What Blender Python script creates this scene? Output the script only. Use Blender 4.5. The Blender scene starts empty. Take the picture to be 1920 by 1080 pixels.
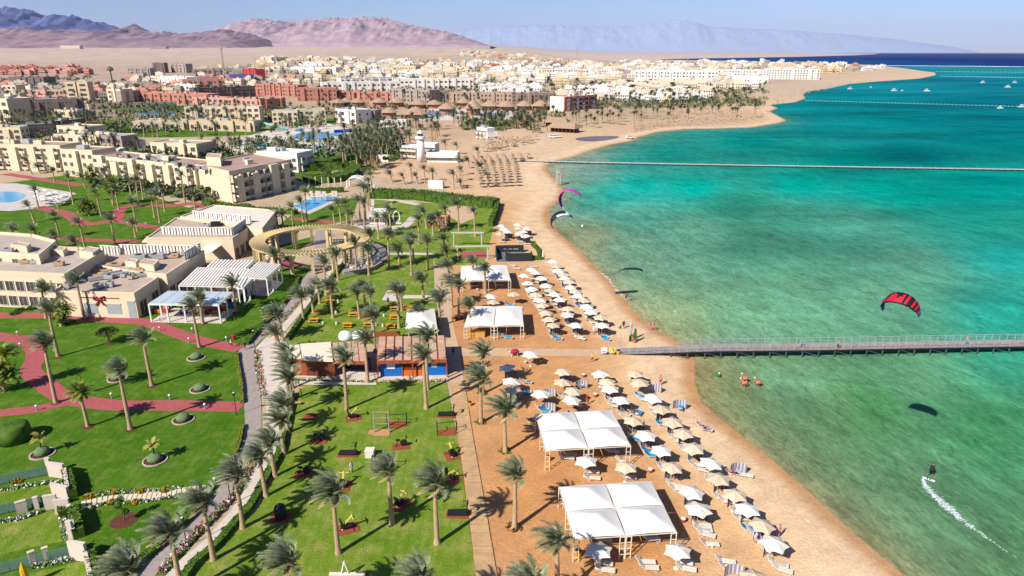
import bpy, math, random
import numpy as np
from mathutils import Vector, Matrix
random.seed(7); rng = np.random.default_rng(7)
sc = bpy.context.scene
COL = sc.collection
R = math.radians

SKY_AIR, SKY_DUST, SKY_OZ, SKY_STR, SUN_STR, EXPO = 1.0, 0.2, 6.0, 0.066, 5.0, 0.66
HAZE_COL, HAZE_D = (0.50, 0.62, 1.0, 1), 1.5e-5
# ------------------------------------------------------------------ camera, sky, sun, exposure
F, H = 1300.0, 50.0                       # focal length in pixels of a 1920-wide frame, height of the drone
PITCH = math.atan((540 - 97) / F)
CP, SP = math.cos(PITCH), math.sin(PITCH)
cam_d = bpy.data.cameras.new('camera'); cam = bpy.data.objects.new('camera', cam_d); COL.objects.link(cam)
cam.location = (0, 0, H); cam.rotation_euler = (R(90) - PITCH, 0, 0)
cam_d.sensor_width = 36; cam_d.lens = F / 1920 * 36
cam_d.clip_start = 0.5; cam_d.clip_end = 90000
sc.camera = cam
SUN_EL, SUN_AZ = R(40), R(48.5)           # shadows fall along SUN_AZ (from +X towards +Y)
TOSUN = Vector((-math.cos(SUN_AZ) * math.cos(SUN_EL), -math.sin(SUN_AZ) * math.cos(SUN_EL), math.sin(SUN_EL)))
w = bpy.data.worlds.new('World'); sc.world = w; w.use_nodes = True
nt = w.node_tree; bg = nt.nodes['Background']
sky = nt.nodes.new('ShaderNodeTexSky'); sky.sky_type = 'NISHITA'; sky.sun_disc = False
sky.sun_elevation = SUN_EL; sky.sun_rotation = math.atan2(TOSUN.x, TOSUN.y) % (2 * math.pi)
sky.altitude = 0; sky.air_density = SKY_AIR; sky.dust_density = SKY_DUST; sky.ozone_density = SKY_OZ
tcw = nt.nodes.new('ShaderNodeTexCoord'); mpw = nt.nodes.new('ShaderNodeMapping'); mpw.inputs['Scale'].default_value = (5, 5, 22); nt.links.new(tcw.outputs['Generated'], mpw.inputs[0])
ncl = nt.nodes.new('ShaderNodeTexNoise'); ncl.inputs['Scale'].default_value = 1.3; ncl.inputs['Detail'].default_value = 6; nt.links.new(mpw.outputs[0], ncl.inputs['Vector'])
rcl = nt.nodes.new('ShaderNodeMapRange'); rcl.inputs[1].default_value = 0.56; rcl.inputs[2].default_value = 0.78; rcl.inputs[4].default_value = 0.5; nt.links.new(ncl.outputs[0], rcl.inputs[0])
mcl = nt.nodes.new('ShaderNodeMix'); mcl.data_type = 'RGBA'; mcl.inputs[7].default_value = (7.0, 7.2, 7.8, 1); nt.links.new(rcl.outputs[0], mcl.inputs[0]); nt.links.new(sky.outputs[0], mcl.inputs[6]); tnt = nt.nodes.new('ShaderNodeMix'); tnt.data_type = 'RGBA'; tnt.blend_type = 'MULTIPLY'; tnt.inputs[0].default_value = 1; tnt.inputs[7].default_value = (0.93, 0.93, 1.16, 1); nt.links.new(mcl.outputs[2], tnt.inputs[6]); nt.links.new(tnt.outputs[2], bg.inputs[0]); bg.inputs[1].default_value = SKY_STR
sun_d = bpy.data.lights.new('sun', 'SUN'); sun = bpy.data.objects.new('sun', sun_d); COL.objects.link(sun)
sun_d.energy = SUN_STR; sun_d.angle = R(0.5); sun_d.color = (1.0, 0.945, 0.86)
sun.rotation_euler = TOSUN.to_track_quat('Z', 'Y').to_euler(); sun.location = (-60, -60, 120)
vs = sc.view_settings; vs.view_transform = 'Standard'; vs.look = 'None'; vs.gamma = 1; vs.exposure = EXPO; vs.use_curve_mapping = False
sc.render.film_transparent = False
cy = sc.cycles; cy.max_bounces = 6; cy.diffuse_bounces = 2; cy.glossy_bounces = 2; cy.transmission_bounces = 4; cy.transparent_max_bounces = 8
cy.volume_bounces = 0; cy.caustics_reflective = False; cy.caustics_refractive = False

# ------------------------------------------------------------------ geometry of the view: from a sight line to the ground
def ray(x, y):
    a = (x - 960) / F; b = (540 - y) / F
    return np.array([a, CP + b * SP, -SP + b * CP])
def sstep(a, b, t): 
    t = np.clip((t - a) / (b - a), 0, 1); return t * t * (3 - 2 * t)
def rise(x, y):                            # the desert climbs gently inland
    x = np.asarray(x, float); y = np.asarray(y, float)
    u = x / np.maximum(y, 1)
    s = 0.0128 * (1 - sstep(-0.12, 0.16, u)) + 0.0012 * (1 - sstep(0.3, 0.5, u))
    hill = 34 * np.exp(-((x + 60) / 330) ** 2 - ((y - 4100) / 700) ** 2)
    return s * np.maximum(0, y - 1150) * sstep(1150, 2200, y) + hill * sstep(3000, 3800, y)
def G(x, y, z=0.0):
    r = ray(x, y); t = (z - H) / r[2] if r[2] < -1e-6 else 1e5
    p = np.array([0, 0, H]) + t * r
    if (p[1] > 1150 or p[1] < 0) and z == 0:
        ts = np.geomspace(900, 40000, 1500); pts = r[None, :] * ts[:, None]
        hz = pts[:, 2] + H - rise(pts[:, 0], pts[:, 1]); k = np.argmax(hz < 0)
        if hz[k] < 0 and k > 0:
            f_ = hz[k - 1] / (hz[k - 1] - hz[k]); p = pts[k - 1] * (1 - f_) + pts[k] * f_ + np.array([0, 0, H])
    return Vector(p)
def atY(x, y, Y):
    r = ray(x, y); return Vector(np.array([0, 0, H]) + r * (Y / r[1]))
def ppm(p):                                # pixels per metre at a point
    return F / ((p[1]) * CP - (p[2] - H) * SP)

# ------------------------------------------------------------------ materials
KEXP = 1.5                                 # scene light x exposure: divides a sunlit colour down to a surface colour
def lin(c):
    c = c / 255.0
    return c / 12.92 if c <= 0.04045 else ((c + 0.055) / 1.055) ** 2.4
def alb(rgb, k=None): return tuple(min(0.85, lin(c) / (k or KEXP)) for c in rgb)
MATS = {}
def mat(name, rgb, rough=0.8, var=0.12, scale=0.8, rnd=0.0, bump=0.0, bscale=None, spec=0.3, metal=0.0, rgb2=None, detail=3, trans=0.0):
    if name in MATS: return MATS[name]
    m = bpy.data.materials.new(name); m.use_nodes = True; MATS[name] = m
    n = m.node_tree.nodes; l = m.node_tree.links; b = n['Principled BSDF']
    b.inputs['Roughness'].default_value = rough; b.inputs['Specular IOR Level'].default_value = spec; b.inputs['Metallic'].default_value = metal
    c1 = alb(rgb); 
    if rgb2: ca, cb = c1, alb(rgb2)
    else: ca = tuple(c * (1 - var) for c in c1); cb = tuple(min(.9, c * (1 + var)) for c in c1)
    geo = n.new('ShaderNodeNewGeometry'); tex = n.new('ShaderNodeTexNoise'); tex.inputs['Scale'].default_value = scale; tex.inputs['Detail'].default_value = detail
    tex.inputs['Roughness'].default_value = 0.65
    l.new(geo.outputs['Position'], tex.inputs['Vector'])
    rp = n.new('ShaderNodeValToRGB'); rp.color_ramp.elements[0].position = 0.32; rp.color_ramp.elements[1].position = 0.68
    rp.color_ramp.elements[0].color = (*ca, 1); rp.color_ramp.elements[1].color = (*cb, 1)
    l.new(tex.outputs[0], rp.inputs[0]); out = rp.outputs[0]
    if rnd:
        oi = n.new('ShaderNodeObjectInfo'); mr = n.new('ShaderNodeMapRange'); mr.inputs[3].default_value = 1 - rnd; mr.inputs[4].default_value = 1 + rnd
        l.new(oi.outputs['Random'], mr.inputs[0]); mx = n.new('ShaderNodeMix'); mx.data_type = 'RGBA'; mx.blend_type = 'MULTIPLY'; mx.inputs[0].default_value = 1
        l.new(out, mx.inputs[6]); l.new(mr.outputs[0], mx.inputs[7]); out = mx.outputs[2]
    l.new(out, b.inputs['Base Color'])
    if bump:
        t2 = n.new('ShaderNodeTexNoise'); t2.inputs['Scale'].default_value = bscale or scale * 4; t2.inputs['Detail'].default_value = 4
        l.new(geo.outputs['Position'], t2.inputs['Vector']); bp = n.new('ShaderNodeBump'); bp.inputs['Strength'].default_value = bump; bp.inputs['Distance'].default_value = 0.2
        l.new(t2.outputs[0], bp.inputs['Height']); l.new(bp.outputs[0], b.inputs['Normal'])
    if trans:
        tl = n.new('ShaderNodeBsdfTranslucent'); ms = n.new('ShaderNodeMixShader'); ms.inputs[0].default_value = trans
        l.new(out, tl.inputs[0]); l.new(b.outputs[0], ms.inputs[1]); l.new(tl.outputs[0], ms.inputs[2]); l.new(ms.outputs[0], n['Material Output'].inputs[0])
    return m

# ------------------------------------------------------------------ mesh helpers
class MB:
    def __init__(s): s.v = []; s.f = []; s.m = []; s.c = 0
    def add(s, vs_, fs_, m=0):
        o = len(s.v); s.v.extend(tuple(p) for p in vs_)
        for f_ in fs_: s.f.append(tuple(i + o for i in f_)); s.m.append(m)
        return s
    def box(s, x0, x1, y0, y1, z0, z1, m=0):
        return s.add([(x0,y0,z0),(x1,y0,z0),(x1,y1,z0),(x0,y1,z0),(x0,y0,z1),(x1,y0,z1),(x1,y1,z1),(x0,y1,z1)],
                     [(0,3,2,1),(4,5,6,7),(0,1,5,4),(1,2,6,5),(2,3,7,6),(3,0,4,7)], m)
    def obox(s, c, d, rz=0, m=0, tilt=None):
        M = Matrix.Translation(c) @ Matrix.Rotation(rz, 4, 'Z')
        if tilt: M = M @ Matrix.Rotation(tilt[1], 4, tilt[0])
        x, y, z = d[0] / 2, d[1] / 2, d[2] / 2
        P = [M @ Vector(p) for p in [(-x,-y,-z),(x,-y,-z),(x,y,-z),(-x,y,-z),(-x,-y,z),(x,-y,z),(x,y,z),(-x,y,z)]]
        return s.add(P, [(0,3,2,1),(4,5,6,7),(0,1,5,4),(1,2,6,5),(2,3,7,6),(3,0,4,7)], m)
    def prism(s, poly, z0, z1, m=0, mtop=None, bottom=True):
        a = sum(poly[i][0] * poly[(i + 1) % len(poly)][1] - poly[(i + 1) % len(poly)][0] * poly[i][1] for i in range(len(poly)))
        if a < 0: poly = poly[::-1]
        n = len(poly); o = len(s.v)
        s.v.extend((p[0], p[1], z0) for p in poly); s.v.extend((p[0], p[1], z1) for p in poly)
        for i in range(n): s.f.append((o + i, o + (i + 1) % n, o + n + (i + 1) % n, o + n + i)); s.m.append(m)
        s.f.append(tuple(o + n + i for i in range(n))); s.m.append(m if mtop is None else mtop)
        if bottom: s.f.append(tuple(o + n - 1 - i for i in range(n))); s.m.append(m)
        return s
    def tube(s, pts, rad, n=6, m=0, cap=True):
        pts = [Vector(p) for p in pts]; o = len(s.v)
        if not hasattr(rad, '__len__'): rad = [rad] * len(pts)
        for i, p in enumerate(pts):
            t = (pts[min(i + 1, len(pts) - 1)] - pts[max(i - 1, 0)]).normalized()
            a = t.orthogonal().normalized() if abs(t.z) < 0.9 else Vector((1, 0, 0)); a = (a - t * a.dot(t)).normalized(); b = t.cross(a)
            for k in range(n):
                an = 2 * math.pi * k / n; q = p + (a * math.cos(an) + b * math.sin(an)) * rad[i]; s.v.append(tuple(q))
        for i in range(len(pts) - 1):
            for k in range(n):
                s.f.append((o + i*n + k, o + i*n + (k+1) % n, o + (i+1)*n + (k+1) % n, o + (i+1)*n + k)); s.m.append(m)
        if cap:
            s.f.append(tuple(o + n - 1 - k for k in range(n))); s.m.append(m)
            s.f.append(tuple(o + (len(pts) - 1) * n + k for k in range(n))); s.m.append(m)
        return s
    def lathe(s, prof, n=12, c=(0, 0, 0), m=0, sx=1, sy=1):
        o = len(s.v)
        for r_, z in prof:
            for k in range(n):
                an = 2 * math.pi * k / n; s.v.append((c[0] + r_ * sx * math.cos(an), c[1] + r_ * sy * math.sin(an), c[2] + z))
        for i in range(len(prof) - 1):
            for k in range(n): s.f.append((o + i*n + k, o + i*n + (k+1) % n, o + (i+1)*n + (k+1) % n, o + (i+1)*n + k)); s.m.append(m)
        s.f.append(tuple(o + n - 1 - k for k in range(n))); s.m.append(m)
        s.f.append(tuple(o + (len(prof) - 1) * n + k for k in range(n))); s.m.append(m)
        return s
    def mesh(s, name, mats, smooth=False):
        me = bpy.data.meshes.new(name); me.from_pydata(s.v, [], s.f)
        for m_ in (mats if isinstance(mats, (list, tuple)) else [mats]): me.materials.append(m_)
        if any(s.m): me.polygons.foreach_set('material_index', s.m)
        if smooth: me.polygons.foreach_set('use_smooth', [True] * len(s.f))
        me.update(); return me
    def build(s, name, mats, parent=None, smooth=False):
        return put(s.mesh(name, mats, smooth), name, parent)
def put(me, name, parent=None, loc=None, rz=None):
    o = bpy.data.objects.new(name, me); COL.objects.link(o)
    if parent is not None: o.parent = parent
    if loc is not None: o.location = loc
    if rz is not None: o.rotation_euler = (0, 0, rz)
    return o
KIDS = {}
def tag(o, label, cat, group=None, kind=None):
    if label: o['label'] = label
    if cat: o['category'] = cat
    if group: o['group'] = group
    if kind: o['kind'] = kind
    return o
def thing(name, label, cat, loc=(0, 0, 0), rz=0, group=None, scale=None):
    o = bpy.data.objects.new(name, None); COL.objects.link(o); o.location = loc; o.rotation_euler = (0, 0, rz)
    o.empty_display_size = 0.3
    if scale: o.scale = (scale,) * 3
    return tag(o, label, cat, group)
def struct(o): o['kind'] = 'structure'; return o
def stuff(o): o['kind'] = 'stuff'; return o
ORD = ['first','second','third','fourth','fifth','sixth','seventh','eighth','ninth','tenth','eleventh','twelfth','thirteenth','fourteenth','fifteenth','sixteenth','seventeenth','eighteenth','nineteenth','twentieth',
       'twenty-first','twenty-second','twenty-third','twenty-fourth','twenty-fifth','twenty-sixth','twenty-seventh','twenty-eighth','twenty-ninth','thirtieth','thirty-first','thirty-second','thirty-third','thirty-fourth','thirty-fifth','thirty-sixth','thirty-seventh','thirty-eighth','thirty-ninth','fortieth']
def vnoise(x, y, seed=0):
    def h(i, j):
        n_ = (i * 374761393 + j * 668265263 + seed * 1274126177) & 0xffffffff
        n_ = ((n_ ^ (n_ >> 13)) * 1274126177) & 0xffffffff
        return ((n_ ^ (n_ >> 16)) & 0xffff) / 65535.0
    x = np.asarray(x, float); y = np.asarray(y, float)
    i = np.floor(x).astype(np.int64); j = np.floor(y).astype(np.int64); u = x - i; v = y - j
    u = u*u*(3-2*u); v = v*v*(3-2*v)
    return (h(i,j)*(1-u)+h(i+1,j)*u)*(1-v) + (h(i,j+1)*(1-u)+h(i+1,j+1)*u)*v
def fbm(x, y, o=4, seed=0, ridged=False):
    a, t, s_ = 1.0, 0.0, 0.0
    for k in range(o):
        n_ = vnoise(x * 2**k + 17.3*k, y * 2**k + 5.1*k, seed + k)
        if ridged: n_ = 1 - abs(2*n_ - 1)
        t = t + a*n_; s_ += a; a *= 0.5
    return t / s_
# ------------------------------------------------------------------ coast, terrain, sea
COAST = [(1840,1180),(1706,1080),(1592,985),(1507,907),(1429,841),(1366,793),(1315,749),(1303,715),(1303,692),(1303,669),(1285,651),(1268,637),(1233,615),(1205,595),(1185,577),(1175,563),(1157,542),(1140,520),(1126,506),(1090,472),(1060,445),(1040,427),(1032,412),(1027,400),(1035,385),(1050,372),(1056,355),(1051,345),(1040,335),(1030,325),(1024,315),(1027,307),(1045,300),(1077,292),(1110,280),(1147,270),(1190,262),(1198,256),(1235,246),(1285,241),(1340,240),(1410,238),(1462,229.5),(1476,225),(1462,217.5),(1444,208),(1459,202),(1444,196),(1492,191),(1511,184),(1507,176),(1515,171),(1556,165),(1594,157),(1650,152),(1725,147),(1755,140.6),(1755,136),(1717,131),(1690,127),(1640,121.5),(1500,117.5),(1400,115.3),(1300,113.8),(1240,113),(1238,111),(1300,109.5),(1400,108),(1500,106.3),(1600,103.6),(1645,101.6),(1650,100.4)]
def G0(x, y):
    r = ray(x, y); t = -H / r[2]; return np.array([r[0]*t, r[1]*t])
coast = [G0(*p) for p in COAST]
coast_line = np.array([np.array([95., -40.])] + coast)
land_poly = np.array([np.array([95., -40.])] + coast + [np.array([18000., 60000.]), np.array([-90000., 60000.]), np.array([-90000., -40.])])
def sdist(P):                               # signed distance to the waterline, land positive
    P = np.asarray(P, float); d2 = np.full(len(P), 1e18)
    for a, b in zip(coast_line[:-1], coast_line[1:]):
        ab = b - a; t = np.clip(((P - a) @ ab) / (ab @ ab), 0, 1); q = P - a - t[:, None] * ab
        d2 = np.minimum(d2, (q**2).sum(1))
    ins = np.zeros(len(P), bool); n = len(land_poly)
    for i in range(n):
        a = land_poly[i]; b = land_poly[(i + 1) % n]
        c = (a[1] > P[:, 1]) != (b[1] > P[:, 1])
        with np.errstate(divide='ignore', invalid='ignore'):
            xi = a[0] + (P[:, 1] - a[1]) * (b[0] - a[0]) / (b[1] - a[1])
        ins ^= c & (P[:, 0] < xi)
    return np.sqrt(d2) * np.where(ins, 1, -1)
WATER_Z = -0.4
def idw(P, ctrl, power=3.0):                # colours of ground and sea bed, known at some places, blended between them
    key = lambda xy: np.stack([np.arctan2(xy[:, 0], xy[:, 1]) * 1.6, np.log(np.maximum(np.hypot(xy[:, 0], xy[:, 1]), 1.)) * 0.75], 1)
    C = np.array([G0(c[0], c[1]) for c in ctrl]); V = np.array([[lin(k) for k in c[2:]] for c in ctrl]) / KEXP
    kp, kc = key(P), key(C); num = np.zeros((len(P), 3)); den = np.zeros(len(P))
    for q, v in zip(kc, V):
        wgt = 1.0 / (((kp - q)**2).sum(1) + 2e-5) ** (power / 2); num += wgt[:, None] * v; den += wgt
    return num / den[:, None]
LANDC = [(1200,1000,210,152,98),(1000,900,214,154,98),(1020,700,218,160,105),(900,600,205,148,98),(1000,560,208,150,98),(1060,620,216,160,108),(960,420,222,172,118),(1400,1000,232,188,140),(1560,1040,234,196,150),(1330,850,232,190,142),(1220,690,232,190,140),(1150,560,232,190,142),(1040,470,234,194,146),(1000,340,236,204,160),(980,300,228,196,156),(1000,270,232,200,162),(1100,260,226,192,152),(860,310,224,186,148),(780,320,226,188,150),
 (700,230,205,178,146),(500,230,196,176,146),(300,220,190,172,142),(100,210,186,166,138),(640,200,214,178,146),(850,215,212,176,142),(1000,220,206,178,142),(1200,215,208,180,144),(1350,215,216,184,146),(1430,205,230,196,158),(1650,145,228,196,162),(1500,165,214,190,160),(1300,140,205,188,160),(1000,150,208,188,160),(700,150,206,184,158),(600,130,212,188,164),(300,150,206,180,156),(100,150,202,176,154),(400,110,222,196,176),(200,115,220,192,172),(60,100,218,192,178),(600,100,222,198,182),(900,95,222,198,180),(1100,110,224,202,182),(1400,102,222,200,180),(300,95,216,192,178)]
SEAC = [(1315,720,140,150,100),(1345,760,112,150,104),(1450,870,98,146,110),(1600,985,92,142,106),(1750,1010,88,152,112),(1880,1050,80,148,104),(1850,800,62,150,100),(1700,900,84,148,106),(1700,700,92,158,118),(1500,700,98,158,118),(1560,760,94,152,104),(1640,760,70,148,92),(1400,600,104,166,130),(1270,600,124,158,118),(1500,560,100,166,132),(1700,500,92,166,138),(1640,560,98,164,132),(1890,590,8,172,152),(1905,660,40,160,128),(1900,480,6,172,160),(1850,420,20,150,132),(1800,360,2,160,146),(1600,420,76,158,134),(1480,400,70,156,132),(1380,380,44,140,118),(1420,440,70,146,120),(1300,430,102,166,140),(1200,470,112,166,138),(1180,400,86,166,144),(1100,440,142,160,128),(1110,360,40,168,150),(1150,360,6,170,156),(1200,345,0,166,150),(1300,350,0,168,152),(1500,345,0,168,152),(1650,350,0,162,146),(1700,365,2,158,142),(1850,340,0,160,150),(1080,330,120,166,152),(1050,320,152,162,150),(1110,300,130,166,150),(1180,300,50,164,150),(1250,285,26,160,148),(1400,265,4,146,138),(1300,260,40,158,146),(1700,285,0,122,128),(1600,300,0,150,142),(1850,265,0,128,130),(1500,230,0,138,140),(1540,205,8,146,152),(1700,225,0,136,142),(1850,190,0,116,136),(1650,190,0,140,150),(1900,230,0,130,136),(1700,165,14,146,160),(1850,155,4,126,148),(1900,143,6,140,156),(1800,137,20,150,166),(1905,129,30,150,160),(1780,128,30,150,164),(1905,121,0,48,130),(1905,114,0,36,116),(1905,104,4,30,100),(1700,121,4,70,140),(1700,110,0,40,120),(1500,110,0,62,140),(1350,111,0,74,150)]
def polar_grid(r0, r1, nr, a0, a1, na):
    r_ = np.geomspace(r0, r1, nr); a = np.radians(np.linspace(a0, a1, na))
    rr, aa = np.meshgrid(r_, a, indexing='ij')
    P = np.stack([(rr*np.sin(aa)).ravel(), (rr*np.cos(aa)).ravel()], 1)
    i = np.arange(nr - 1)[:, None] * na + np.arange(na - 1)[None, :]
    return P, np.stack([i, i + 1, i + na + 1, i + na], -1).reshape(-1, 4)[:, ::-1]
def np_mesh(name, V, Q, attrs, m):
    me = bpy.data.meshes.new(name); me.vertices.add(len(V)); me.vertices.foreach_set('co', V.astype(np.float32).ravel())
    k = Q.shape[1]; me.loops.add(Q.size); me.loops.foreach_set('vertex_index', Q.astype(np.int32).ravel()); me.polygons.add(len(Q))
    me.polygons.foreach_set('loop_start', np.arange(0, Q.size, k, dtype=np.int32)); me.polygons.foreach_set('loop_total', np.full(len(Q), k, np.int32))
    me.polygons.foreach_set('use_smooth', np.ones(len(Q), bool))
    for an, (ty, dat) in attrs.items():
        at = me.attributes.new(an, ty, 'POINT')
        at.data.foreach_set('color' if ty == 'FLOAT_COLOR' else 'value', dat.astype(np.float32).ravel())
    me.materials.append(m); me.update(); me.validate(); return me
def nodes_of(m): m.use_nodes = True; return m.node_tree.nodes, m.node_tree.links
def attr(n, name):
    a = n.new('ShaderNodeAttribute'); a.attribute_name = name; return a
def noise(n, l, scale, detail=4, vec=None, rough=0.6, dist=0.0, stretch=None):
    g = n.new('ShaderNodeNewGeometry'); t = n.new('ShaderNodeTexNoise'); t.inputs['Scale'].default_value = scale; t.inputs['Detail'].default_value = detail
    t.inputs['Roughness'].default_value = rough; t.inputs['Distortion'].default_value = dist
    src = g.outputs['Position']
    if stretch:
        mp = n.new('ShaderNodeMapping'); mp.vector_type = 'TEXTURE'; mp.inputs['Rotation'].default_value = (0, 0, stretch[0]); mp.inputs['Scale'].default_value = (1 / stretch[1], 1 / stretch[2], 1)
        l.new(src, mp.inputs[0]); src = mp.outputs[0]
    l.new(src, t.inputs['Vector']); return t.outputs[0]
def maprange(n, l, src, a, b, c, d):
    m = n.new('ShaderNodeMapRange'); m.inputs[1].default_value = a; m.inputs[2].default_value = b; m.inputs[3].default_value = c; m.inputs[4].default_value = d
    l.new(src, m.inputs[0]); return m.outputs[0]
def mixc(n, l, fac, a, b, mode='MIX'):
    m = n.new('ShaderNodeMix'); m.data_type = 'RGBA'; m.blend_type = mode
    for s_, i in ((fac, 0), (a, 6), (b, 7)):
        if isinstance(s_, (int, float)): m.inputs[i].default_value = s_
        elif isinstance(s_, tuple): m.inputs[i].default_value = (*s_, 1)
        else: l.new(s_, m.inputs[i])
    return m.outputs[2]
def bumpn(n, l, h, strength, dist):
    b = n.new('ShaderNodeBump'); b.inputs['Strength'].default_value = strength; b.inputs['Distance'].default_value = dist; l.new(h, b.inputs['Height']); return b.outputs[0]

sand = bpy.data.materials.new('sand'); n, l = nodes_of(sand); b = n['Principled BSDF']
ca = attr(n, 'tone').outputs['Color']; sd = attr(n, 'shore').outputs['Fac']
v1 = maprange(n, l, noise(n, l, 0.22, 6, rough=0.7), 0.3, 0.7, 0.80, 1.16); v2 = maprange(n, l, noise(n, l, 2.6, 6, rough=0.8), 0.3, 0.7, 0.80, 1.18)
v3 = maprange(n, l, noise(n, l, 0.9, 3, stretch=(R(35), 0.25, 1.0)), 0.3, 0.7, 0.93, 1.06)
v4 = maprange(n, l, noise(n, l, 0.013, 7, rough=0.75), 0.35, 0.65, 0.76, 1.10); c = mixc(n, l, maprange(n, l, n.new('ShaderNodeCameraData').outputs['View Distance'] if False else sd, 40.0, 140.0, 0.0, 1.0), ca, mixc(n, l, 1.0, ca, v4, 'MULTIPLY')); c = mixc(n, l, 1.0, c, v1, 'MULTIPLY'); c = mixc(n, l, 1.0, c, v2, 'MULTIPLY'); c = mixc(n, l, 1.0, c, v3, 'MULTIPLY'); c = mixc(n, l, maprange(n, l, noise(n, l, 5.0, 2, rough=0.5), 0.60, 0.72, 0.0, 0.34), c, mixc(n, l, 1.0, c, (0.62, 0.52, 0.44), 'MULTIPLY')); c = mixc(n, l, maprange(n, l, noise(n, l, 0.12, 5, rough=0.7), 0.55, 0.75, 0.0, 0.5), c, mixc(n, l, 1.0, c, (0.82, 0.74, 0.66), 'MULTIPLY'))
jit = n.new('ShaderNodeMath'); jit.operation = 'ADD'; l.new(sd, jit.inputs[0]); l.new(maprange(n, l, noise(n, l, 0.35, 3), 0.2, 0.8, -0.5, 0.5), jit.inputs[1])
wet = maprange(n, l, jit.outputs[0], 0.8, 3.0, 1.0, 0.0)
c = mixc(n, l, wet, c, mixc(n, l, 1.0, c, (0.78, 0.66, 0.56), 'MULTIPLY'))
l.new(c, b.inputs['Base Color']); b.inputs['Roughness'].default_value = 0.9; b.inputs['Specular IOR Level'].default_value = 0.15
l.new(bumpn(n, l, noise(n, l, 2.4, 6), 0.7, 0.16), b.inputs['Normal'])

Pg, Qg = polar_grid(22, 42000, 620, -62, 62, 460)
sd = sdist(Pg)
nzs = fbm(Pg[:, 0] * 0.004, Pg[:, 1] * 0.004, 4, 5)
zt = np.where(sd > 0, np.minimum(0.0, WATER_Z + sd * 0.07), np.maximum(-3.0, WATER_Z + sd * 0.10)) + np.where(sd > 30, rise(Pg[:, 0], Pg[:, 1]), 0)
zt += sstep(1600, 4000, Pg[:, 1]) * sstep(200, 900, sd) * (nzs - 0.5) * 14 * (1 - sstep(0.05, 0.3, Pg[:, 0] / np.maximum(Pg[:, 1], 1)))
tone = idw(Pg, LANDC)
pale = (sstep(0.5, 4.0, sd) * (1 - sstep(7.0, 15.0, sd + 3 * (fbm(Pg[:, 0] * .06, Pg[:, 1] * .06, 3, 2) - .5))) * (1 - sstep(500, 900, Pg[:, 1])))[:, None] * 0.75
tone = tone * (1 - pale) + np.array(alb((246, 212, 172)))[None, :] * pale
gcol = np.concatenate([tone, np.ones((len(tone), 1))], 1)
ground = put(np_mesh('ground', np.concatenate([Pg, zt[:, None]], 1), Qg, {'tone': ('FLOAT_COLOR', gcol), 'shore': ('FLOAT', sd)}, sand), 'ground'); struct(ground)

water = bpy.data.materials.new('sea_water'); n, l = nodes_of(water); b = n['Principled BSDF']
ca = attr(n, 'tone').outputs['Color']; sd_ = attr(n, 'shore').outputs['Fac']
streak = noise(n, l, 0.30, 6, stretch=(R(104), 0.40, 1.0), rough=0.8, dist=0.4)
patch = noise(n, l, 0.05, 5, stretch=(R(110), 0.6, 1.0), rough=0.75)
rip = noise(n, l, 1.9, 7, stretch=(R(104), 0.45, 1.0), rough=0.8)
near = maprange(n, l, sd_, -260.0, -4.0, 0.35, 1.0)
c = mixc(n, l, near, ca, mixc(n, l, 1.0, ca, maprange(n, l, streak, 0.34, 0.66, 0.70, 1.26), 'MULTIPLY'))
c = mixc(n, l, 1.0, c, maprange(n, l, patch, 0.3, 0.7, 0.82, 1.16), 'MULTIPLY')
c = mixc(n, l, near, c, mixc(n, l, 1.0, c, maprange(n, l, rip, 0.32, 0.68, 0.62, 1.38), 'MULTIPLY'))
far = maprange(n, l, noise(n, l, 0.011, 5, stretch=(R(4), 0.35, 1.0), rough=0.72), 0.36, 0.62, 0.62, 1.2); c = mixc(n, l, 1.0, c, far, 'MULTIPLY')
weed = maprange(n, l, noise(n, l, 0.42, 8, stretch=(R(104), 0.5, 1.0), rough=0.8, dist=0.5), 0.53, 0.62, 0.0, 0.80)
c = mixc(n, l, weed, c, mixc(n, l, 1.0, c, (0.58, 0.68, 0.64), 'MULTIPLY'))
l.new(c, b.inputs['Base Color']); b.inputs['Roughness'].default_value = 0.35; b.inputs['IOR'].default_value = 1.33; b.inputs['Specular IOR Level'].default_value = 0.0
l.new(bumpn(n, l, rip, 0.6, 0.35), b.inputs['Normal'])
Pw, Qw = polar_grid(22, 38000, 420, -12, 62, 330)
sw = sdist(Pw); wc = idw(Pw, SEAC); wc = wc * (1 + 0.20 * (1 - sstep(150, 400, Pw[:, 1])))[:, None] * np.array([0.9, 0.95, 0.92])[None, :]; wc[:, 0] += 0.020 * (1 - sstep(120, 260, Pw[:, 1]))
edge = (np.exp(np.minimum(sw, 0) / 2.2) * 0.45 + np.exp(np.minimum(sw, 0) / 9.0) * 0.38)[:, None] * (1 - sstep(350, 700, Pw[:, 1]))[:, None]
wc = wc * (1 - edge) + np.array(alb((172, 156, 112)))[None, :] * edge
seaw = put(np_mesh('sea', np.concatenate([Pw, np.full((len(Pw), 1), WATER_Z)], 1), Qw[(sw[Qw].min(1) < 25)], {'tone': ('FLOAT_COLOR', np.concatenate([wc, np.ones((len(wc), 1))], 1)), 'shore': ('FLOAT', sw)}, water), 'sea'); struct(seaw)

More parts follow.
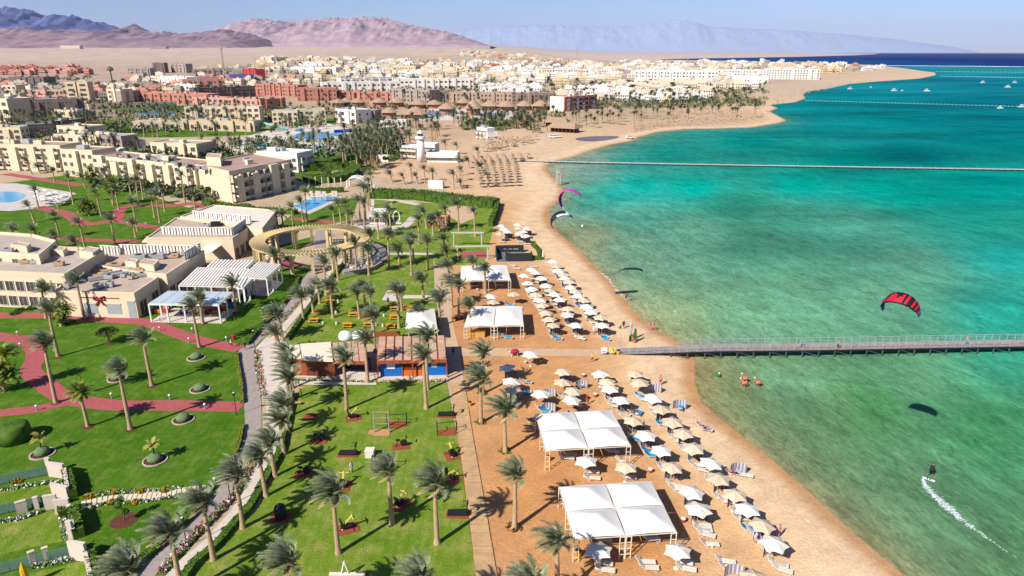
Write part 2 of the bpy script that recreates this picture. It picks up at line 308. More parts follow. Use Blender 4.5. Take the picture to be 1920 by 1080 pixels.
# ------------------------------------------------------------------ mountains
def ridge(prof, Y, depth, rgb, seed, base_y=92, amp=0.55, name='mountains', rgb2=None, soft=False):
    xs = np.arange(prof[0][0], prof[-1][0] + 1, 2.0); ys = np.interp(xs, [p[0] for p in prof], [p[1] for p in prof])
    nt_ = 44; ts = np.linspace(-1, 1, nt_)
    top = (97 - ys) / F * Y / CP * 1.0 + H; X = (xs - 960) / F * Y * (CP + 0.34 * SP)
    zb = float(rise(-4000. if prof[0][0] < 700 else 500., Y)) - 15
    if soft: zb = -20.0
    XX, TT = np.meshgrid(X, ts, indexing='ij'); YY = Y + TT * depth
    rg = fbm(XX / (0.055 * Y), YY / (0.055 * Y), 6, seed, True); fine = fbm(XX / (0.012 * Y), YY / (0.012 * Y), 4, seed + 9, True)
    shp = np.clip(1 - np.abs(TT) ** 1.15, 0, 1)
    prof_ = np.clip(shp + (amp * .3 if soft else amp) * (rg - 0.62) * 4 * np.abs(TT) * (1 - np.abs(TT)) + (0.12 if soft else 0.5) * (fine - 0.6) * shp, 0, 1.6)
    cm = prof_.max(1); k_ = np.ones(7) / 7; cm = np.convolve(np.pad(cm, 3, 'edge'), k_, 'valid'); Z = zb + (np.maximum(top - zb, 0))[:, None] * prof_ / cm[:, None]
    Z = np.where(np.abs(TT) > 0.99, zb - 30, Z)
    V = np.stack([XX.ravel(), YY.ravel(), Z.ravel()], 1); nx = len(X)
    i = np.arange(nx - 1)[:, None] * nt_ + np.arange(nt_ - 1)[None, :]
    Q = np.stack([i, i + nt_, i + nt_ + 1, i + 1], -1).reshape(-1, 4)
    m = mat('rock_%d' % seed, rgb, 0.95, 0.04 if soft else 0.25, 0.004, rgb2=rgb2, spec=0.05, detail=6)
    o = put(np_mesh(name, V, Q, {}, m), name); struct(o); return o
ridge([(-260,60),(-120,52),(-40,50),(0,44),(30,45),(60,39),(80,31),(100,28),(120,27),(135,31),(150,29),(165,32),(180,43),(195,47),(210,41),(225,39),(250,44),(270,53),(290,62),(330,72),(400,80)], 12500, 2500, (100,106,150), 3)  # blue of distant shade and haze painted into the rock colour
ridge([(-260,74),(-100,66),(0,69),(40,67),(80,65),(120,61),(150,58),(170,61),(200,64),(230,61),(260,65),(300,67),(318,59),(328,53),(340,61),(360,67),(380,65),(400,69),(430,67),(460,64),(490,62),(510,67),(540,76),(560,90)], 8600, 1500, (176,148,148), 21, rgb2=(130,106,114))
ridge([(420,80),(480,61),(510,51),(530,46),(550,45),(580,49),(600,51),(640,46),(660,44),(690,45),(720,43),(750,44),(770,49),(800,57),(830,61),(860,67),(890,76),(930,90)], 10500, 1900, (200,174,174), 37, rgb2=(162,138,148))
ridge([(780,84),(850,64),(900,60),(950,56),(1000,55),(1050,56),(1100,58),(1160,57),(1200,52),(1235,47),(1260,50),(1290,58),(1330,60),(1400,62),(1500,68),(1600,77),(1700,90)], 38500, 2500, (168,180,200), 55, soft=True)  # far ridge: pale lavender haze painted into its rock colour
# ------------------------------------------------------------------ lawns, paths, roads
def catmull(pts, k=5, closed=False):
    pts = [Vector(p) for p in pts]; n = len(pts); out = []
    rng_ = range(n if closed else n - 1)
    for i in rng_:
        g = (lambda j: pts[j % n]) if closed else (lambda j: pts[max(0, min(n - 1, j))])
        p0, p1, p2, p3 = g(i - 1), g(i), g(i + 1), g(i + 2)
        for s_ in range(k):
            t = s_ / k
            out.append(0.5 * ((2*p1) + (p2 - p0)*t + (2*p0 - 5*p1 + 4*p2 - p3)*t*t + (3*p1 - p0 - 3*p2 + p3)*t**3))
    if not closed: out.append(pts[-1])
    return out
def sheet(name, px, z, m, smooth=0, z0=None):
    pts = [G(*p)[:2] for p in px]
    if smooth: pts = [tuple(p) for p in catmull([(a, b, 0) for a, b in pts], smooth, True)]
    b_ = MB(); b_.prism([(p[0], p[1]) for p in pts], (z - 0.05) if z0 is None else z0, z, bottom=False); return struct(b_.build(name, m))
def band(name, L, Rr, z, m, k=4, z0=None):    # a strip between two edges given along its length
    a = catmull([G(*p) for p in L], k); b = catmull([G(*p) for p in Rr], k)
    n = max(len(a), len(b))
    rs = lambda q: [q[int(i * (len(q) - 1) / (n - 1))].lerp(q[min(len(q) - 1, int(i * (len(q) - 1) / (n - 1)) + 1)], (i * (len(q) - 1) / (n - 1)) % 1) for i in range(n)]
    a, b = rs(a), rs(b); z0 = z - 0.05 if z0 is None else z0; m_ = MB()
    V = [(p.x, p.y, z) for p in a] + [(p.x, p.y, z) for p in b] + [(p.x, p.y, z0) for p in a] + [(p.x, p.y, z0) for p in b]
    Fc = []
    for i in range(n - 1):
        Fc += [(i, n + i, n + i + 1, i + 1), (2*n + i, i, i + 1, 2*n + i + 1), (n + i, 3*n + i, 3*n + i + 1, n + i + 1)]
    m_.add(V, Fc); return struct(m_.build(name, m))
def strip(name, px, width, z, m, k=5):
    c = catmull([G(*p) for p in px], k); L = []; Rr = []
    for i, p in enumerate(c):
        t = (c[min(i + 1, len(c) - 1)] - c[max(i - 1, 0)]); t.z = 0; t.normalize(); nn = Vector((-t.y, t.x, 0)) * width / 2
        L.append(p + nn); Rr.append(p - nn)
    b_ = MB(); n = len(c)
    V = [(p.x, p.y, z) for p in L] + [(p.x, p.y, z) for p in Rr] + [(p.x, p.y, z - .05) for p in L] + [(p.x, p.y, z - .05) for p in Rr]
    Fc = []
    for i in range(n - 1): Fc += [(i, i + 1, n + i + 1, n + i), (2*n + i, 2*n + i + 1, i + 1, i), (n + i, n + i + 1, 3*n + i + 1, 3*n + i)]
    b_.add(V, Fc); return struct(b_.build(name, m))

def lawn_mat(name, a, b_, c_):
    m = bpy.data.materials.new(name); n, l = nodes_of(m); b = n['Principled BSDF']
    c = mixc(n, l, maprange(n, l, noise(n, l, 0.09, 5, rough=0.7), 0.35, 0.65, 0, 1), alb(a), alb(b_))
    c = mixc(n, l, maprange(n, l, noise(n, l, 0.35, 6, rough=0.75), 0.46, 0.68, 0, 0.9), c, alb(c_))
    c = mixc(n, l, 1.0, c, maprange(n, l, noise(n, l, 5.0, 4, rough=0.7), 0.25, 0.75, 0.72, 1.28), 'MULTIPLY')
    g = n.new('ShaderNodeNewGeometry'); wv = n.new('ShaderNodeTexWave'); wv.inputs['Scale'].default_value = 0.28; wv.inputs['Distortion'].default_value = 1.2; l.new(g.outputs['Position'], wv.inputs['Vector'])
    c = mixc(n, l, 1.0, c, maprange(n, l, wv.outputs[0], 0, 1, 0.95, 1.05), 'MULTIPLY')
    l.new(c, b.inputs['Base Color']); b.inputs['Roughness'].default_value = 0.9; b.inputs['Specular IOR Level'].default_value = 0.1
    l.new(bumpn(n, l, noise(n, l, 7.0, 4), 0.7, 0.15), b.inputs['Normal']); return m
LAWN1 = lawn_mat('lawn_sunny', (124,150,46), (100,136,30), (166,162,86))
LAWN2 = lawn_mat('lawn_deep', (66,112,12), (86,126,22), (120,140,54))
PAVE = mat('grey_paving', (172,158,152), 0.9, 0.12, 1.5, bump=0.15)
PALE = mat('pale_concrete', (222,208,192), 0.9, 0.10, 0.8, bump=0.1)
REDP = mat('red_paving', (190,98,98), 0.9, 0.12, 1.3, rgb2=(172,84,86), bump=0.2)
SANDP = mat('sandy_paving', (214,180,146), 0.9, 0.10, 1.2)
EARTH = mat('dry_earth', (188,164,130), 0.95, 0.2, 0.15, rgb2=(206,184,152))
CREAMP = mat('cream_paving', (226,214,198), 0.9, 0.1, 0.2)
# broad hotel grounds: pale paving with earth, gardens upon it
sheet('hotel_grounds', [(-420,1300),(-420,262),(-60,250),(300,222),(560,215),(690,235),(700,330),(835,352),(840,480),(848,600),(845,716),(892,1080),(905,1300)], 0.02, EARTH, z0=-0.3)
sheet('lawn', [(-400,1300),(-400,600),(0,575),(150,560),(300,560),(480,540),(585,500),(598,500),(560,560),(500,640),(470,720),(470,850),(440,930),(330,1060),(230,1300)], 0.06, LAWN2)
sheet('lawn', [(-300,470),(-300,372),(0,345),(150,325),(360,392),(400,402),(290,470),(200,498),(60,480)], 0.06, LAWN2)
sheet('lawn', [(565,722),(700,716),(838,718),(862,850),(893,1085),(900,1300),(400,1300),(345,1085),(402,1030),(480,960),(520,880),(540,820),(552,752)], 0.065, LAWN1)
sheet('lawn', [(540,640),(570,598),(600,560),(640,500),(690,470),(726,492),(812,470),(814,540),(828,640),(700,645),(545,650)], 0.065, LAWN1)
sheet('lawn', [(692,440),(700,374),(780,380),(930,384),(926,420),(915,470),(905,496),(845,498),(815,496),(812,470),(726,492),(690,470)], 0.06, LAWN1)
sheet('lawn', [(560,392),(632,372),(672,372),(660,412),(560,432),(520,425)], 0.06, LAWN2)
sheet('lawn', [(470,500),(486,470),(600,440),(560,470),(545,500),(585,500),(550,545),(500,560)], 0.065, LAWN2)
sheet('lawn', [(480,262),(560,255),(640,300),(600,350),(560,340)], 0.05, LAWN2)
sheet('lawn', [(250,290),(330,300),(430,296),(420,310),(250,306)], 0.05, LAWN2)
sheet('lawn', [(20,268),(60,262),(240,258),(245,278),(120,288),(60,280)], 0.05, LAWN2)
# road, promenade, red paths
band('road', [(120,1300),(250,1080),(315,1015),(375,955),(402,915),(424,882),(450,845),(459,800),(457,750),(450,700),(447,662),(464,640),(495,610),(522,592),(537,560),(556,535),(575,515),(590,480),(590,440),(612,428)],
     [(160,1300),(293,1078),(345,1035),(390,985),(425,942),(452,895),(474,857),(490,810),(489,747),(482,695),(478,657),(488,640),(512,621),(530,598),(556,572),(580,540),(598,508),(606,480),(612,455),(628,440)], 0.09, PAVE)
band('promenade', [(180,1300),(312,1080),(375,1022),(410,985),(450,935),(476,880),(496,830),(500,790),(498,750),(496,712),(486,655),(498,637),(520,612),(545,590),(565,570),(595,535),(611,515),(650,475),(672,440),(688,400),(694,345)],
     [(215,1300),(343,1078),(400,1025),(438,982),(468,950),(500,890),(520,852),(530,810),(540,765),(543,720),(540,680),(527,640),(535,622),(560,592),(592,555),(618,522),(626,505),(668,475),(690,440),(700,400),(704,345)], 0.10, PALE)
sheet('terrace', [(478,655),(500,632),(545,645),(548,710),(625,718),(625,712),(700,702),(706,722),(560,722),(545,724),(500,700)], 0.115, PALE)
strip('red_path', [(-120,606),(0,632),(38,636),(64,652),(68,672),(57,694),(78,716),(118,744),(160,754),(225,761),(325,761),(455,763)], 3.1, 0.10, REDP)
strip('red_path', [(-90,800),(0,776),(62,769),(130,754),(165,750)], 2.4, 0.094, REDP)
strip('red_path', [(-120,590),(0,592),(80,592),(150,596),(225,601),(270,604),(305,615),(350,632),(400,645),(452,655)], 3.0, 0.10, REDP)
strip('red_path', [(10,326),(35,330),(100,340),(155,348)], 4.0, 0.10, REDP)
strip('red_path', [(72,388),(100,395),(128,402),(160,420),(215,412),(228,391),(275,385),(325,386),(362,382),(405,394)], 4.0, 0.104, REDP)
strip('red_path', [(215,414),(250,420),(300,428),(345,436)], 3.0, 0.096, REDP)
strip('red_path', [(-100,450),(0,448),(82,447),(160,450),(215,452),(262,452)], 3.0, 0.10, REDP)
strip('red_path', [(408,520),(440,478),(470,462),(500,470),(520,490),(560,500)], 4.5, 0.10, REDP)
strip('red_path', [(545,410),(590,414),(630,418)], 3.0, 0.10, REDP)
band('walkway', [(842,716),(838,660),(831,610),(824,550),(816,505),(811,470),(808,440),(806,400)], [(870,716),(862,660),(850,610),(840,550),(832,505),(826,470),(822,440),(814,400)], 0.045, SANDP)
band('walkway', [(842,653),(1000,654),(1168,656)], [(842,667),(1000,667),(1168,667)], 0.05, SANDP)
strip('path', [(700,372),(740,376),(785,384)], 2.6, 0.10, PALE)
strip('path', [(726,476),(770,476),(815,477)], 1.8, 0.10, PALE)
strip('path', [(756,557),(790,557),(824,558)], 2.0, 0.10, PALE)
sheet('terrace', [(660,425),(694,405),(730,425),(752,423),(770,405),(783,411),(765,427),(740,432),(690,432)], 0.09, PALE)
sheet('terrace', [(716,563),(727,545),(750,545),(746,565)], 0.10, PALE)
sheet('terrace', [(640,505),(655,475),(690,452),(722,466),(728,478),(716,492),(680,508),(648,515)], 0.12, PAVE, 3)
sheet('terrace', [(858,482),(870,472),(910,472),(915,484)], 0.10, REDP)
for P_ in ([(240,258),(500,252),(500,240),(240,244)],[(240,212),(460,205),(470,196),(250,202)],[(0,285),(95,290),(95,268),(0,266)],[(420,300),(480,298),(470,286),(420,288)],[(170,245),(250,238),(250,222),(170,230)],[(560,224),(625,222),(625,236),(560,238)],[(660,300),(735,300),(760,270),(720,262),(670,275)]): sheet('garden_ground', P_, 0.055, LAWN2, 3)
# pools and pool decks
DECK = mat('pool_deck', (214,204,196), 0.85, 0.08, 0.3)
POOL = mat('pool_water', (30,165,225), 0.08, 0.12, 0.25, bump=0.3, bscale=1.2, spec=0.5, rgb2=(70,190,235))
sheet('pool_deck', [(-80,392),(-80,346),(30,344),(80,352),(140,362),(120,382),(60,392),(20,396)], 0.10, DECK)
sheet('pool', [(-60,378),(-60,362),(0,360),(35,361),(48,368),(30,378),(0,380)], 0.13, POOL, 3)
sheet('pool_deck', [(545,382),(575,366),(640,366),(640,374),(580,402),(560,396)], 0.10, DECK)
sheet('pool', [(553,388),(580,370),(632,369),(620,377),(578,396)], 0.13, POOL)
sheet('pool_deck', [(380,285),(440,262),(520,240),(600,228),(690,250),(690,272),(620,288),(500,292)], 0.10, CREAMP)
for P_ in ([(545,258),(570,248),(600,247),(622,252),(612,262),(580,262)], [(550,245),(560,242),(570,243),(565,247)], [(470,272),(490,268),(520,270),(512,275),(480,276)], [(574,279),(600,274),(622,275),(610,282),(580,283)], [(620,252),(632,246),(645,250),(632,256)], [(640,246),(660,245),(662,250),(645,252)], [(800,212),(820,208),(845,210),(830,218),(808,218)], [(898,214),(930,212),(950,216),(920,221)], [(255,212),(290,207),(330,210),(325,214),(270,216)], [(345,222),(380,219),(400,222),(370,226)]):
    sheet('pool', P_, 0.16, POOL, 3)
sheet('pool_deck', [(780,226),(790,205),(850,204),(965,208),(960,226),(880,226)], 0.08, CREAMP)
sheet('sports_court', [(864,420),(838,402),(836,390),(870,384),(893,392),(888,410)], 0.09, SANDP)
LAG = mat('lagoon_mud', (120,104,88), 0.35, 0.2, 0.08, spec=0.5)
sheet('lagoon', [(1078,260),(1105,256),(1150,255),(1160,258),(1130,264),(1095,265)], 0.03, LAG, 3)
# ------------------------------------------------------------------ date palms
TRUNK = mat('palm_trunk', (196,166,128), 0.95, 0.22, 6.0, rnd=0.08, bump=0.6, bscale=9)
BOOT = mat('palm_crownshaft', (196,150,92), 0.9, 0.25, 5.0, rnd=0.1)
LEAF = mat('palm_leaf', (164,168,128), 0.5, 0.22, 1.2, rnd=0.38, spec=0.5, rgb2=(110,126,82), trans=0.15)
LEAFG = mat('fan_palm_leaf', (120,146,48), 0.5, 0.25, 1.2, rnd=0.25, spec=0.4, rgb2=(164,172,60), trans=0.15)
DRY = mat('dry_palm_leaf', (176,158,112), 0.8, 0.2, 1.5, rnd=0.2)
SOIL = mat('planting_soil', (104,62,46), 0.95, 0.25, 2.0, bump=0.5)
SHRUB = mat('shrub_leaf', (70,104,34), 0.7, 0.3, 2.5, rnd=0.2, rgb2=(108,136,44))
WIND = Vector((-0.88, -0.10, 0.20))
def frond_mesh(rs, length, az, el, wind=1.0, pairs=19, leaf=0.55, mat_=None, wd=0.085, droop=0.85):
    d = Vector((math.cos(az) * math.cos(el), math.sin(az) * math.cos(el), math.sin(el))); p = Vector((0, 0, 0)); pts = [p.copy()]; n = 9
    for i in range(n):
        t = i / n
        d = (d + (WIND * 0.30 * wind * (0.3 + t) + Vector((0, 0, -0.15 * droop)) * (0.2 + 1.3 * t)) ).normalized()
        p = p + d * (length / n); pts.append(p.copy())
    b = MB(); b.tube([pts[0], pts[3], pts[6], pts[9]], [0.045, 0.035, 0.025, 0.012], 3, 0, cap=False)
    for k in range(pairs):
        t = 0.12 + 0.88 * k / (pairs - 1); f_ = t * n; i = min(int(f_), n - 1); q = pts[i].lerp(pts[i + 1], f_ - i)
        tan = (pts[i + 1] - pts[i]).normalized(); side = tan.cross(Vector((0, 0, 1)))
        side = side.normalized() if side.length > 0.05 else Vector((math.sin(az), -math.cos(az), 0)); up = side.cross(tan)
        L = leaf * (math.sin(math.pi * min(1, 0.18 + 0.80 * t)) ** 0.7 + 0.15) * rs.uniform(0.85, 1.15)
        for sg in (-1, 1):
            dirn = (side * sg * 0.95 + tan * 0.75 + up * rs.uniform(0.1, 0.5) + WIND * 0.6 * wind + Vector((0, 0, -0.28))).normalized()
            tip = q + dirn * L; wv = tan * wd
            b.add([q - wv, q + wv, tip], [(0, 1, 2)])
    return b.mesh('frond', mat_ or LEAF)
def crown_set(seed, n=32, length=2.6, wind=1.0, m=None, dry=True, pairs=19, leaf=0.55, wd=0.085, droop=0.85):
    rs = random.Random(seed); out = []
    for k in range(n):
        u = (k + 0.5) / n; el = R(82 - 92 * u + rs.uniform(-9, 9)); az = k * 2.39996 + rs.uniform(-.25, .25)
        L = length * (0.78 + 0.3 * math.sin(math.pi * min(1, u + 0.15))) * rs.uniform(0.88, 1.1)
        out.append(frond_mesh(rs, L, az, el, wind * rs.uniform(0.75, 1.25), pairs, leaf, DRY if (dry and u > 0.88) else m, wd, droop))
    return out
CROWNS = [crown_set(11), crown_set(12), crown_set(13, 27), crown_set(14, 32, 2.6)]
def join_meshes(ms, name, mats):
    b = MB(); 
    for me in ms:
        mi = 0 if me.materials[0] is not DRY else 1
        b.add([v.co for v in me.vertices], [tuple(p.vertices) for p in me.polygons], mi)
    return b.mesh(name, mats)
MIDCROWN = [join_meshes(crown_set(s_, 22, 2.7, 1.0, None, True, 9, 0.62, 0.17), 'crown', [LEAF, DRY]) for s_ in (21, 22, 23)]
FARCROWN = [join_meshes(crown_set(s_, 16, 2.7, 0.8, None, False, 6, 0.8, 0.30), 'crown', [LEAF, DRY]) for s_ in (31, 32)]
FANCROWN = [crown_set(41, 34, 2.2, 0.35, LEAFG, False, 15, 0.5, 0.11, 1.15)]
BUSHCROWN = [join_meshes(crown_set(s_, 46, 3.0, 0.5, LEAFG, False, 10, 0.6, 0.17, 1.1), 'crown', [LEAFG, DRY]) for s_ in (51, 52)]
def trunk_mesh(seed, n=8, rings=14):
    rs = random.Random(seed); b = MB(); pts = []; rad = []
    for i in range(rings + 1):
        t = i / rings; pts.append((0.05 * math.sin(3 * t + seed), 0.05 * math.cos(2 * t + seed) - 0.05, t)); rad.append((0.30 - 0.12 * t + (0.14 if i == 0 else 0)) * rs.uniform(0.95, 1.06) * (1.06 if i % 2 else 0.97))
    o = len(b.v)
    for i, p in enumerate(pts):
        for k in range(n): b.v.append((p[0] + rad[i] * math.cos(2 * math.pi * k / n), p[1] + rad[i] * math.sin(2 * math.pi * k / n), p[2]))
    for i in range(rings):
        for k in range(n): b.f.append((o + i*n + k, o + i*n + (k+1) % n, o + (i+1)*n + (k+1) % n, o + (i+1)*n + k)); b.m.append(0)
    return b.mesh('trunk', TRUNK, True)
TRUNKS = [trunk_mesh(s_) for s_ in (1, 2, 3)]
BOOTM = MB().lathe([(0.17, -0.75), (0.26, -0.4), (0.30, -0.1), (0.2, 0.15), (0.05, 0.3)], 7).mesh('crownshaft', BOOT)
def ring_mesh(seed, r=0.85):
    rs = random.Random(seed); b = MB(); b.lathe([(r, -0.05), (r * 0.97, 0.10), (r * 0.6, 0.2), (0.02, 0.22)], 14)
    return b.mesh('planting_bed', SOIL)
RINGM = ring_mesh(1)
def tuft_mesh(seed, r=0.9, h=0.6, n=70, m=None):
    rs = random.Random(seed); b = MB()
    for k in range(n):
        a = rs.uniform(0, 6.283); q = r * math.sqrt(rs.random()); x, y = q * math.cos(a), q * math.sin(a); hh = h * rs.uniform(0.5, 1.1) * (1.1 - 0.5 * q / r); a2 = rs.uniform(0, 6.28)
        dx, dy = math.cos(a2) * 0.14, math.sin(a2) * 0.14
        b.add([(x - dx, y - dy, hh * 0.25), (x + dx, y + dy, hh * 0.3), (x + rs.uniform(-.2, .2), y + rs.uniform(-.2, .2), hh)], [(0, 1, 2)])
    return b.mesh('shrub', m or SHRUB)
TUFT = [tuft_mesh(1), tuft_mesh(2, 0.9, 0.55, 70, mat('dark_shrub_leaf', (92,72,52), 0.8, 0.3, 2.0))]
PALMS = []; PZ = {}
def palm(base, top, zone, lod=0, bed=None, wind_rz=None, scale=1.0):
    B = G(*base); T = atY(top[0], top[1], B.y); h = max(2.5, T.z - B.z); rs = random.Random(int(base[0] * 7 + base[1] * 13))
    lean = max(-0.22 * h, min(0.22 * h, T.x - B.x))
    t = thing('date_palm', 'tall date palm with wind-bent crown', 'palm tree', B, 0, None)
    tr = put(rs.choice(TRUNKS), 'trunk', t); r_ = scale * (1 if lod < 2 else 1.25)
    tr.matrix_local = Matrix(((r_, 0, lean, 0), (0, r_, 0, 0), (0, 0, h, 0), (0, 0, 0, 1)))
    top_v = Vector((lean, 0, h)); rz = rs.uniform(-0.45, 0.45); s_ = scale * rs.uniform(0.9, 1.12)
    if lod == 0:
        o = put(BOOTM, 'crownshaft', t); o.location = top_v
        for me in rs.choice(CROWNS):
            f_ = put(me, 'frond', t); f_.location = top_v; f_.rotation_euler = (0, 0, rz); f_.scale = (s_, s_, s_)
    else:
        f_ = put(rs.choice(MIDCROWN if lod == 1 else FARCROWN), 'crown', t); f_.location = top_v; f_.rotation_euler = (0, 0, rz); f_.scale = (s_, s_, s_)
    if bed == 'soil': o = put(RINGM, 'planting_bed', t)
    elif bed == 'green': put(TUFT[0], 'shrub', t)
    elif bed == 'dark': put(TUFT[1], 'shrub', t)
    PZ.setdefault(zone, []).append(t); return t
NEAR = {
 'gym': [((635,1037),(626,924)),((736,981),(729,885)),((819,1019),(818,908)),((546,1190),(540,1056)),((795,1195),(788,1085))],
 'gymtop': [((650,768),(647,672)),((799,766),(794,667)),((802,731),(800,632)),((689,718),(686,637)),((703,660),(701,595))],
 'prom': [((455,990),(445,893)),((499,930),(486,858)),((516,893),(507,832)),((534,852),(524,790)),((540,812),(534,762)),((546,779),(541,710)),((547,750),(542,685)),((400,1050),(380,943)),((345,1115),(316,1000)),((255,1200),(241,1070)),((548,728),(538,662)),((528,668),(517,625)),((530,640),(522,590)),((569,601),(564,555)),((588,586),(584,552)),((600,569),(597,538)),((624,596),(620,540)),((612,553),(609,492)),((634,526),(630,477)),((518,640),(514,592))],
 'picnic': [((674,597),(669,550)),((686,592),(682,540)),((699,628),(694,550)),((730,503),(729,440)),((749,501),(747,470)),((772,516),(769,457)),((776,493),(774,448)),((802,506),(802,452)),((748,615),(745,547)),((754,583),(752,546)),((794,562),(791,526)),((793,612),(786,586)),((825,612),(824,562)),((692,516),(690,468)),((668,505),(665,455)),((698,498),(694,440))],
 'beach': [((905,738),(906,662)),((902,792),(904,710)),((947,847),(947,770)),((964,990),(969,892)),((1045,1125),(1043,1017)),((1000,1190),(996,1098))],
 'beachtop': [((881,622),(881,575)),((888,533),(887,492)),((910,549),(910,505)),((847,576),(847,530)),((861,598),(861,536)),((842,525),(841,500)),((838,490),(837,470))],
 'shop': [((106,756),(86,646)),((110,669),(92,582)),((87,598),(84,545)),((245,806),(226,695)),((285,724),(270,637)),((374,652),(360,575)),((381,608),(376,562)),((444,586),(435,532)),((160,598),(142,527)),((518,522),(515,478))],
}
BED = {'beach': 'green', 'shop': 'soil'}
for z_, L in NEAR.items():
    for i, (b_, t_) in enumerate(L):
        bed = BED.get(z_)
        if z_ == 'beach' and i in (3, 4, 5): bed = 'dark'
        if z_ == 'beachtop': bed = 'dark' if i in (1, 4) else None
        palm(b_, t_, z_, 0, bed)
MID = {
 'ring': [((550,423),(547,388)),((522,433),(519,402)),((532,436),(530,404)),((569,416),(563,378)),((576,416),(573,360)),((628,423),(623,394)),((640,423),(634,382)),((651,423),(648,382)),((661,426),(658,402)),((676,416),(672,376)),((684,431),(683,380)),((692,402),(688,355)),((694,388),(690,340)),((698,372),(694,328)),((686,415),(682,352))],
 'upper': [((710,448),(707,407)),((734,438),(728,392)),((728,436),(722,408)),((800,428),(793,398)),((786,458),(785,412)),((824,433),(822,406)),((837,433),(834,392)),((861,433),(857,384)),((891,443),(888,397)),((834,478),(832,448)),((812,438),(812,412))],
 'sandlot': [((772,341),(770,312)),((797,344),(795,317)),((812,341),(811,322)),((851,353),(849,326)),((866,340),(864,318)),((862,330),(861,300)),((864,354),(863,342)),((916,351),(912,328)),((897,306),(895,282)),((735,342),(730,326)),((758,346),(754,330)),((783,345),(776,330)),((905,330),(901,312)),((880,316),(876,300)),((836,285),(834,268)),((858,290),(855,272))],
 'courtyard': [((65,418),(52,386)),((72,391),(66,356)),((112,448),(102,405)),((161,471),(147,418)),((190,406),(178,362)),((216,458),(208,412)),((223,393),(216,355)),((258,433),(248,378)),((290,408),(283,366)),((300,418),(294,366)),((310,398),(303,352)),((347,381),(341,328)),((367,396),(360,364)),((246,364),(240,338)),((261,388),(257,338)),((269,374),(261,318)),((138,383),(128,332)),((160,352),(153,332)),((103,342),(100,320)),((60,327),(49,302)),((76,326),(71,314)),((32,470),(26,432)),((72,452),(62,432)),((109,465),(101,441)),((143,471),(139,456)),((194,345),(192,320)),((255,445),(250,420))],
}
for z_, L in MID.items():
    for b_, t_ in L: palm(b_, t_, z_, 1)
def scatter_px(poly, n, seed, mind=0):
    rs = random.Random(seed); xs = [p[0] for p in poly]; ys = [p[1] for p in poly]; out = []; tries = 0
    while len(out) < n and tries < n * 60:
        tries += 1; x, y = rs.uniform(min(xs), max(xs)), rs.uniform(min(ys), max(ys)); ins = False; j = len(poly) - 1
        for i in range(len(poly)):
            if (poly[i][1] > y) != (poly[j][1] > y) and x < (poly[j][0] - poly[i][0]) * (y - poly[i][1]) / (poly[j][1] - poly[i][1]) + poly[i][0]: ins = not ins
            j = i
        if ins and (mind == 0 or all((x - a)**2 + ((y - c) * 2.2)**2 > mind**2 for a, c in out)): out.append((x, y))
    return out
def far_palms(poly, n, zone, seed, hm=(6.5, 9.5), lod=2, mind=7):
    rs = random.Random(seed)
    for x, y in sorted(scatter_px(poly, n, seed, mind), key=lambda p: -p[1]):
        B = G(x, y); h = rs.uniform(*hm); palm((x, y), (x - h * 0.04 * ppm(B), y - h * 0.92 * ppm(B)), zone, lod)
far_palms([(640,318),(700,322),(735,300),(735,250),(690,245),(655,280)], 40, 'dense', 3, mind=7)
far_palms([(700,300),(830,262),(836,240),(740,236),(690,250)], 26, 'dense', 5, mind=8)
far_palms([(170,262),(250,262),(460,255),(640,240),(630,226),(450,214),(240,208),(170,230)], 62, 'hotelgarden', 4, mind=9)
far_palms([(380,300),(520,296),(620,290),(640,262),(520,276),(380,284)], 18, 'poolside', 6, mind=10)
fp = MB()
def mass_palms(poly, n, seed, mind=5, s=1.0):
    rs = random.Random(seed)
    for x, y in scatter_px(poly, n, seed, mind):
        B = G(x, y); h = rs.uniform(5.5, 9.5) * s; me = rs.choice(FARCROWN); sc_ = s * rs.uniform(.9, 1.2); M_ = Matrix.Translation(B + Vector((-.3, 0, h))) @ Matrix.Scale(sc_, 4); fp.tube([B, B + Vector((-.3, 0, h))], .24 * s, 4, 1, cap=False); fp.add([M_ @ v.co for v in me.vertices], [tuple(p.vertices) for p in me.polygons], 0)
mass_palms([(850,244),(1000,252),(1010,226),(920,218),(850,226)], 46, 8)
mass_palms([(1000,240),(1160,240),(1420,222),(1430,196),(1300,200),(1150,210),(1010,222)], 90, 9, 6)
mass_palms([(0,262),(160,250),(250,236),(640,222),(640,206),(460,204),(200,210),(0,236)], 110, 10, 6, 1.1)
mass_palms([(60,300),(240,300),(300,290),(250,262),(100,262)], 14, 11, 10)
mass_palms([(560,188),(700,196),(860,204),(1050,206),(1430,192),(1430,176),(1100,190),(860,178),(560,176)], 120, 12, 6, 1.15)
mass_palms([(640,318),(700,322),(760,290),(835,262),(836,236),(740,232),(640,260)], 60, 14, 5)
mass_palms([(0,200),(260,190),(260,176),(0,184)], 40, 13, 6, 1.2)
stuff(fp.build('far_palms', [LEAF, TRUNK]))
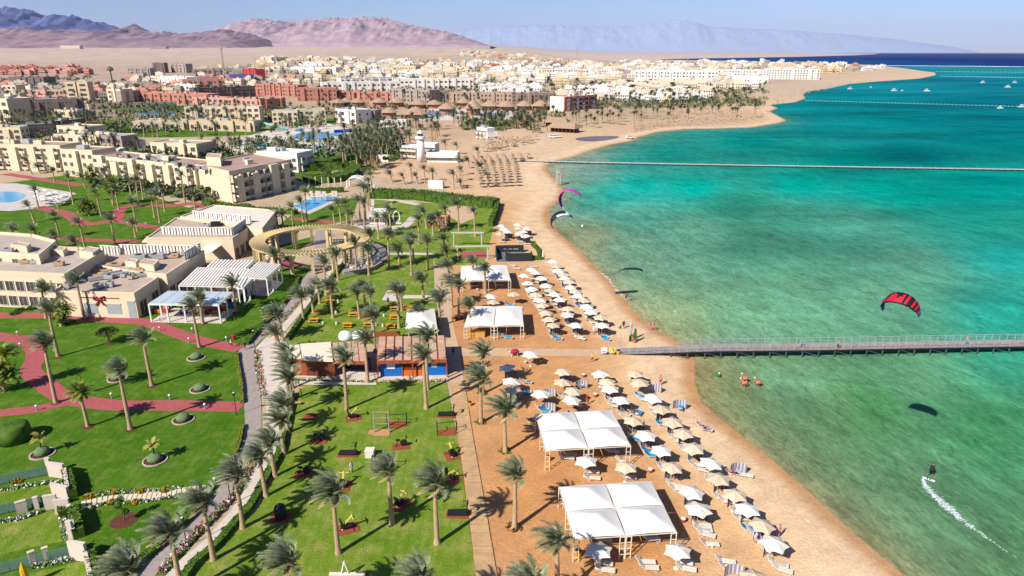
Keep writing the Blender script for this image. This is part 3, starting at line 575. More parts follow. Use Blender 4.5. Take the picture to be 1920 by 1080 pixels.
# ---- labels of the palms
def lab(zone, fmt, group, key, rev=False):
    L = sorted(PZ.get(zone, []), key=key, reverse=rev)
    for i, o in enumerate(L): o['label'] = fmt.replace('#', ORD[i] if i < len(ORD) else str(i + 1)); o['group'] = group
ny = lambda o: o.location.y; nx = lambda o: o.location.x
lab('gym', 'tall date palm standing among the gym machines, # counted from the boardwalk', 'palms on the exercise lawn', nx, True)
lab('gymtop', 'tall date palm by the wooden sports pavilion, # counted from the boardwalk', 'palms around the pavilion', nx, True)
lab('prom', 'windswept date palm along the pale promenade, # up from the bottom edge', 'palms lining the promenade', ny)
lab('picnic', 'date palm on the picnic table lawn, # away from the pavilion', 'palms on the picnic lawn', ny)
lab('beach', 'date palm in the orange sand, # up from the big shade tents', 'palms on the sand', ny)
lab('beachtop', 'date palm beside the small shade tents, # away from the pier', 'palms by the small tents', ny)
lab('shop', 'date palm with soil ring on the lawn by shops, # away from villas', 'palms on the shop lawn', ny)
lab('ring', 'date palm behind the round pergola, # away from it towards the pool', 'palms behind the round pergola', ny)
lab('upper', 'date palm on the playing lawn before the long hedge, # counted from the promenade', 'palms on the playing lawn', nx)
lab('sandlot', 'slim date palm on the bare sand beyond the hedge, # counted from the garden', 'palms on the bare sand', nx)
lab('courtyard', 'date palm in the hotel courtyard garden, # counted from the round pool', 'palms in the courtyard', nx)
for z_, f_, g_ in (('dense', 'dusty date palm in the thick grove behind the long hedge', 'palms in the thick grove'), ('hotelgarden', 'small distant date palm in the hotel pool gardens', 'palms in the hotel gardens'),
                   ('poolside', 'date palm beside the long white hotel wing and pools', 'palms by the pools'), ('hutside', 'distant date palm below the thatched huts', 'palms below the huts'), ('bay', 'small far date palm along the curving bay beach', 'palms along the bay')):
    for o in PZ.get(z_, []): o['label'] = f_; o['group'] = g_
# ------------------------------------------------------------------ bushy palms, fan palm, trees and hedges
def fan_palm(base, top, label, s=1.0):
    B = G(*base); T = atY(top[0], top[1], B.y); t = thing('fan_palm', label, 'palm tree', B); tr = put(TRUNKS[0], 'trunk', t); tr.scale = (0.9, 0.9, T.z - B.z)
    for me in FANCROWN[0]: f_ = put(me, 'frond', t); f_.location = (0, 0, T.z - B.z); f_.scale = (s, s, s)
    put(RINGM, 'planting_bed', t)
fan_palm((165,801), (154,738), 'bright yellow-green fan palm on the lawn just below the red path', 1.0)
for (b_, tops, lb, sc_) in [((115,612), [(115,590),(108,575),(124,582),(118,602),(105,598)], 'dark dense clump of palms standing against the shop wall', 0.85), ((8,735), [(2,690),(20,705),(-8,715),(10,665)], 'dark bushy palm clump at the inner bend of the red path', 1.0),
                           ((168,405), [(162,384),(174,392),(155,394)], 'round yellow-green palm clump on the white paved island', 1.3), ((212,385), [(210,342),(204,352),(218,350),(210,365)], 'tall leafy palm clump before the hotel courtyard facade', 1.3), ((172,345), [(170,320),(176,332),(165,335)], 'bushy palm clump beside the hotel facade recess', 1.2)]:
    B = G(*b_); t = thing('palm_clump', lb, 'palm tree', B, 0, 'bushy palm clumps')
    for i, tp in enumerate(tops):
        T = atY(tp[0], tp[1], B.y + (i % 2) * 0.8); q = put(BUSHCROWN[i % 2], 'crown', t); q.location = (T.x - B.x, (i % 2) * 0.8, max(0.8, T.z - B.z)); q.scale = (sc_ * 0.75,) * 3; q.rotation_euler = (0, 0, i * 1.3)
        s_ = put(TRUNKS[i % 3], 'trunk', t); hz_ = max(0.8, T.z - B.z); s_.matrix_local = Matrix(((.8, 0, T.x - B.x, 0), (0, .8, (i % 2) * 0.8, 0), (0, 0, hz_, 0), (0, 0, 0, 1)))
FOL = mat('tree_foliage', (74,98,38), 0.75, 0.3, 0.6, rnd=0.25, rgb2=(104,124,52), trans=0.1)
FOLD = mat('hedge_foliage', (58,92,18), 0.8, 0.3, 0.9, rnd=0.08, rgb2=(96,126,28), trans=0.08)
BARK = mat('bark', (120,98,76), 0.95, 0.2, 3.0)
def leaf_cloud(b, rs, c, r, n, size, m=0, squash=1.0):
    for k in range(n):
        d = Vector((rs.gauss(0, 1), rs.gauss(0, 1), rs.gauss(0, 1))).normalized() * (rs.random() ** 0.35); p = Vector(c) + Vector((d.x * r, d.y * r, d.z * r * squash))
        u = Vector((rs.gauss(0, 1), rs.gauss(0, 1), rs.gauss(0, 1))).normalized(); v = u.orthogonal().normalized(); s_ = size * rs.uniform(0.6, 1.3)
        b.add([p - u * s_, p + v * s_ * 0.6, p + u * s_, p - v * s_ * 0.6], [(0, 1, 2, 3)], m)
def crown_mesh(seed, n=420):
    rs = random.Random(seed); b = MB()
    for k in range(9):
        a = rs.uniform(0, 6.28); q = rs.uniform(0, 0.62); leaf_cloud(b, rs, (q * math.cos(a), q * math.sin(a), rs.uniform(-0.35, 0.5)), rs.uniform(0.32, 0.5), n // 9, 0.10, 0, 0.8)
    return b.mesh('crown', FOL)
TREEC = [crown_mesh(s_) for s_ in (1, 2, 3, 4)]
STEM = MB().tube([(0, 0, 0), (0.1, 0, 0.5), (0, 0.1, 1)], [0.5, 0.35, 0.2], 5).mesh('trunk', BARK)
TZ = {}
def tree(base, h, r, zone, name='leafy_tree'):
    B = G(*base); rs = random.Random(int(base[0] * 31 + base[1] * 17)); t = thing(name, 'leafy tree', 'tree', B, 0)
    s_ = put(STEM, 'trunk', t); s_.scale = (0.35 * r * 0.3, 0.35 * r * 0.3, h * 0.55); c = put(rs.choice(TREEC), 'crown', t); c.location = (0, 0, h * 0.6); c.scale = (r, r, h * 0.5); c.rotation_euler = (0, 0, rs.uniform(0, 6.28)); TZ.setdefault(zone, []).append(t)
def trees(poly, n, zone, seed, h=(3, 6), r=(1.6, 3.2), mind=8):
    rs = random.Random(seed)
    for p in sorted(scatter_px(poly, n, seed, mind), key=lambda q: -q[1]): tree(p, rs.uniform(*h), rs.uniform(*r), zone)
trees([(560,345),(640,342),(652,310),(560,305)], 16, 'lane', 2, (2.5, 4), (2, 3.5), 8)
trees([(640,330),(700,330),(760,300),(770,275),(700,290),(650,300)], 20, 'grove', 3, (3, 5), (2, 3.5), 8)
trees([(30,270),(250,262),(460,262),(640,232),(600,222),(300,205),(150,230),(20,250)], 40, 'garden', 4, (3, 6), (2.2, 4), 11)
trees([(270,315),(380,330),(410,318),(390,300),(280,296)], 12, 'villa', 5, (2, 4), (1.6, 2.8), 9)
trees([(860,242),(1010,250),(1020,235),(930,222),(870,226)], 16, 'hut', 6, (5, 9), (3, 5), 9)
trees([(1180,196),(1300,205),(1430,190),(1440,160),(1300,170),(1180,180)], 26, 'coast', 7, (5, 9), (4, 7), 9)
trees([(560,165),(850,172),(1000,186),(1300,178),(1300,150),(1000,152),(700,152)], 44, 'town', 8, (6, 11), (5, 10), 9)
trees([(0,240),(160,236),(170,190),(0,190)], 14, 'west', 9, (5, 9), (4, 7), 12)
trees([(8,205),(300,175),(560,170),(560,140),(300,150),(0,160)], 30, 'west', 10, (6, 10), (5, 9), 12)
for z_, f_, g_ in (('lane', 'rounded green garden tree beside the white hotel wing', 'garden trees by the white wing'), ('grove', 'dusty leafy tree amid the thick palm grove', 'trees in the palm grove'), ('garden', 'leafy tree in the distant hotel gardens', 'trees in hotel gardens'),
                   ('villa', 'low leafy tree beside the cream garden villas', 'trees by the garden villas'), ('hut', 'tall dark tree standing below the thatched huts', 'trees below the huts'), ('coast', 'dark green tree in the plantation behind the bay', 'trees behind the bay'),
                   ('town', 'small dark tree between the far town blocks', 'trees in the far town'), ('west', 'dark tree among the far cream and red hotels', 'trees by far hotels')):
    for o in TZ.get(z_, []): o['label'] = f_; o['group'] = g_
def hedge(px, w_, h, label, m=None, z=0.05, density=26, world=None, name='hedge'):
    c = world or catmull([G(*p) for p in px], 4); rs = random.Random(int(c[0].x * 10) + 5); b = MB(); leaf = MB()
    for i in range(len(c) - 1):
        a, d = c[i], c[i + 1]; L = (d - a).length
        if L < 1e-3: continue
        dr = (d - a).normalized(); nn = Vector((-dr.y, dr.x, 0)); k = max(1, int(L / 1.6))
        for j in range(k):
            p = a.lerp(d, j / k); q = a.lerp(d, (j + 1.04) / k); hh = h * rs.uniform(0.9, 1.06); ww = w_ / 2 * rs.uniform(0.88, 1.0); zz = [p.z + z, q.z + z]
            b.add([p - nn*ww, p + nn*ww, q + nn*ww, q - nn*ww] , [(3,2,1,0)]); o = len(b.v) - 4
            for kk in range(4): b.v[o + kk] = (*b.v[o + kk][:2], -0.1 + p.z)
            o2 = len(b.v); b.v += [(*b.v[o + kk][:2], hh * 0.88 + p.z) for kk in range(4)]
            for kk in range(4): b.f.append((o + kk, o + (kk+1) % 4, o2 + (kk+1) % 4, o2 + kk)); b.m.append(0)
            b.f.append((o2, o2+1, o2+2, o2+3)); b.m.append(0)
            for _ in range(int(density * L / k * (w_ + 2 * h) / 3)):
                u, v_ = rs.uniform(-.05, 1.05), rs.uniform(-1.08, 1.08); s3 = rs.random()
                pt = p.lerp(q, u) + nn * ww * v_; pt.z = p.z + (hh * rs.uniform(0.86, 1.04) if s3 < .5 else hh * rs.random())
                if s3 >= .5: pt += nn * (ww * 1.05 * (1 if v_ > 0 else -1) - ww * v_)
                uu = Vector((rs.gauss(0, 1), rs.gauss(0, 1), rs.gauss(0, 1))).normalized(); vv = uu.orthogonal().normalized(); sz = min(0.16, 0.1 + h * 0.05) * (1.0 if density > 10 else 1.9)
                b.add([pt - uu*sz, pt + vv*sz*.6, pt + uu*sz, pt - vv*sz*.6], [(0, 1, 2, 3)])
    o = b.build(name, m or FOLD); return tag(o, label, 'hedge', 'clipped hedges')
hedge([(232,1300),(347,1085),(404,1028),(442,984),(472,950),(504,890),(524,852),(534,810),(543,768),(548,740)], 0.9, 0.8, 'long low dark hedge between promenade and exercise lawn')
hedge([(538,640),(568,596),(596,558),(620,526),(640,503),(655,478)], 0.8, 0.8, 'low dark hedge between promenade and picnic lawn')
hedge([(110,1300),(246,1080),(312,1015),(372,955),(398,916)], 0.9, 0.9, 'clipped hedge between the road and villa garden lawn')
hedge([(420,885),(446,845),(455,800)], 0.5, 0.7, 'thin yellowish hedge along the road at the big lawn', mat('yellow_hedge', (116,124,30), 0.8, 0.3, 1.0))
hedge([(455,758),(452,720),(447,690),(444,664)], 0.5, 0.7, 'thin yellowish hedge beside the road below the red path', MATS['yellow_hedge'])
hedge([(462,648),(500,604),(530,572),(553,540),(560,520)], 0.9, 0.8, 'dark hedge along the road below the white pergolas')
hedge([(690,370),(780,372),(860,382),(930,388)], 7, 3.0, 'long thick green hedge between playing lawn and bare sand', None, 0.05, 5)
hedge([(934,385),(928,405),(920,425)], 1.4, 2.2, 'hedge corner running down the sand side of playing lawn', None, 0.05, 8)
hedge([(470,395),(500,398),(530,400),(555,402)], 2.2, 1.6, 'clipped hedge below the hotel end block by the pool', None, 0.05, 8)
hedge([(385,384),(430,392),(470,392)], 3, 1.8, 'rounded hedge at the foot of the hotel end wall', None, 0.05, 8)
hedge([(566,358),(600,362),(645,360)], 2, 2.0, 'green hedge in front of the white poolside fence', None, 0.05, 8)
hedge([(572,320),(610,318),(655,318)], 6, 3.2, 'tall dense hedge row beside the white hotel wing', None, 0.05, 4)
hedge([(575,338),(620,342),(660,330),(668,312)], 5, 3, 'tall flowering hedge row behind the garden posts', None, 0.05, 4)
hedge([(600,312),(650,300),(720,282)], 6, 3, 'tall dark hedge below the water park pools', None, 0.05, 4)
hedge([(947,489),(975,489)], 0.8, 1.3, 'short hedge in front of the black beach bar'); hedge([(987,488),(1013,487)], 0.8, 1.2, 'second short hedge right beside the black beach bar')
hedge([(1013,488),(1008,470),(998,461)], 0.8, 1.2, 'curved hedge around the seaward end of beach bar')
# ------------------------------------------------------------------ beach: parasols, loungers, windbreaks
WHITE = mat('white_canvas', (238,230,216), 0.7, 0.04, 1.0, rnd=0.04)
BEIGE = mat('beige_canvas', (222,200,170), 0.75, 0.06, 1.0, rnd=0.06)
PLAST = mat('white_plastic', (244,236,220), 0.45, 0.04, 1.0, spec=0.5, rnd=0.05)
POLEM = mat('parasol_pole', (190,180,168), 0.5, 0.1, 1.0)
TOWEL = mat('blue_towel', (20,160,220), 0.9, 0.12, 2.0, rnd=0.12)
TOWELD = mat('navy_towel', (32,70,140), 0.9, 0.12, 2.0, rnd=0.2)
SCRD = mat('dark_screen', (92,84,92), 0.8, 0.1, 1.0); SCRL = mat('light_screen', (206,204,210), 0.8, 0.06, 1.0); SCRM = mat('mid_screen', (150,144,152), 0.8, 0.06, 1.0)
YEL = mat('yellow_plastic', (228,164,30), 0.5, 0.1, 1.0); CLAY = mat('clay_pot', (190,96,58), 0.8, 0.1, 2.0)
def canopy_mesh(seed, m, r=1.55, n=6):
    rs = random.Random(seed); b = MB(); V = [(0, 0, 0.62)]; Fc = []
    for k in range(n):
        a = 2 * math.pi * k / n; sag = rs.uniform(-0.03, 0.03)
        V += [(0.5*r*math.cos(a), 0.5*r*math.sin(a), 0.38), (r*math.cos(a), r*math.sin(a), sag)]
    for k in range(n):
        a = 2 * math.pi * (k + .5) / n
        V += [(0.44*r*math.cos(a), 0.44*r*math.sin(a), 0.33), (0.76*r*math.cos(a), 0.76*r*math.sin(a), 0.06)]
    for k in range(n):
        i0, e0 = 1 + 2*k, 2 + 2*k; i1, e1 = 1 + 2*((k+1) % n), 2 + 2*((k+1) % n); mi, me_ = 1 + 2*n + 2*k, 2 + 2*n + 2*k
        Fc += [(0, i0, mi), (0, mi, i1), (i0, e0, me_, mi), (mi, me_, e1, i1)]
    nv = len(V); V2 = [(x, y, z - 0.02) for x, y, z in V]; b.add(V, Fc); b.add(V2, [f_[::-1] for f_ in Fc])
    for k in range(n):
        e0, me_, e1 = 2 + 2*k, 2 + 2*n + 2*k, 2 + 2*((k+1) % n)
        b.f += [(e0, nv + e0, nv + me_, me_), (me_, nv + me_, nv + e1, e1)]; b.m += [0, 0]
    return b.mesh('canopy', m)
CAN = {'w': [canopy_mesh(i, WHITE) for i in range(3)], 'b': [canopy_mesh(i + 5, BEIGE) for i in range(3)]}
PPOLE = MB().tube([(0, 0, 0), (0, 0, 2.72)], 0.03, 6).mesh('pole', POLEM)
FINIAL = MB().lathe([(0.02, 0), (0.06, 0.03), (0.05, 0.1), (0.01, 0.14)], 6).mesh('finial', POLEM)
PBASE = MB().lathe([(0.28, 0), (0.28, 0.08), (0.08, 0.14), (0.04, 0.3)], 10).mesh('base', PLAST)
def parasol(px, py, kind, label, group, tilt=None):
    B = G(px, py, 2.3); B.z = 0; rs = random.Random(int(px * 3 + py)); t = thing('parasol', label, 'parasol', B, rs.uniform(0, 0.8), group)
    put(PPOLE, 'pole', t); put(PBASE, 'base', t); c = put(rs.choice(CAN[kind]), 'canopy', t); c.location = (0, 0, 2.1); c.rotation_euler = (rs.uniform(-.07, .07), rs.uniform(-.07, .07), 0)
    s_ = rs.uniform(0.95, 1.05); c.scale = (s_, s_, s_); f_ = put(FINIAL, 'finial', t); f_.location = (0, 0, 2.72); return t
def lounger_parts():
    b = MB(); b.box(-0.32, 1.05, -0.33, 0.33, 0.30, 0.36)
    for k in range(6): b.box(-0.28 + k*.22, -0.12 + k*.22, -0.30, 0.30, 0.362, 0.385)
    seat = b.mesh('seat', PLAST)
    b = MB(); b.obox((-0.62, 0, 0.55), (0.80, 0.64, 0.05), 0, 0, ('Y', R(38))); b.obox((-0.97, 0, 0.84), (0.16, 0.4, 0.07), 0, 0, ('Y', R(38))); back = b.mesh('backrest', PLAST)
    def leg(x, d): 
        b = MB()
        for y in (-0.29, 0.29):
            b.tube([(x - d, y, 0.32), (x, y, 0.0), (x + d, y, 0.32)], 0.035, 4)
        b.tube([(x, -0.29, 0.03), (x, 0.29, 0.03)], 0.03, 4); return b.mesh('leg', PLAST)
    return seat, back, leg(-0.35, 0.22), leg(0.72, 0.22)
LP_ = lounger_parts()
def towel_mesh(m, full=True):
    b = MB(); xs = ([-0.86, -0.6, -0.34] if full else []) + [-0.2, 0.3, 0.8]; V = []
    for x in xs:
        z = 0.41 if x > -0.3 else 0.41 + (-0.3 - x) * 0.78
        for y in (-0.36, -0.12, 0.12, 0.36): V.append((x, y, z + (0.0 if abs(y) < .2 else -0.03)))
    n = len(xs); Fc = [(i*4 + j, (i+1)*4 + j, (i+1)*4 + j + 1, i*4 + j + 1) for i in range(n - 1) for j in range(3)]
    b.add(V, Fc); b.add([(x, y, z + 0.025) for x, y, z in V], [f_[::-1] for f_ in Fc])
    return b.mesh('towel', m)
TOWM = {'b': towel_mesh(TOWEL), 'h': towel_mesh(TOWEL, False), 'n': towel_mesh(TOWELD), 'w': towel_mesh(BEIGE, False)}
LOUNG = []
def lounger(P, rz, label, group, towel=None, tlabel=None):
    t = thing('sun_lounger', label, 'sun lounger', (P[0], P[1], P[2] if len(P) > 2 else 0), rz, group)
    for me, nm in zip(LP_, ('seat', 'backrest', 'leg', 'leg')): put(me, nm, t)
    if towel:
        cn = 'navy' if towel == 'n' else 'sand coloured' if towel == 'w' else 'bright blue'
        lbl = f"{cn} towel on the {'outer' if 'outer side' in label else 'third' if 'half under' in label else 'near'} lounger, {label.split('parasol, ')[1]}" if 'parasol, ' in label else cn + ' towel on: ' + ' '.join(label.split()[:11])
        o = put(TOWM[towel], 'towel', None, t.location, rz); tag(o, tlabel or lbl, 'towel', 'towels on loungers')
    return t
def screen_mesh(pale):
    b = MB(); n = 11
    for k in range(n):
        a0 = R(-52 + 104 * k / n); a1 = R(-52 + 104 * (k + 1) / n); r_ = 1.25 + (0.02 if k % 2 else 0); m = (0 if k % 2 else 1)
        q = [(r_ * math.sin(a), -r_ * math.cos(a) + 1.25) for a in (a0, a1)]; q2 = [((r_ + .03) * math.sin(a), -(r_ + .03) * math.cos(a) + 1.25) for a in (a0, a1)]
        V = [(*q[0], .05), (*q[1], .05), (*q2[1], .05), (*q2[0], .05)]; V += [(x, y, 1.3 + 0.03 * (k % 2)) for x, y, z in V]
        b.add([(x, -y + .3, z) for x, y, z in V], [(0,3,2,1)[::-1], (4,5,6,7)[::-1], (0,1,5,4)[::-1], (1,2,6,5)[::-1], (2,3,7,6)[::-1], (3,0,4,7)[::-1]], m)
    return b.mesh('windbreak', [SCRL, SCRM] if pale else [SCRD, SCRM])
SCR = {False: screen_mesh(False), True: screen_mesh(True)}
def windbreak(P, rz, label, pale=False, group='striped windbreaks'):
    o = put(SCR[pale], 'windbreak', None, P, rz); return tag(o, label, 'windbreak', group)
def near_umb(px, py, kind, desc, place, loungers=2, screen=True, towels=(), group='parasols', sg=0):
    """a parasol with its windbreak and its two loungers, each a thing of its own"""
    cn = 'white' if kind == 'w' else 'beige'; p = parasol(px, py, kind, f'{cn} parasol, {place}', group); B = p.location; rs = random.Random(int(px * 11 + py * 3))
    if screen: windbreak((B.x + 0.45 + rs.uniform(-.2, .2), B.y + 0.55 + rs.uniform(-.15, .15), 0), R(rs.uniform(-6, 14)), f'grey striped windbreak behind the {cn} parasol, {place}')
    offs = [(0.25, -0.85), (0.55, -1.75), (-0.3, 0.1)][:loungers]
    for i, (dx, dy) in enumerate(offs):
        tw = towels[i] if i < len(towels) else None
        lounger((B.x + dx + rs.uniform(-.15, .15), B.y + dy + rs.uniform(-.15, .15)), R(rs.uniform(-26, -8)), f'white lounger {("close by", "on the outer side of", "half under")[i]} the parasol, {place}', 'white sun loungers', tw)
ROWS = {
 'lower hotel-side row': [(951,688,'w',0,1,()),(959,714,'w',1,0,('b',)),(961,729,'b',1,0,('b',)),(1014,737,'w',2,0,('h','b')),],
 'lower second row': [(1056,696,'b',1,1,()),(1055,716,'b',2,0,()),(1074,732,'b',1,0,()),(1072,749,'w',2,0,('n','b')),],
 'lower third row': [(1126,700,'w',0,1,()),(1138,715,'b',2,0,()),(1144,728,'w',2,1,('h',)),(1165,749,'w',2,1,('w',)),(1187,788,'b',2,1,('w','b')),(1211,815,'w',2,1,('b','b')),(1240,843,'w',2,1,()),(1260,875,'b',2,1,()),(1297,921,'w',2,1,()),(1310,953,'w',2,1,())],
 'lower shore row': [(1191,700,'b',0,1,()),(1199,716,'b',2,0,('b',)),(1225,745,'w',2,0,()),(1239,766,'b',1,1,('b',)),(1261,790,'b',2,1,('w',)),(1281,811,'b',2,1,()),(1300,839,'b',2,1,()),(1333,867,'w',2,0,()),(1347,896,'b',2,1,()),(1378,926,'b',2,1,()),(1401,953,'w',2,1,('b',)),(1429,983,'b',2,1,('h',)),(1451,1017,'w',2,1,('w',)),(1414,1082,'b',0,1,())],
 'upper inland row': [(983,516,'w',1,0,()),(990,530,'w',1,1,()),(997,541,'w',1,1,()),(1005,552,'b',1,0,()),(1012,562,'w',1,1,()),(1017,572,'b',1,0,()),(1024,586,'b',1,1,()),(1030,598,'b',1,1,()),(1037,609,'b',2,1,('h','b'))],
 'upper middle row': [(997,505,'w',1,0,()),(1005,511,'w',1,0,()),(1016,521,'w',1,1,()),(1024,535,'w',1,1,()),(1031,544,'b',1,0,()),(1040,551,'w',1,1,()),(1050,561,'w',1,1,()),(1065,578,'b',1,1,()),(1064,589,'w',1,1,()),(1080,609,'w',2,1,())],
 'upper shore row': [(1037,490,'w',1,0,('h',)),(1044,499,'b',1,1,('b',)),(1047,507,'w',1,1,()),(1056,514,'b',1,0,()),(1059,521,'w',1,1,('b',)),(1067,528,'b',1,0,('b',)),(1070,538,'w',1,1,()),(1079,546,'b',1,0,()),(1085,554,'w',1,1,('b',)),(1095,562,'b',1,1,()),(1100,574,'w',1,0,()),(1109,584,'w',1,1,()),(1126,594,'b',1,1,('b',)),(1129,609,'w',2,1,('b','b'))],
 'cluster beyond the beach bar': [(940,423,'w',1,0,()),(945,429,'w',1,1,()),(971,421,'w',1,0,()),(972,427,'b',1,0,()),(951,434,'w',1,1,()),(938,438,'b',1,0,()),(973,438,'w',1,1,()),(981,434,'w',1,0,()),(985,442,'w',1,1,()),(988,428,'w',1,1,())],
}
for rn, L in ROWS.items():
    for i, (px, py, k, nl, scn, tw) in enumerate(L):
        low = rn.startswith('lower'); near_umb(px, py, k, '', f'{ORD[i]} of {rn}' + (' from pier' if low else ' from bar' if rn.startswith('upper') else ''), nl, bool(scn), tw, 'parasols of the ' + rn)
def lone(px, py, k, label): return parasol(px, py, k, label, 'lone parasols')
lone(995,663,'w','white parasol by the cross walkway next to camel figure'); lone(1099,863,'w','white parasol between the two big shade tents'); lone(1174,874,'b','beige ribbed parasol between two big tents and shore rows')
lone(1271,1031,'w','large white parasol at seaward corner of lowest tent'); lone(1122,1030,'w','white parasol in palm shade before the lowest tent')
lone(920,555,'w','white parasol between the two small shade tents'); lone(925,566,'b','beige parasol behind the small tent nearest the pier'); lone(963,551,'b','tall beige parasol on the sand between small tents')
def gl(px, py, rz, label, tw=None): B = G(px, py, 0.3); return lounger((B.x, B.y), R(rz), label, 'white sun loungers', tw)
for px, py, rz, lb, tw in [(1108,884,-6,'white lounger in front of parasol between tents, upper one',None),(1110,896,-6,'white lounger in front of parasol between tents, lower one',None),(1066,852,-8,'white lounger under the middle tent, promenade side','w'),(1062,858,-8,'white lounger at the front edge of middle tent',None),(1146,846,-8,'white lounger under the middle tent, sea side',None),(1140,840,-8,'shaded lounger deep under the middle tent','w'),
   (1178,894,-12,'white lounger below the beige ribbed parasol',None),(1168,866,-30,'white lounger above the beige ribbed parasol',None),(1130,1012,-6,'white lounger under front edge of the lowest tent',None),(1220,1010,-6,'white lounger at sea end of the lowest tent',None),(1215,1003,-6,'shaded lounger deep inside the lowest tent','w'),(1130,1055,-8,'white lounger in palm shade, upper of the pair',None),(1134,1068,-10,'white lounger in palm shade, lower of the pair',None),
   (1210,1053,-4,'empty white lounger, upper of the pair below lowest tent',None),(1216,1064,-4,'empty white lounger, lower of the pair below lowest tent',None),(1280,1053,-14,'white lounger below large white parasol, upper one',None),(1286,1066,-14,'white lounger below large white parasol, lower one',None),(1330,1020,-4,'single white lounger on open sand by small table',None),(1360,1052,-10,'white lounger on open sand, upper of bottom pair',None),(1366,1064,-10,'white lounger on open sand, lower of bottom pair',None),
   (1316,985,-4,'white lounger below second shore parasol, upper one',None),(1318,994,-4,'white lounger below second shore parasol, lower one',None),(1318,800,-22,'blue covered lounger alone near the water','b'),(1322,804,-22,'second blue covered lounger near the water, outer one','b'),(1374,886,-16,'blue covered lounger beside the pale windbreak','n'),(1396,890,-20,'white lounger standing by the pale curved windbreak',None),
   (986,716,-12,'turquoise covered lounger with a sunbather by palms','b'),(984,735,10,'lounger with turquoise cover facing the palms','b'),(995,787,40,'lounger with blue towel at tent corner, hotel side','n'),(1090,724,20,'blue covered lounger inside the pale windbreak','b'),(1030,762,-12,'white lounger by pale windbreak above middle tent','w'),(1188,772,30,'blue covered lounger above middle tent corner','b'),(1198,776,60,'second blue covered lounger above middle tent corner','b'),(1276,766,70,'blue covered lounger inside round pale windbreak','b'),
   (888,536,0,'white lounger under the far small tent, hotel side',None),(935,535,0,'white lounger under the far small tent, sea side',None),(960,497,-20,'white lounger left out beside the bar hedge',None),(968,503,-20,'white lounger next to the bar hedge lounger',None),(1000,500,-20,'lounger with white towel at bar corner','w'),(943,630,-20,'blue covered lounger before the small tent by pier','b'),(952,632,-18,'second blue lounger before the small tent by pier','b'),(955,571,-15,'blue covered lounger behind the small tent by pier','b'),(970,578,-15,'white lounger behind the small tent by pier',None)]: gl(px, py, rz, lb, tw)
for px, py, rz, lb in [(1090,722,10,'pale curved windbreak around a blue lounger, second row'),(1029,765,0,'pale curved windbreak just above the middle tent'),(1228,729,-8,'pale curved windbreak on shore row near the water'),(1274,759,0,'pale round windbreak around blue lounger near water'),(1384,879,0,'pale curved windbreak beside the shore row, lone'),(1376,1072,0,'pale curved windbreak at the bottom of the beach'),(968,740,5,'pale windbreak in palm shade at hotel side row'),(1030,738,5,'pale windbreak beside first white parasol of hotel side')]:
    B = G(px, py, 0.6); windbreak((B.x, B.y, 0), R(rz), lb, True)
# ------------------------------------------------------------------ shade tents
TENTW = mat('tent_canvas', (250,244,234), .7, .03, .6)
TFR = mat('tent_frame', (244,232,206), 0.6, 0.05, 1.0)
def cell_mesh(q, apex, nm='canopy_panel'):       # q: four corners (world xyz) ; a sagging pyramid of cloth
    b = MB(); N = 8; c = sum((Vector(p) for p in q), Vector()) / 4; c.z = apex; V = []
    for j in range(N + 1):
        for i in range(N + 1):
            u, v_ = i / N, j / N; p = (Vector(q[0]) * (1-u) + Vector(q[1]) * u) * (1-v_) + (Vector(q[3]) * (1-u) + Vector(q[2]) * u) * v_
            e = min(u, 1-u, v_, 1-v_) * 2; edge = 0.18 * 4 * (u * (1-u) if min(v_, 1-v_) < 1e-6 else v_ * (1-v_) if min(u, 1-u) < 1e-6 else 0)
            V.append((p.x, p.y, p.z + (c.z - p.z) * (e ** 1.05) + (edge * 0.6)))
    Fc = [(j*(N+1) + i, j*(N+1) + i + 1, (j+1)*(N+1) + i + 1, (j+1)*(N+1) + i) for j in range(N) for i in range(N)]
    b.add(V, Fc); b.add([(x, y, z - .03) for x, y, z in V], [f_[::-1] for f_ in Fc]); return b.mesh(nm, TENTW, True)
def ladder(b, p, d, h, w_=0.55):
    p = Vector(p); d = Vector(d).normalized() * w_
    for q in (p, p + d): b.tube([(q.x, q.y, 0), (q.x, q.y, h)], 0.06, 4)
    for k in range(4): z = h * (0.2 + 0.25 * k); b.tube([(p.x, p.y, z), ((p + d).x, (p + d).y, z)], 0.045, 4)
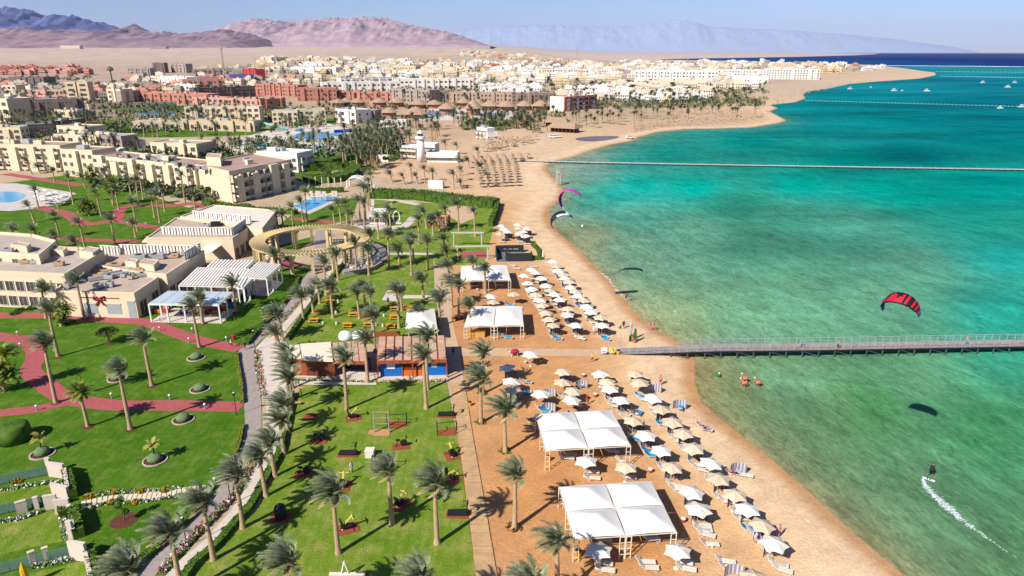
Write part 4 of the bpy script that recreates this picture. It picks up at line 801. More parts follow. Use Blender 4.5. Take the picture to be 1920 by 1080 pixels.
def tent(corners, h, nx_, ny_, label, apex=1.25):
    c = [G(x, y, h) for x, y in corners]; t = thing('shade_tent', label, 'shade tent', (0, 0, 0), 0, 'white shade tents')
    o0 = Vector((sum(p.x for p in c) / 4, sum(p.y for p in c) / 4, 0)); t.location = o0; c = [p - o0 for p in c]
    bl = lambda u, v_: (c[0] * (1-u) + c[1] * u) * (1-v_) + (c[3] * (1-u) + c[2] * u) * v_
    for j in range(ny_):
        for i in range(nx_):
            g_ = 0.006; q = [bl(i/nx_ + g_, j/ny_ + g_), bl((i+1)/nx_ - g_, j/ny_ + g_), bl((i+1)/nx_ - g_, (j+1)/ny_ - g_), bl(i/nx_ + g_, (j+1)/ny_ - g_)]
            put(cell_mesh(q, h + apex), 'canopy_panel', t)
    b = MB(); ex = (c[1] - c[0]).normalized(); 
    for v_ in [k / ny_ for k in range(ny_ + 1)]:
        for u in [k / nx_ for k in range(nx_ + 1)]:
            p = bl(u, v_); lb_ = MB()
            if v_ in (0, 1) or u in (0, 1):
                ladder(lb_, (p.x, p.y, 0), ex if u == 0 else -ex, h); put(lb_.mesh('ladder_post', TFR), 'ladder_post', t)
                if 0 < u < 1: lb_ = MB(); ladder(lb_, (p.x + 0.1 * ex.x, p.y + 0.1 * ex.y, 0), ex, h); put(lb_.mesh('ladder_post', TFR), 'ladder_post', t)
    for v_ in [k / ny_ for k in range(ny_ + 1)]: b.tube([bl(0, v_) - Vector((0, 0, .06)), bl(1, v_) - Vector((0, 0, .06))], 0.05, 4)
    for u in [k / nx_ for k in range(nx_ + 1)]: b.tube([bl(u, 0) - Vector((0, 0, .06)), bl(u, 1) - Vector((0, 0, .06))], 0.05, 4)
    put(b.mesh('roof_frame', TFR), 'roof_frame', t); return t
tent([(1048,913),(1221,902),(1269,998),(1076,1011)], 2.9, 2, 2, 'large four-peaked white shade tent, lowest on the beach')
tent([(1004,776),(1147,769),(1183,836),(1023,845)], 2.9, 2, 2, 'four-peaked white shade tent above the lowest one')
tent([(882,575),(979,574),(982,611),(870,613)], 2.7, 2, 1, 'two-peaked white shade tent nearest the pier walkway', 0.8)
tent([(865,499),(950,497),(958,526),(863,527)], 2.7, 2, 1, 'two-peaked white shade tent near the beach bar', 0.8)
tent([(763,580),(815,579),(820,616),(760,616)], 2.8, 1, 1, 'white peaked marquee tent behind the wooden pavilion', 1.0)
def simple(name, label, cat, px, py, parts, rz=0, group=None, z=0, s=1):
    B = G(px, py); B.z += z; t = thing(name, label, cat, B, rz, group, s)
    for nm, b_, m in parts: put(b_.mesh(nm, m), nm, t)
    return t
# wooden counter, bins, pots
WOODY = mat('pale_wood', (222,166,86), 0.7, 0.12, 2.0); WOODR = mat('red_wood', (158,84,50), 0.7, 0.15, 2.0, rgb2=(138,70,42)); DARKM = mat('dark_metal', (44,44,48), 0.5, 0.1, 2.0); BLACK = mat('black_wall', (46,48,52), 0.7, 0.1, 1.0); GREYM = mat('grey_metal', (178,184,190), 0.4, 0.08, 1.0, metal=0.3)
simple('beach_counter', 'honey coloured wooden counter before the small tent by pier', 'counter', 893, 632, [('counter_body', MB().box(-1.6, 1.6, -.3, .3, 0, 1.2), WOODY), ('counter_top', MB().box(-1.7, 1.7, -.4, .4, 1.202, 1.26), WOODY)])
BINB = MB().lathe([(0.3, 0), (0.34, 0.8), (0.28, 0.84)], 10)
for i, (x, y, lb) in enumerate([(1084,1044,'yellow bin at the front leg of lowest tent'),(1029,864,'yellow bin at the front leg of middle tent'),(1159,665,'orange bin at the shore end of the pier'),(881,761,'yellow bin on the sand beside the boardwalk'),(1014,680,'orange bin under the parasol by the camel'),(984,629,'yellow bin beside small tent nearest pier'),(852,603,'yellow bin beside the walkway palms')]):
    simple('litter_bin', lb, 'bin', x, y, [('bin_body', BINB, YEL), ('lid', MB().lathe([(0.36, 0.845), (0.3, 0.95), (0.05, 1.0)], 10), DARKM)], 0, 'beach bins', 0, 1.0 if i in (0, 2) else 0.8)
for x, y, lb in [(1281,979,'white topped clay pot by the lowest tent'),(1219,886,'clay pot on sand right of beige ribbed parasol'),(1116,744,'clay pot on sand between second and third rows'),(1094,707,'clay pot on sand near first beige parasol'),(1220,770,'pale round ball table beside the shore row')]:
    simple('sand_pot', lb, 'pot', x, y, [('pot', MB().lathe([(0.2, 0), (0.32, 0.45), (0.25, 0.5)], 9), CLAY), ('rim', MB().lathe([(0.30, 0.505), (0.26, 0.62), (0.05, 0.66)], 9), PLAST)], 0, 'clay pots on the sand')
for x, y, lb in [(1335,1027,'small white plastic table by the single lounger'),(895,545,'small white table under small far tent'),(985,682,'white round stool on sand by the camel')]:
    simple('side_table', lb, 'table', x, y, [('table_top', MB().lathe([(0.3, 0.4), (0.3, 0.45)], 8), PLAST), ('leg', MB().tube([(0, 0, 0), (0, 0, 0.4)], 0.1, 5), PLAST)])
simple('camel_figure', 'white and red camel figure beside the cross walkway', 'camel figure', 965, 668, [('body', MB().lathe([(0.1, 0.55), (0.4, 0.62), (0.5, 0.95), (0.28, 1.3), (0.05, 1.4)], 9, sx=1.7), mat('red_cloth', (176,40,60), 0.8, 0.15, 3)), ('neck', MB().tube([(-0.7, 0, 0.9), (-1.15, 0, 0.9), (-1.35, 0, 1.5), (-1.75, 0, 1.55)], [0.22, 0.16, 0.12, 0.1], 7), BEIGE), ('leg', MB().tube([(-.5, .2, 0), (-.45, .2, .7)], .09, 5).tube([(-.5, -.2, 0), (-.45, -.2, .7)], .09, 5), BEIGE), ('leg', MB().tube([(.5, .2, 0), (.45, .2, .7)], .09, 5).tube([(.5, -.2, 0), (.45, -.2, .7)], .09, 5), BEIGE)], 0.1)
# sign boards at the pier head
BLUEP = mat('sign_blue', (60,90,190), 0.6, 0.03); YP = mat('sign_yellow', (246,226,90), 0.6, 0.03); WP = mat('sign_white', (250,250,250), 0.6, 0.02)
for px, m, lb in [(1132, WP, 'white notice board with blue band at pier entrance'), (1147, YP, 'yellow notice board with blue slash at pier entrance')]:
    simple('notice_board', lb, 'sign', px, 667, [('board', MB().box(-0.48, 0.48, -0.03, 0.03, 0.55, 1.55), m), ('graphic', MB().box(-0.3, 0.3, -0.04, -0.032, 0.7, 0.85) if m is WP else MB().add([(0.0, -.04, 1.5), (0.2, -.04, 1.5), (0.45, -.04, .75), (0.3, -.04, .7)], [(0, 3, 2, 1)]), BLUEP), ('leg', MB().box(-0.46, -0.4, -0.03, 0.03, 0, 0.55), GREYM), ('leg', MB().box(0.4, 0.46, -0.03, 0.03, 0, 0.55), GREYM)])
FLAGG = mat('green_flag', (30,110,50), 0.8, 0.1, 2)
simple('flag', 'small green flag on a thin mast before the pier', 'flag', 1163, 651, [('mast', MB().tube([(0, 0, 0), (0, 0, 4.4)], 0.035, 5), GREYM), ('flag_cloth', MB().add([(0, 0, 4.4), (-0.5, 0, 3.7), (-.1, 0, 3.5), (0, 0.01, 3.5)], [(0, 1, 2, 3), (3, 2, 1, 0)]), FLAGG)])
simple('beach_banner', 'green and white leafy inflatable arch figure standing on sand', 'banner', 1186, 641, [('leaf', MB().lathe([(0.2, 0.6), (0.28, 1.4), (0.22, 2.5), (0.05, 2.8)], 7, (0.35, -.3, 0)), FLAGG), ('leaf', MB().lathe([(0.2, 1.1), (0.25, 2.2), (0.22, 3.2), (0.1, 3.8)], 7, (-0.35, .4, 0)), mat('leaf_white', (226,236,224), 0.7, 0.25, 5, rgb2=(50,140,60))), ('base', MB().lathe([(0.32, 0), (0.3, 0.4), (0.15, 0.65)], 7, (0.35, -.3, 0)), CLAY), ('base', MB().lathe([(0.32, 0), (0.3, 0.6), (0.18, 1.1)], 7, (-0.35, .4, 0)), FLAGG)])
# ------------------------------------------------------------------ boardwalk of planks
PLANK = mat('boardwalk_plank', (206,168,122), 0.85, 0.14, 0.9, rnd=0.12, bump=0.2)
PLM = MB().box(-0.5, 0.5, -0.5, 0.5, -0.06, 0.0).mesh('plank', PLANK)
bw = thing('boardwalk', None, None); bw['kind'] = 'structure'
BWJ = mat('plank_joist', (110,84,60), 0.9); band('boardwalk_bed', [(903,1200),(892,1080),(876,940),(860,810),(849,750),(842,716)], [(949,1200),(932,1080),(908,940),(885,810),(876,750),(870,716)], 0.05, BWJ)
L_ = [G(903,1200), G(892,1080), G(876,940), G(860,810), G(849,750), G(842,716)]; R_ = [G(949,1200), G(932,1080), G(908,940), G(885,810), G(876,750), G(870,716)]
def along(Q, y):
    for a, b in zip(Q[:-1], Q[1:]):
        if a.y <= y <= b.y + 1e-6: return a.x + (b.x - a.x) * (y - a.y) / (b.y - a.y)
    return Q[0].x if y < Q[0].y else Q[-1].x
y = L_[1].y - 1.5; k = 0; rest = MB(); rs = random.Random(4); pitch_ = 0.19
while y < L_[-1].y - .1:
    xa, xb = along(L_, y), along(R_, y); cx, wd_ = (xa + xb) / 2 + rs.uniform(-.02, .02), xb - xa
    if k < 296:
        o = put(PLM, 'plank', bw, (cx, y, 0.135 + rs.uniform(-.006, .006)), rs.uniform(-.006, .006)); o.scale = (wd_, 0.165, 1)
    else: rest.box(cx - wd_/2, cx + wd_/2, y - .083, y + .083, 0.075, 0.135 + rs.uniform(-.006, .006))
    y += pitch_; k += 1
o = rest.build('plank', PLANK, bw); stuff(o)
# ------------------------------------------------------------------ buildings: walls, roof, parapet, windows of their own
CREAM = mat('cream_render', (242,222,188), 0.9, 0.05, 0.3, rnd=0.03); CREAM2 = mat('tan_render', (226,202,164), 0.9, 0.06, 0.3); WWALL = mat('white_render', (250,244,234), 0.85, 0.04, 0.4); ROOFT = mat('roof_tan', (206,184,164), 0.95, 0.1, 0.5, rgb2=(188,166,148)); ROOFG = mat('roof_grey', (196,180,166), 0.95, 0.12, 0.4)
GLASS = mat('window_glass', (84,82,84), 0.12, 0.15, 0.5, spec=0.6); FRAME = mat('window_frame', (222,210,186), 0.6, 0.05); SHUT = mat('grey_shutter', (168,176,180), 0.6, 0.06, 1.0); REDR = mat('red_render', (200,130,110), 0.9, 0.1, 0.2, rnd=0.05); PINKR = mat('pink_render', (226,166,144), 0.9, 0.1, 0.2); GREYF = mat('concrete_or_shade_grey', (176,160,148), 0.9, 0.1, 0.3); BROWNF = mat('brown_or_shade_facade', (134,114,108), 0.9, 0.1, 0.2); GREENR = mat('pale_green_roof', (170,196,180), 0.8, 0.06, 0.3); OCHRE = mat('ochre_render', (230,202,160), 0.9, 0.06, 0.2)  # brown and grey facade colours also serve as painted shade on hotel fronts
WINM = {}
def window_mesh(w_, h, gm=None, balcony=False):
    key = (round(w_, 1), round(h, 1), gm.name if gm else '', balcony)
    if key in WINM: return WINM[key]
    b = MB(); f_ = 0.09; pane = None
    if balcony is None: pane = MB().box(-w_/2, w_/2, -0.03, 0.01, 0, h).mesh('pane', gm or GLASS)
    else: b.box(-w_/2, w_/2, -0.03, 0.01, 0, h, 0)
    for x0, x1, z0, z1 in ((-w_/2 - f_, -w_/2, -f_, h + f_), (w_/2, w_/2 + f_, -f_, h + f_), (-w_/2, w_/2, h, h + f_), (-w_/2, w_/2, -f_, 0), (-.03, .03, 0, h)): b.box(x0, x1, -0.12, 0.012, z0, z1, 1)
    if balcony: b.box(-w_/2 - .4, w_/2 + .4, -1.3, 0.01, -0.3, -0.12, 1); b.box(-w_/2 - .4, w_/2 + .4, -1.3, -1.24, -0.12, 0.85, 1); b.box(-w_/2 - .4, -w_/2 - .32, -1.24, 0, -0.12, h + .3, 1); b.box(w_/2 + .32, w_/2 + .4, -1.24, 0, -0.12, h + .3, 1)
    WINM[key] = (b.mesh('window', [gm or GLASS, FRAME]), pane); return WINM[key]
def building(name, label, cat, poly, h, wall=None, roof=None, z0=0.0, par=0.55, wins=(), group=None, extras=(), floors=None):
    """poly: world corners; wins: (edge index, columns, rows, width, height, first sill, step, balcony)"""
    poly = [Vector((p[0], p[1])) for p in poly]
    a = sum(p.x * q.y - q.x * p.y for p, q in zip(poly, poly[1:] + poly[:1])); c = sum(poly, Vector((0, 0))) / len(poly)
    P = [p - c for p in poly]; t = thing(name, label, cat, (c.x, c.y, z0), 0, group); wall = wall or CREAM; roof = roof or ROOFT
    put(MB().prism([tuple(p) for p in P], -1.0, h, bottom=False).mesh('wall', wall), 'wall', t)
    sg = 1 if a > 0 else -1; n = len(P); pr = MB()
    if par > 0:
        for i in range(n):
            p, q = P[i], P[(i + 1) % n]; d = (q - p).normalized(); nn = Vector((-d.y, d.x)) * sg * 0.28; o_ = -nn * 0.14
            V = [p + o_, q + o_, q + nn - d * .28, p + nn + d * .28]; pr.prism([tuple(v) for v in V], h + 0.004, h + par)
        put(pr.mesh('parapet', wall), 'parapet', t)
    ins = [p * (1 - 0.5 / max(2, p.length)) for p in P]; put(MB().prism([tuple(p) for p in ins], h + 0.003, h + 0.08, bottom=False).mesh('roof', roof), 'roof', t)
    for (e, nx_, nz_, w_, hh, z1, dz, bal) in wins:
        p, q = P[e], P[(e + 1) % n]; d = (q - p); L = d.length; d = d.normalized(); out = Vector((d.y, -d.x)) * sg; me, pane = window_mesh(w_, hh, None, None if (not bal and c.y < 420) else bal); rz = math.atan2(out.y, out.x) + math.pi / 2
        for i in range(nx_):
            for k in range(nz_):
                s_ = p + d * L * (i + 0.5) / nx_; wo = put(me, 'window', t, (s_.x, s_.y, z1 + k * dz), rz)
                if pane: put(pane, 'pane', wo)
    if c.y > 230 and h > 5 and cat == 'building':
        rs = random.Random(int(c.x * 3 + c.y)); xs = [p.x for p in P]; L_ = max((P[1] - P[0]).length, 1); d = (P[1] - P[0]).normalized(); rz = math.atan2(d.y, d.x)
        for k in range(min(7, int(L_ / 9))):
            q = P[0].lerp(P[1], rs.uniform(.08, .92)).lerp(P[3].lerp(P[2], .5), rs.uniform(.25, .6)); put(MB().obox((q.x, q.y, h + .9), (rs.uniform(1.5, 4.5), rs.uniform(1.5, 3.5), 1.6 + .2 * k % .7), rz).mesh('roof_room', wall if k % 3 else DUCT), 'roof_room', t)
        if wins and L_ > 16 and not any(w_[7] for w_ in wins):
            for k in range(int(L_ / 11)):
                q = P[0] + d * (L_ * (k + .5 + rs.uniform(-.2, .2)) / max(1, int(L_ / 11))); nn = Vector((d.y, -d.x)) * sg; hh = h * rs.choice((.55, 1.0, 1.06, .9)); put(MB().obox((q.x + nn.x * .5, q.y + nn.y * .5, hh / 2), (rs.uniform(2.2, 4.2), 1.8, hh), rz).mesh('bay', wall), 'bay', t)
    for nm, b_, m in extras: put(b_.mesh(nm, m), nm, t)
    return t
def roofpoly(px, h): return [G(x, y, h)[:2] for x, y in px]
def front(a, b, depth, z=None):
    A, B = G(*a), G(*b); d = (B - A); d.z = 0; d.normalize(); nn = Vector((-d.y, d.x, 0)); nn = nn if nn.y > 0 else -nn
    return [A[:2], B[:2], (B + nn * depth)[:2], (A + nn * depth)[:2]], min(A.z, B.z)
def hgt(base, top): B = G(*base); return atY(top[0], top[1], B.y).z - B.z
def blk(label, a, b, depth, h, wall=None, roof=None, wins=(), name='hotel_block', cat='building', group=None, par=0.5):
    poly, z = front(a, b, depth); return building(name, label, cat, poly, h, wall, roof, z, par, wins, group)
# shops at the near edge
t = building('shop_building', 'two-storey cream building with arcade at the frame edge', 'building', roofpoly([(-110,511),(122,521),(196,477),(150,470),(-110,464)], 7), 7, CREAM, ROOFG, 0, .9, [(0, 12, 2, 1.7, 2.0, .6, 3.2, False)])
building('shop_building', 'stepped cream roof block behind the two-storey arcade building', 'building', roofpoly([(-110,470),(74,483),(106,456),(62,444),(-110,432)], 8.6), 8.6, CREAM, ROOFG, 0, .7, [(0, 6, 1, 1.4, 1.0, 6.9, 3, False)])
t = building('gift_shop', 'single-storey cream shop with a big red bow on its front', 'building', roofpoly([(104,549),(252,553),(297,523),(258,514),(180,500),(130,520)], 5), 5, CREAM, ROOFT, 0, .45, [(1, 2, 1, 2.6, 2.9, .2, 3, False)])
bp = G(178, 592); L0, L1 = G(104,549,5), G(252,553,5)
def on_front(u, z, off=0.0): d = (L1 - L0); nn = Vector((d.y, -d.x, 0)).normalized(); p = L0.lerp(L1, u); return Vector((p.x, p.y, z)) + nn * off
REDB = mat('red_ribbon', (170,24,44), 0.4, 0.1, 3, spec=0.6)
def fr_box(u0, u1, z0, z1, d0, d1): 
    b = MB(); q = [on_front(u0, z0, d0), on_front(u1, z0, d0), on_front(u1, z0, d1), on_front(u0, z0, d1)]; b.add(q + [Vector((p.x, p.y, z1)) for p in q], [(0,1,2,3),(7,6,5,4),(4,5,1,0),(5,6,2,1),(6,7,3,2),(7,4,0,3)]); return b
org = t.location
def loc_mesh(b): b.v = [(x - org.x, y - org.y, z - org.z) for x, y, z in b.v]; return b
for u0, u1, z0, z1 in ((.33,.50,.9,2.9),(.62,.80,.9,2.9),(.89,.985,.05,3.6)):
    put(loc_mesh(fr_box(u0, u1, z0, z1, .012, .06)).mesh('shutter', SHUT), 'shutter', t)
    put(loc_mesh(fr_box(u0 - .008, u1 + .008, z1 + .005, z1 + .22, .012, .14)).mesh('lintel', FRAME), 'lintel', t)
for a, b_ in ((.28,.52),(.58,.80)): put(loc_mesh(fr_box(a, b_, 4.1, 4.28, .02, .07)).mesh('ribbon', REDB), 'ribbon', t)
bow = MB(); c = on_front(.55, 4.0, .2)
dx = (L1 - L0).normalized()
for s_ in (-1, 1):
    bow.tube([c, c + dx * s_ * .5 + Vector((0, 0, .35)), c + dx * s_ * 1.0 + Vector((0, 0, .5)), c + dx * s_ * 1.05 + Vector((0, 0, -.1)), c + dx * s_ * .4 + Vector((0, 0, -.1)), c], [.1, .22, .26, .24, .16, .1], 6)
    bow.tube([c, c + dx * s_ * .5 + Vector((0, 0, -.8)), c + dx * s_ * .9 + Vector((0, 0, -1.3))], [.12, .16, .2], 5)
put(loc_mesh(bow).mesh('bow', REDB), 'bow', t)
building('shop_building', 'long cream shop row with shaded shopfronts and roof ducts', 'building', roofpoly([(258,513),(312,517),(383,472),(345,462),(205,470),(180,499)], 5.6), 5.6, CREAM, ROOFT, 0, .4, [(1, 6, 1, 2.2, 2.6, .3, 3, False)])
building('restaurant', 'cream restaurant with slatted white roof screens', 'building', roofpoly([(274,448),(436,448),(474,424),(330,410)], 5.5), 5.5, CREAM, ROOFT, 0, .35, [(1, 4, 1, 2.0, 2.4, .3, 3, False)])
building('restaurant', 'pale yellow restaurant hall with dark glass front beside the pergola', 'building', roofpoly([(338,408),(492,430),(519,396),(400,386)], 6.0), 6.0, CREAM, mat('roof_cream', (236,226,206), .9, .06), 0, .4, [(1, 5, 1, 2.6, 3.0, .3, 3, False)])
# white slatted screens on roofs
def slat_screen(a, b, z, h, label):
    A, B = G(a[0], a[1], z), G(b[0], b[1], z); L = (B - A).length; d = (B - A).normalized(); rz = math.atan2(d.y, d.x); t = thing('roof_screen', label, 'screen', A, rz, 'white slatted roof screens')
    n = max(4, int(L / 0.75)); me = MB().box(-.24, .24, -.05, .05, 0, h).mesh('slat', WWALL)
    for k in range(n): put(me, 'slat', t, ((k + .5) * L / n, 0.08 * (k % 2), 0.05))
    put(MB().box(-.1, L + .1, .19, .25, .05, h - .05).mesh('backing_panel', FRAME), 'backing_panel', t); put(MB().box(-.1, L + .1, -.08, .27, h + .055, h + .2).mesh('cap_rail', WWALL), 'cap_rail', t)
slat_screen((190,477),(224,479), 5.65, 2.0, 'short white slatted screen on the shop row roof'); slat_screen((227,477),(374,479), 5.65, 2.2, 'long white slatted screen along the shop row roof'); slat_screen((350,490),(378,473), 5.65, 2.2, 'white slatted screen at the end of shop row roof')
slat_screen((304,440),(437,442), 5.6, 1.9, 'white slatted screen on front of restaurant roof'); slat_screen((437,442),(462,424), 5.6, 1.9, 'white slatted screen on sea side of restaurant roof'); slat_screen((362,408),(470,418), 6.1, 1.8, 'white slatted screen along the yellow hall roof')
DUCT = mat('duct_metal', (206,206,204), 0.4, 0.08, 1.0, metal=0.3); TIMB = mat('roof_crate', (206,166,130), .9, .1)
def ac(px, py, z, d, rz, label, m=None, name='roof_unit'):
    P = G(px, py, z); t = thing(name, label, 'roof unit', (P.x, P.y, z), rz, 'roof units'); put(MB().box(-d[0]/2, d[0]/2, -d[1]/2, d[1]/2, .12, d[2]).mesh('casing', m or DUCT), 'casing', t); put(MB().box(-d[0]/2 + .1, d[0]/2 - .1, -d[1]/2 + .1, d[1]/2 - .1, 0, .118).mesh('base_frame', DARKM), 'base_frame', t); put(MB().lathe([(min(d[0], d[1])*.35, d[2] + .003), (min(d[0], d[1])*.33, d[2] + .1)], 10).mesh('fan', DARKM), 'fan', t)
for q in [(205,522,5.1,(7.5,.8,.9),.62,'long pale duct running along the bow shop roof',DUCT),(228,512,5.1,(7,.6,.7),.62,'second long pale duct on the bow shop roof',DUCT),(185,540,5.1,(1.6,1.2,1.0),.1,'white box unit at the front of bow shop roof',DUCT),(207,538,5.1,(1.3,1.1,1.2),.1,'grey box unit at end of long roof duct',DUCT),(127,541,5.1,(1.2,1.0,1.1),0,'small white unit at corner of bow shop roof',DUCT),
          (178,517,5.1,(3.4,1.8,.5),.2,'flat tan crate panel on shop roof, lower',TIMB),(195,508,5.1,(3.4,1.8,.5),.2,'flat tan crate panel on shop roof, middle',TIMB),(215,498,5.7,(3.4,1.8,.5),.2,'flat tan crate panel on shop roof, upper',TIMB),(262,490,5.7,(3,2.2,1.6),.2,'big open steel unit on shop row roof',DUCT),(290,486,5.7,(4,1.8,1.2),.3,'long silver unit on shop row roof',DUCT),(318,482,5.7,(4,1.5,.7),.2,'tan low unit on shop row roof end',TIMB),(330,477,5.7,(2,1.5,.9),.2,'pale unit beside tan roof unit',DUCT),
          (48,494,7.1,(1.8,1.2,.9),.2,'tan box unit on arcade building roof',TIMB),(65,494,7.1,(1.4,1.2,1.0),.2,'white box unit on arcade building roof',DUCT),(112,498,7.1,(1.8,1.2,.9),.2,'tan unit near edge of arcade building roof',TIMB),(14,474,8.7,(2.4,1.2,1),.2,'pale unit on stepped roof block',DUCT),(405,424,5.6,(2.4,1.4,1.2),.2,'dark cluster of roof fans on restaurant',DARKM),(385,426,5.6,(2,1.2,.9),.2,'pale unit on restaurant roof',DUCT)]: ac(*q)
for lb, px, z0, h in (('raised cream roof block at the seaward corner of bow shop', [(262,506),(290,509),(300,499),(274,496)], 5.65, 1.3),('raised cream parapet block on the shop row roof', [(236,500),(256,502),(262,496),(243,494)], 5.65, 1.1),('small stepped parapet block on arcade building roof, seaward', [(150,483),(176,486),(190,477),(168,474)], 7.1, 1.4),('small stepped parapet block on arcade building roof, inner', [(22,470),(52,474),(60,468),(34,464)], 8.7, 1.3),('tan raised block at back of arcade roof', [(96,478),(120,481),(128,474),(104,471)], 7.1, 1.2)): building('roof_block', lb, 'roof block', roofpoly(px, z0), h, CREAM, ROOFT, z0, .15, (), 'raised roof blocks')
rs = random.Random(12)
for i, (x, y) in enumerate(scatter_px([(190,520),(240,530),(285,510),(240,505),(200,510)], 9, 21, 10) + scatter_px([(240,480),(330,484),(366,474),(300,470)], 10, 22, 9)): ac(x, y, 5.15 if i < 9 else 5.75, (rs.uniform(.8, 2.6), rs.uniform(.7, 1.5), rs.uniform(.4, 1.1)), rs.uniform(0, .7), 'roof clutter unit on the bow shop roof' if i < 9 else 'roof clutter unit on the shop row roof', [DUCT, TIMB, DUCT, DARKM][i % 4])
def eave(px, h, label): c = [G(x, y, h) for x, y in px]; o = MB().prism([(p.x, p.y) for p in c], h, h + .22).build('eave', mat('eave_cream', (244,232,204), .9, .05)); tag(o, label, 'eave')
eave([(266,455),(438,452),(440,444),(276,444)], 4.2, 'broad cream eave in front of the restaurant')
SEATP = mat('seat_pink', (226,190,186), .8, .1); 
for i, (x, y) in enumerate([(648,497),(655,500),(662,503),(672,504),(682,501),(692,496),(700,491),(706,485),(712,479),(660,490),(676,492),(690,486),(500,486),(520,482),(512,494),(530,490)]): simple('lounge_seat', ('pale lounge seat on the round terrace' if i < 12 else 'pale lounge seat beneath the round pergola') + f', {ORD[i if i < 12 else i - 12]} along it', 'seat', x, y, [('seat', MB().box(-.6, .6, -.4, .4, .13, .5), SEATP if i % 2 else PLAST), ('backrest', MB().box(-.6, .6, .4, .55, .13, .95), PLAST)], i * .5, 'lounge seats')
for i, (x, y) in enumerate([(520,474),(540,470),(470,505),(478,522),(545,520),(500,478),(610,470),(640,470),(60,580),(40,583),(28,590),(132,605),(465,545),(470,560),(445,570),(432,600)]): o = put(tuft_mesh(200 + i % 4, .9, 1.0, 120), 'round_shrub'); o.location = G(x, y); tag(o, 'leafy green shrub beside the shops and pergolas', 'shrub', 'shrubs by the shops')
# white pergola pavilions
def pergola(px, h, label, style='slat', n=14, m=None, goods=None, pole=.12, z0=0):
    c = [G(x, y, h) for x, y in px]; o0 = sum(c, Vector()) / 4; o0.z = 0; c = [p - o0 for p in c]; t = thing('pergola', label, 'pergola', o0, 0, 'white garden pergolas'); m = m or WWALL
    bl = lambda u, v_: (c[0] * (1-u) + c[1] * u) * (1-v_) + (c[3] * (1-u) + c[2] * u) * v_
    pm = MB().box(-pole, pole, -pole, pole, 0, h - .004).mesh('post', m); nu = max(2, round((c[1] - c[0]).length / 3.2)); nv = max(2, round((c[3] - c[0]).length / 3.6))
    for i in range(nu + 1):
        for j in range(nv + 1):
            if i in (0, nu) or j in (0, nv): p = bl(i / nu, j / nv); put(pm, 'post', t, (p.x, p.y, 0), math.atan2(c[1].y - c[0].y, c[1].x - c[0].x))
    for a, b_ in ((0, 1), (1, 2), (2, 3), (3, 0)):
        p, q = c[a], c[b_]; mid_ = (p + q) / 2; L = (q - p).length; put(MB().obox((mid_.x, mid_.y, h - .15 if False else h + .15), (L + .2, .22, .28), math.atan2(q.y - p.y, q.x - p.x)).mesh('beam', m), 'beam', t)
    if style == 'slat':
        for k in range(n):
            u = (k + .5) / n; p, q = bl(u, 0), bl(u, 1); mid_ = (p + q) / 2; put(MB().obox((mid_.x, mid_.y, h + .40), ((c[1] - c[0]).length / n * .62, (q - p).length + .4, .18), math.atan2(q.y - p.y, q.x - p.x) - math.pi/2).mesh('slat', m), 'slat', t)
    else:
        for k in range(n):
            q = [bl(k / n + .004, .02), bl((k + 1) / n - .004, .02), bl((k + 1) / n - .004, .98), bl(k / n + .004, .98)]; put(MB().prism([(p.x, p.y) for p in q], h + .30, h + .36).mesh('roof_panel', style), 'roof_panel', t)
    put(MB().prism([(p.x * 1.04, p.y * 1.04) for p in c], -.1, .14 + z0).mesh('floor', PALE), 'floor', t); return t
GLR = mat('glass_roof', (206,220,226), 0.25, 0.06, 1.0, spec=.5)
pergola([(279,572),(410,574),(437,550),(316,548)], 3.6, 'white pergola kiosk with pale glass roof selling goods', GLR, 6)
pergola([(336,537),(456,540),(474,508),(370,505)], 3.6, 'white slatted pergola behind the goods kiosk', 'slat', 20)
pergola([(388,503),(463,505),(477,492),(401,490)], 3.6, 'small white pergola farthest up beside the shops', 'slat', 12)
pergola([(454,522),(500,524),(527,500),(484,494)], 3.8, 'tall white pergola nearest the road with open slats', 'slat', 9)
pergola([(436,540),(458,543),(474,526),(452,522)], 3.4, 'narrow white pergola beside the tall one', 'slat', 7)
GOODS = [mat('goods_orange', (226,140,40), .8), mat('goods_red', (196,60,60), .8), mat('goods_blue', (60,100,190), .8), mat('goods_tan', (190,150,110), .8), mat('goods_dark', (80,60,56), .8)]
for i, (px, py) in enumerate([(298,590),(312,590),(345,592),(372,592),(392,592),(406,592),(420,586),(430,578),(352,548),(375,550),(400,552),(430,552)]):
    P = G(px, py); simple('goods_stand', ['orange','red','blue','tan','dark'][i % 5] + f' goods stand under the {"glass roof kiosk" if i < 8 else "slatted pergola"}, {ORD[i % 8]} along it', 'stand', px, py - 3, [('shelf', MB().box(-.7, .7, -.4, .4, .15, .9), GOODS[i % 5]), ('display', MB().box(-.6, .6, .1, .3, .905, 1.7), GOODS[(i + 2) % 5])], .1, 'goods stands')
SAIL = mat('cream_awning', (244,238,224), .8, .04)
def awning(px, h, label): c = [G(x, y, h + (0.5 if i > 1 else 0)) for i, (x, y) in enumerate(px)]; o = MB().add([*c, *[p - Vector((0, 0, .08)) for p in c]], [(0,1,2,3),(7,6,5,4),(0,4,5,1),(1,5,6,2),(2,6,7,3),(3,7,4,0)]).build('awning', SAIL); tag(o, label, 'awning')
awning([(372,472),(392,476),(428,450),(398,448)], 3.6, 'cream awning over the lane between shops and restaurant'); awning([(320,452),(372,455),(395,446),(335,444)], 4.2, 'flat cream canopy below the restaurant screen')
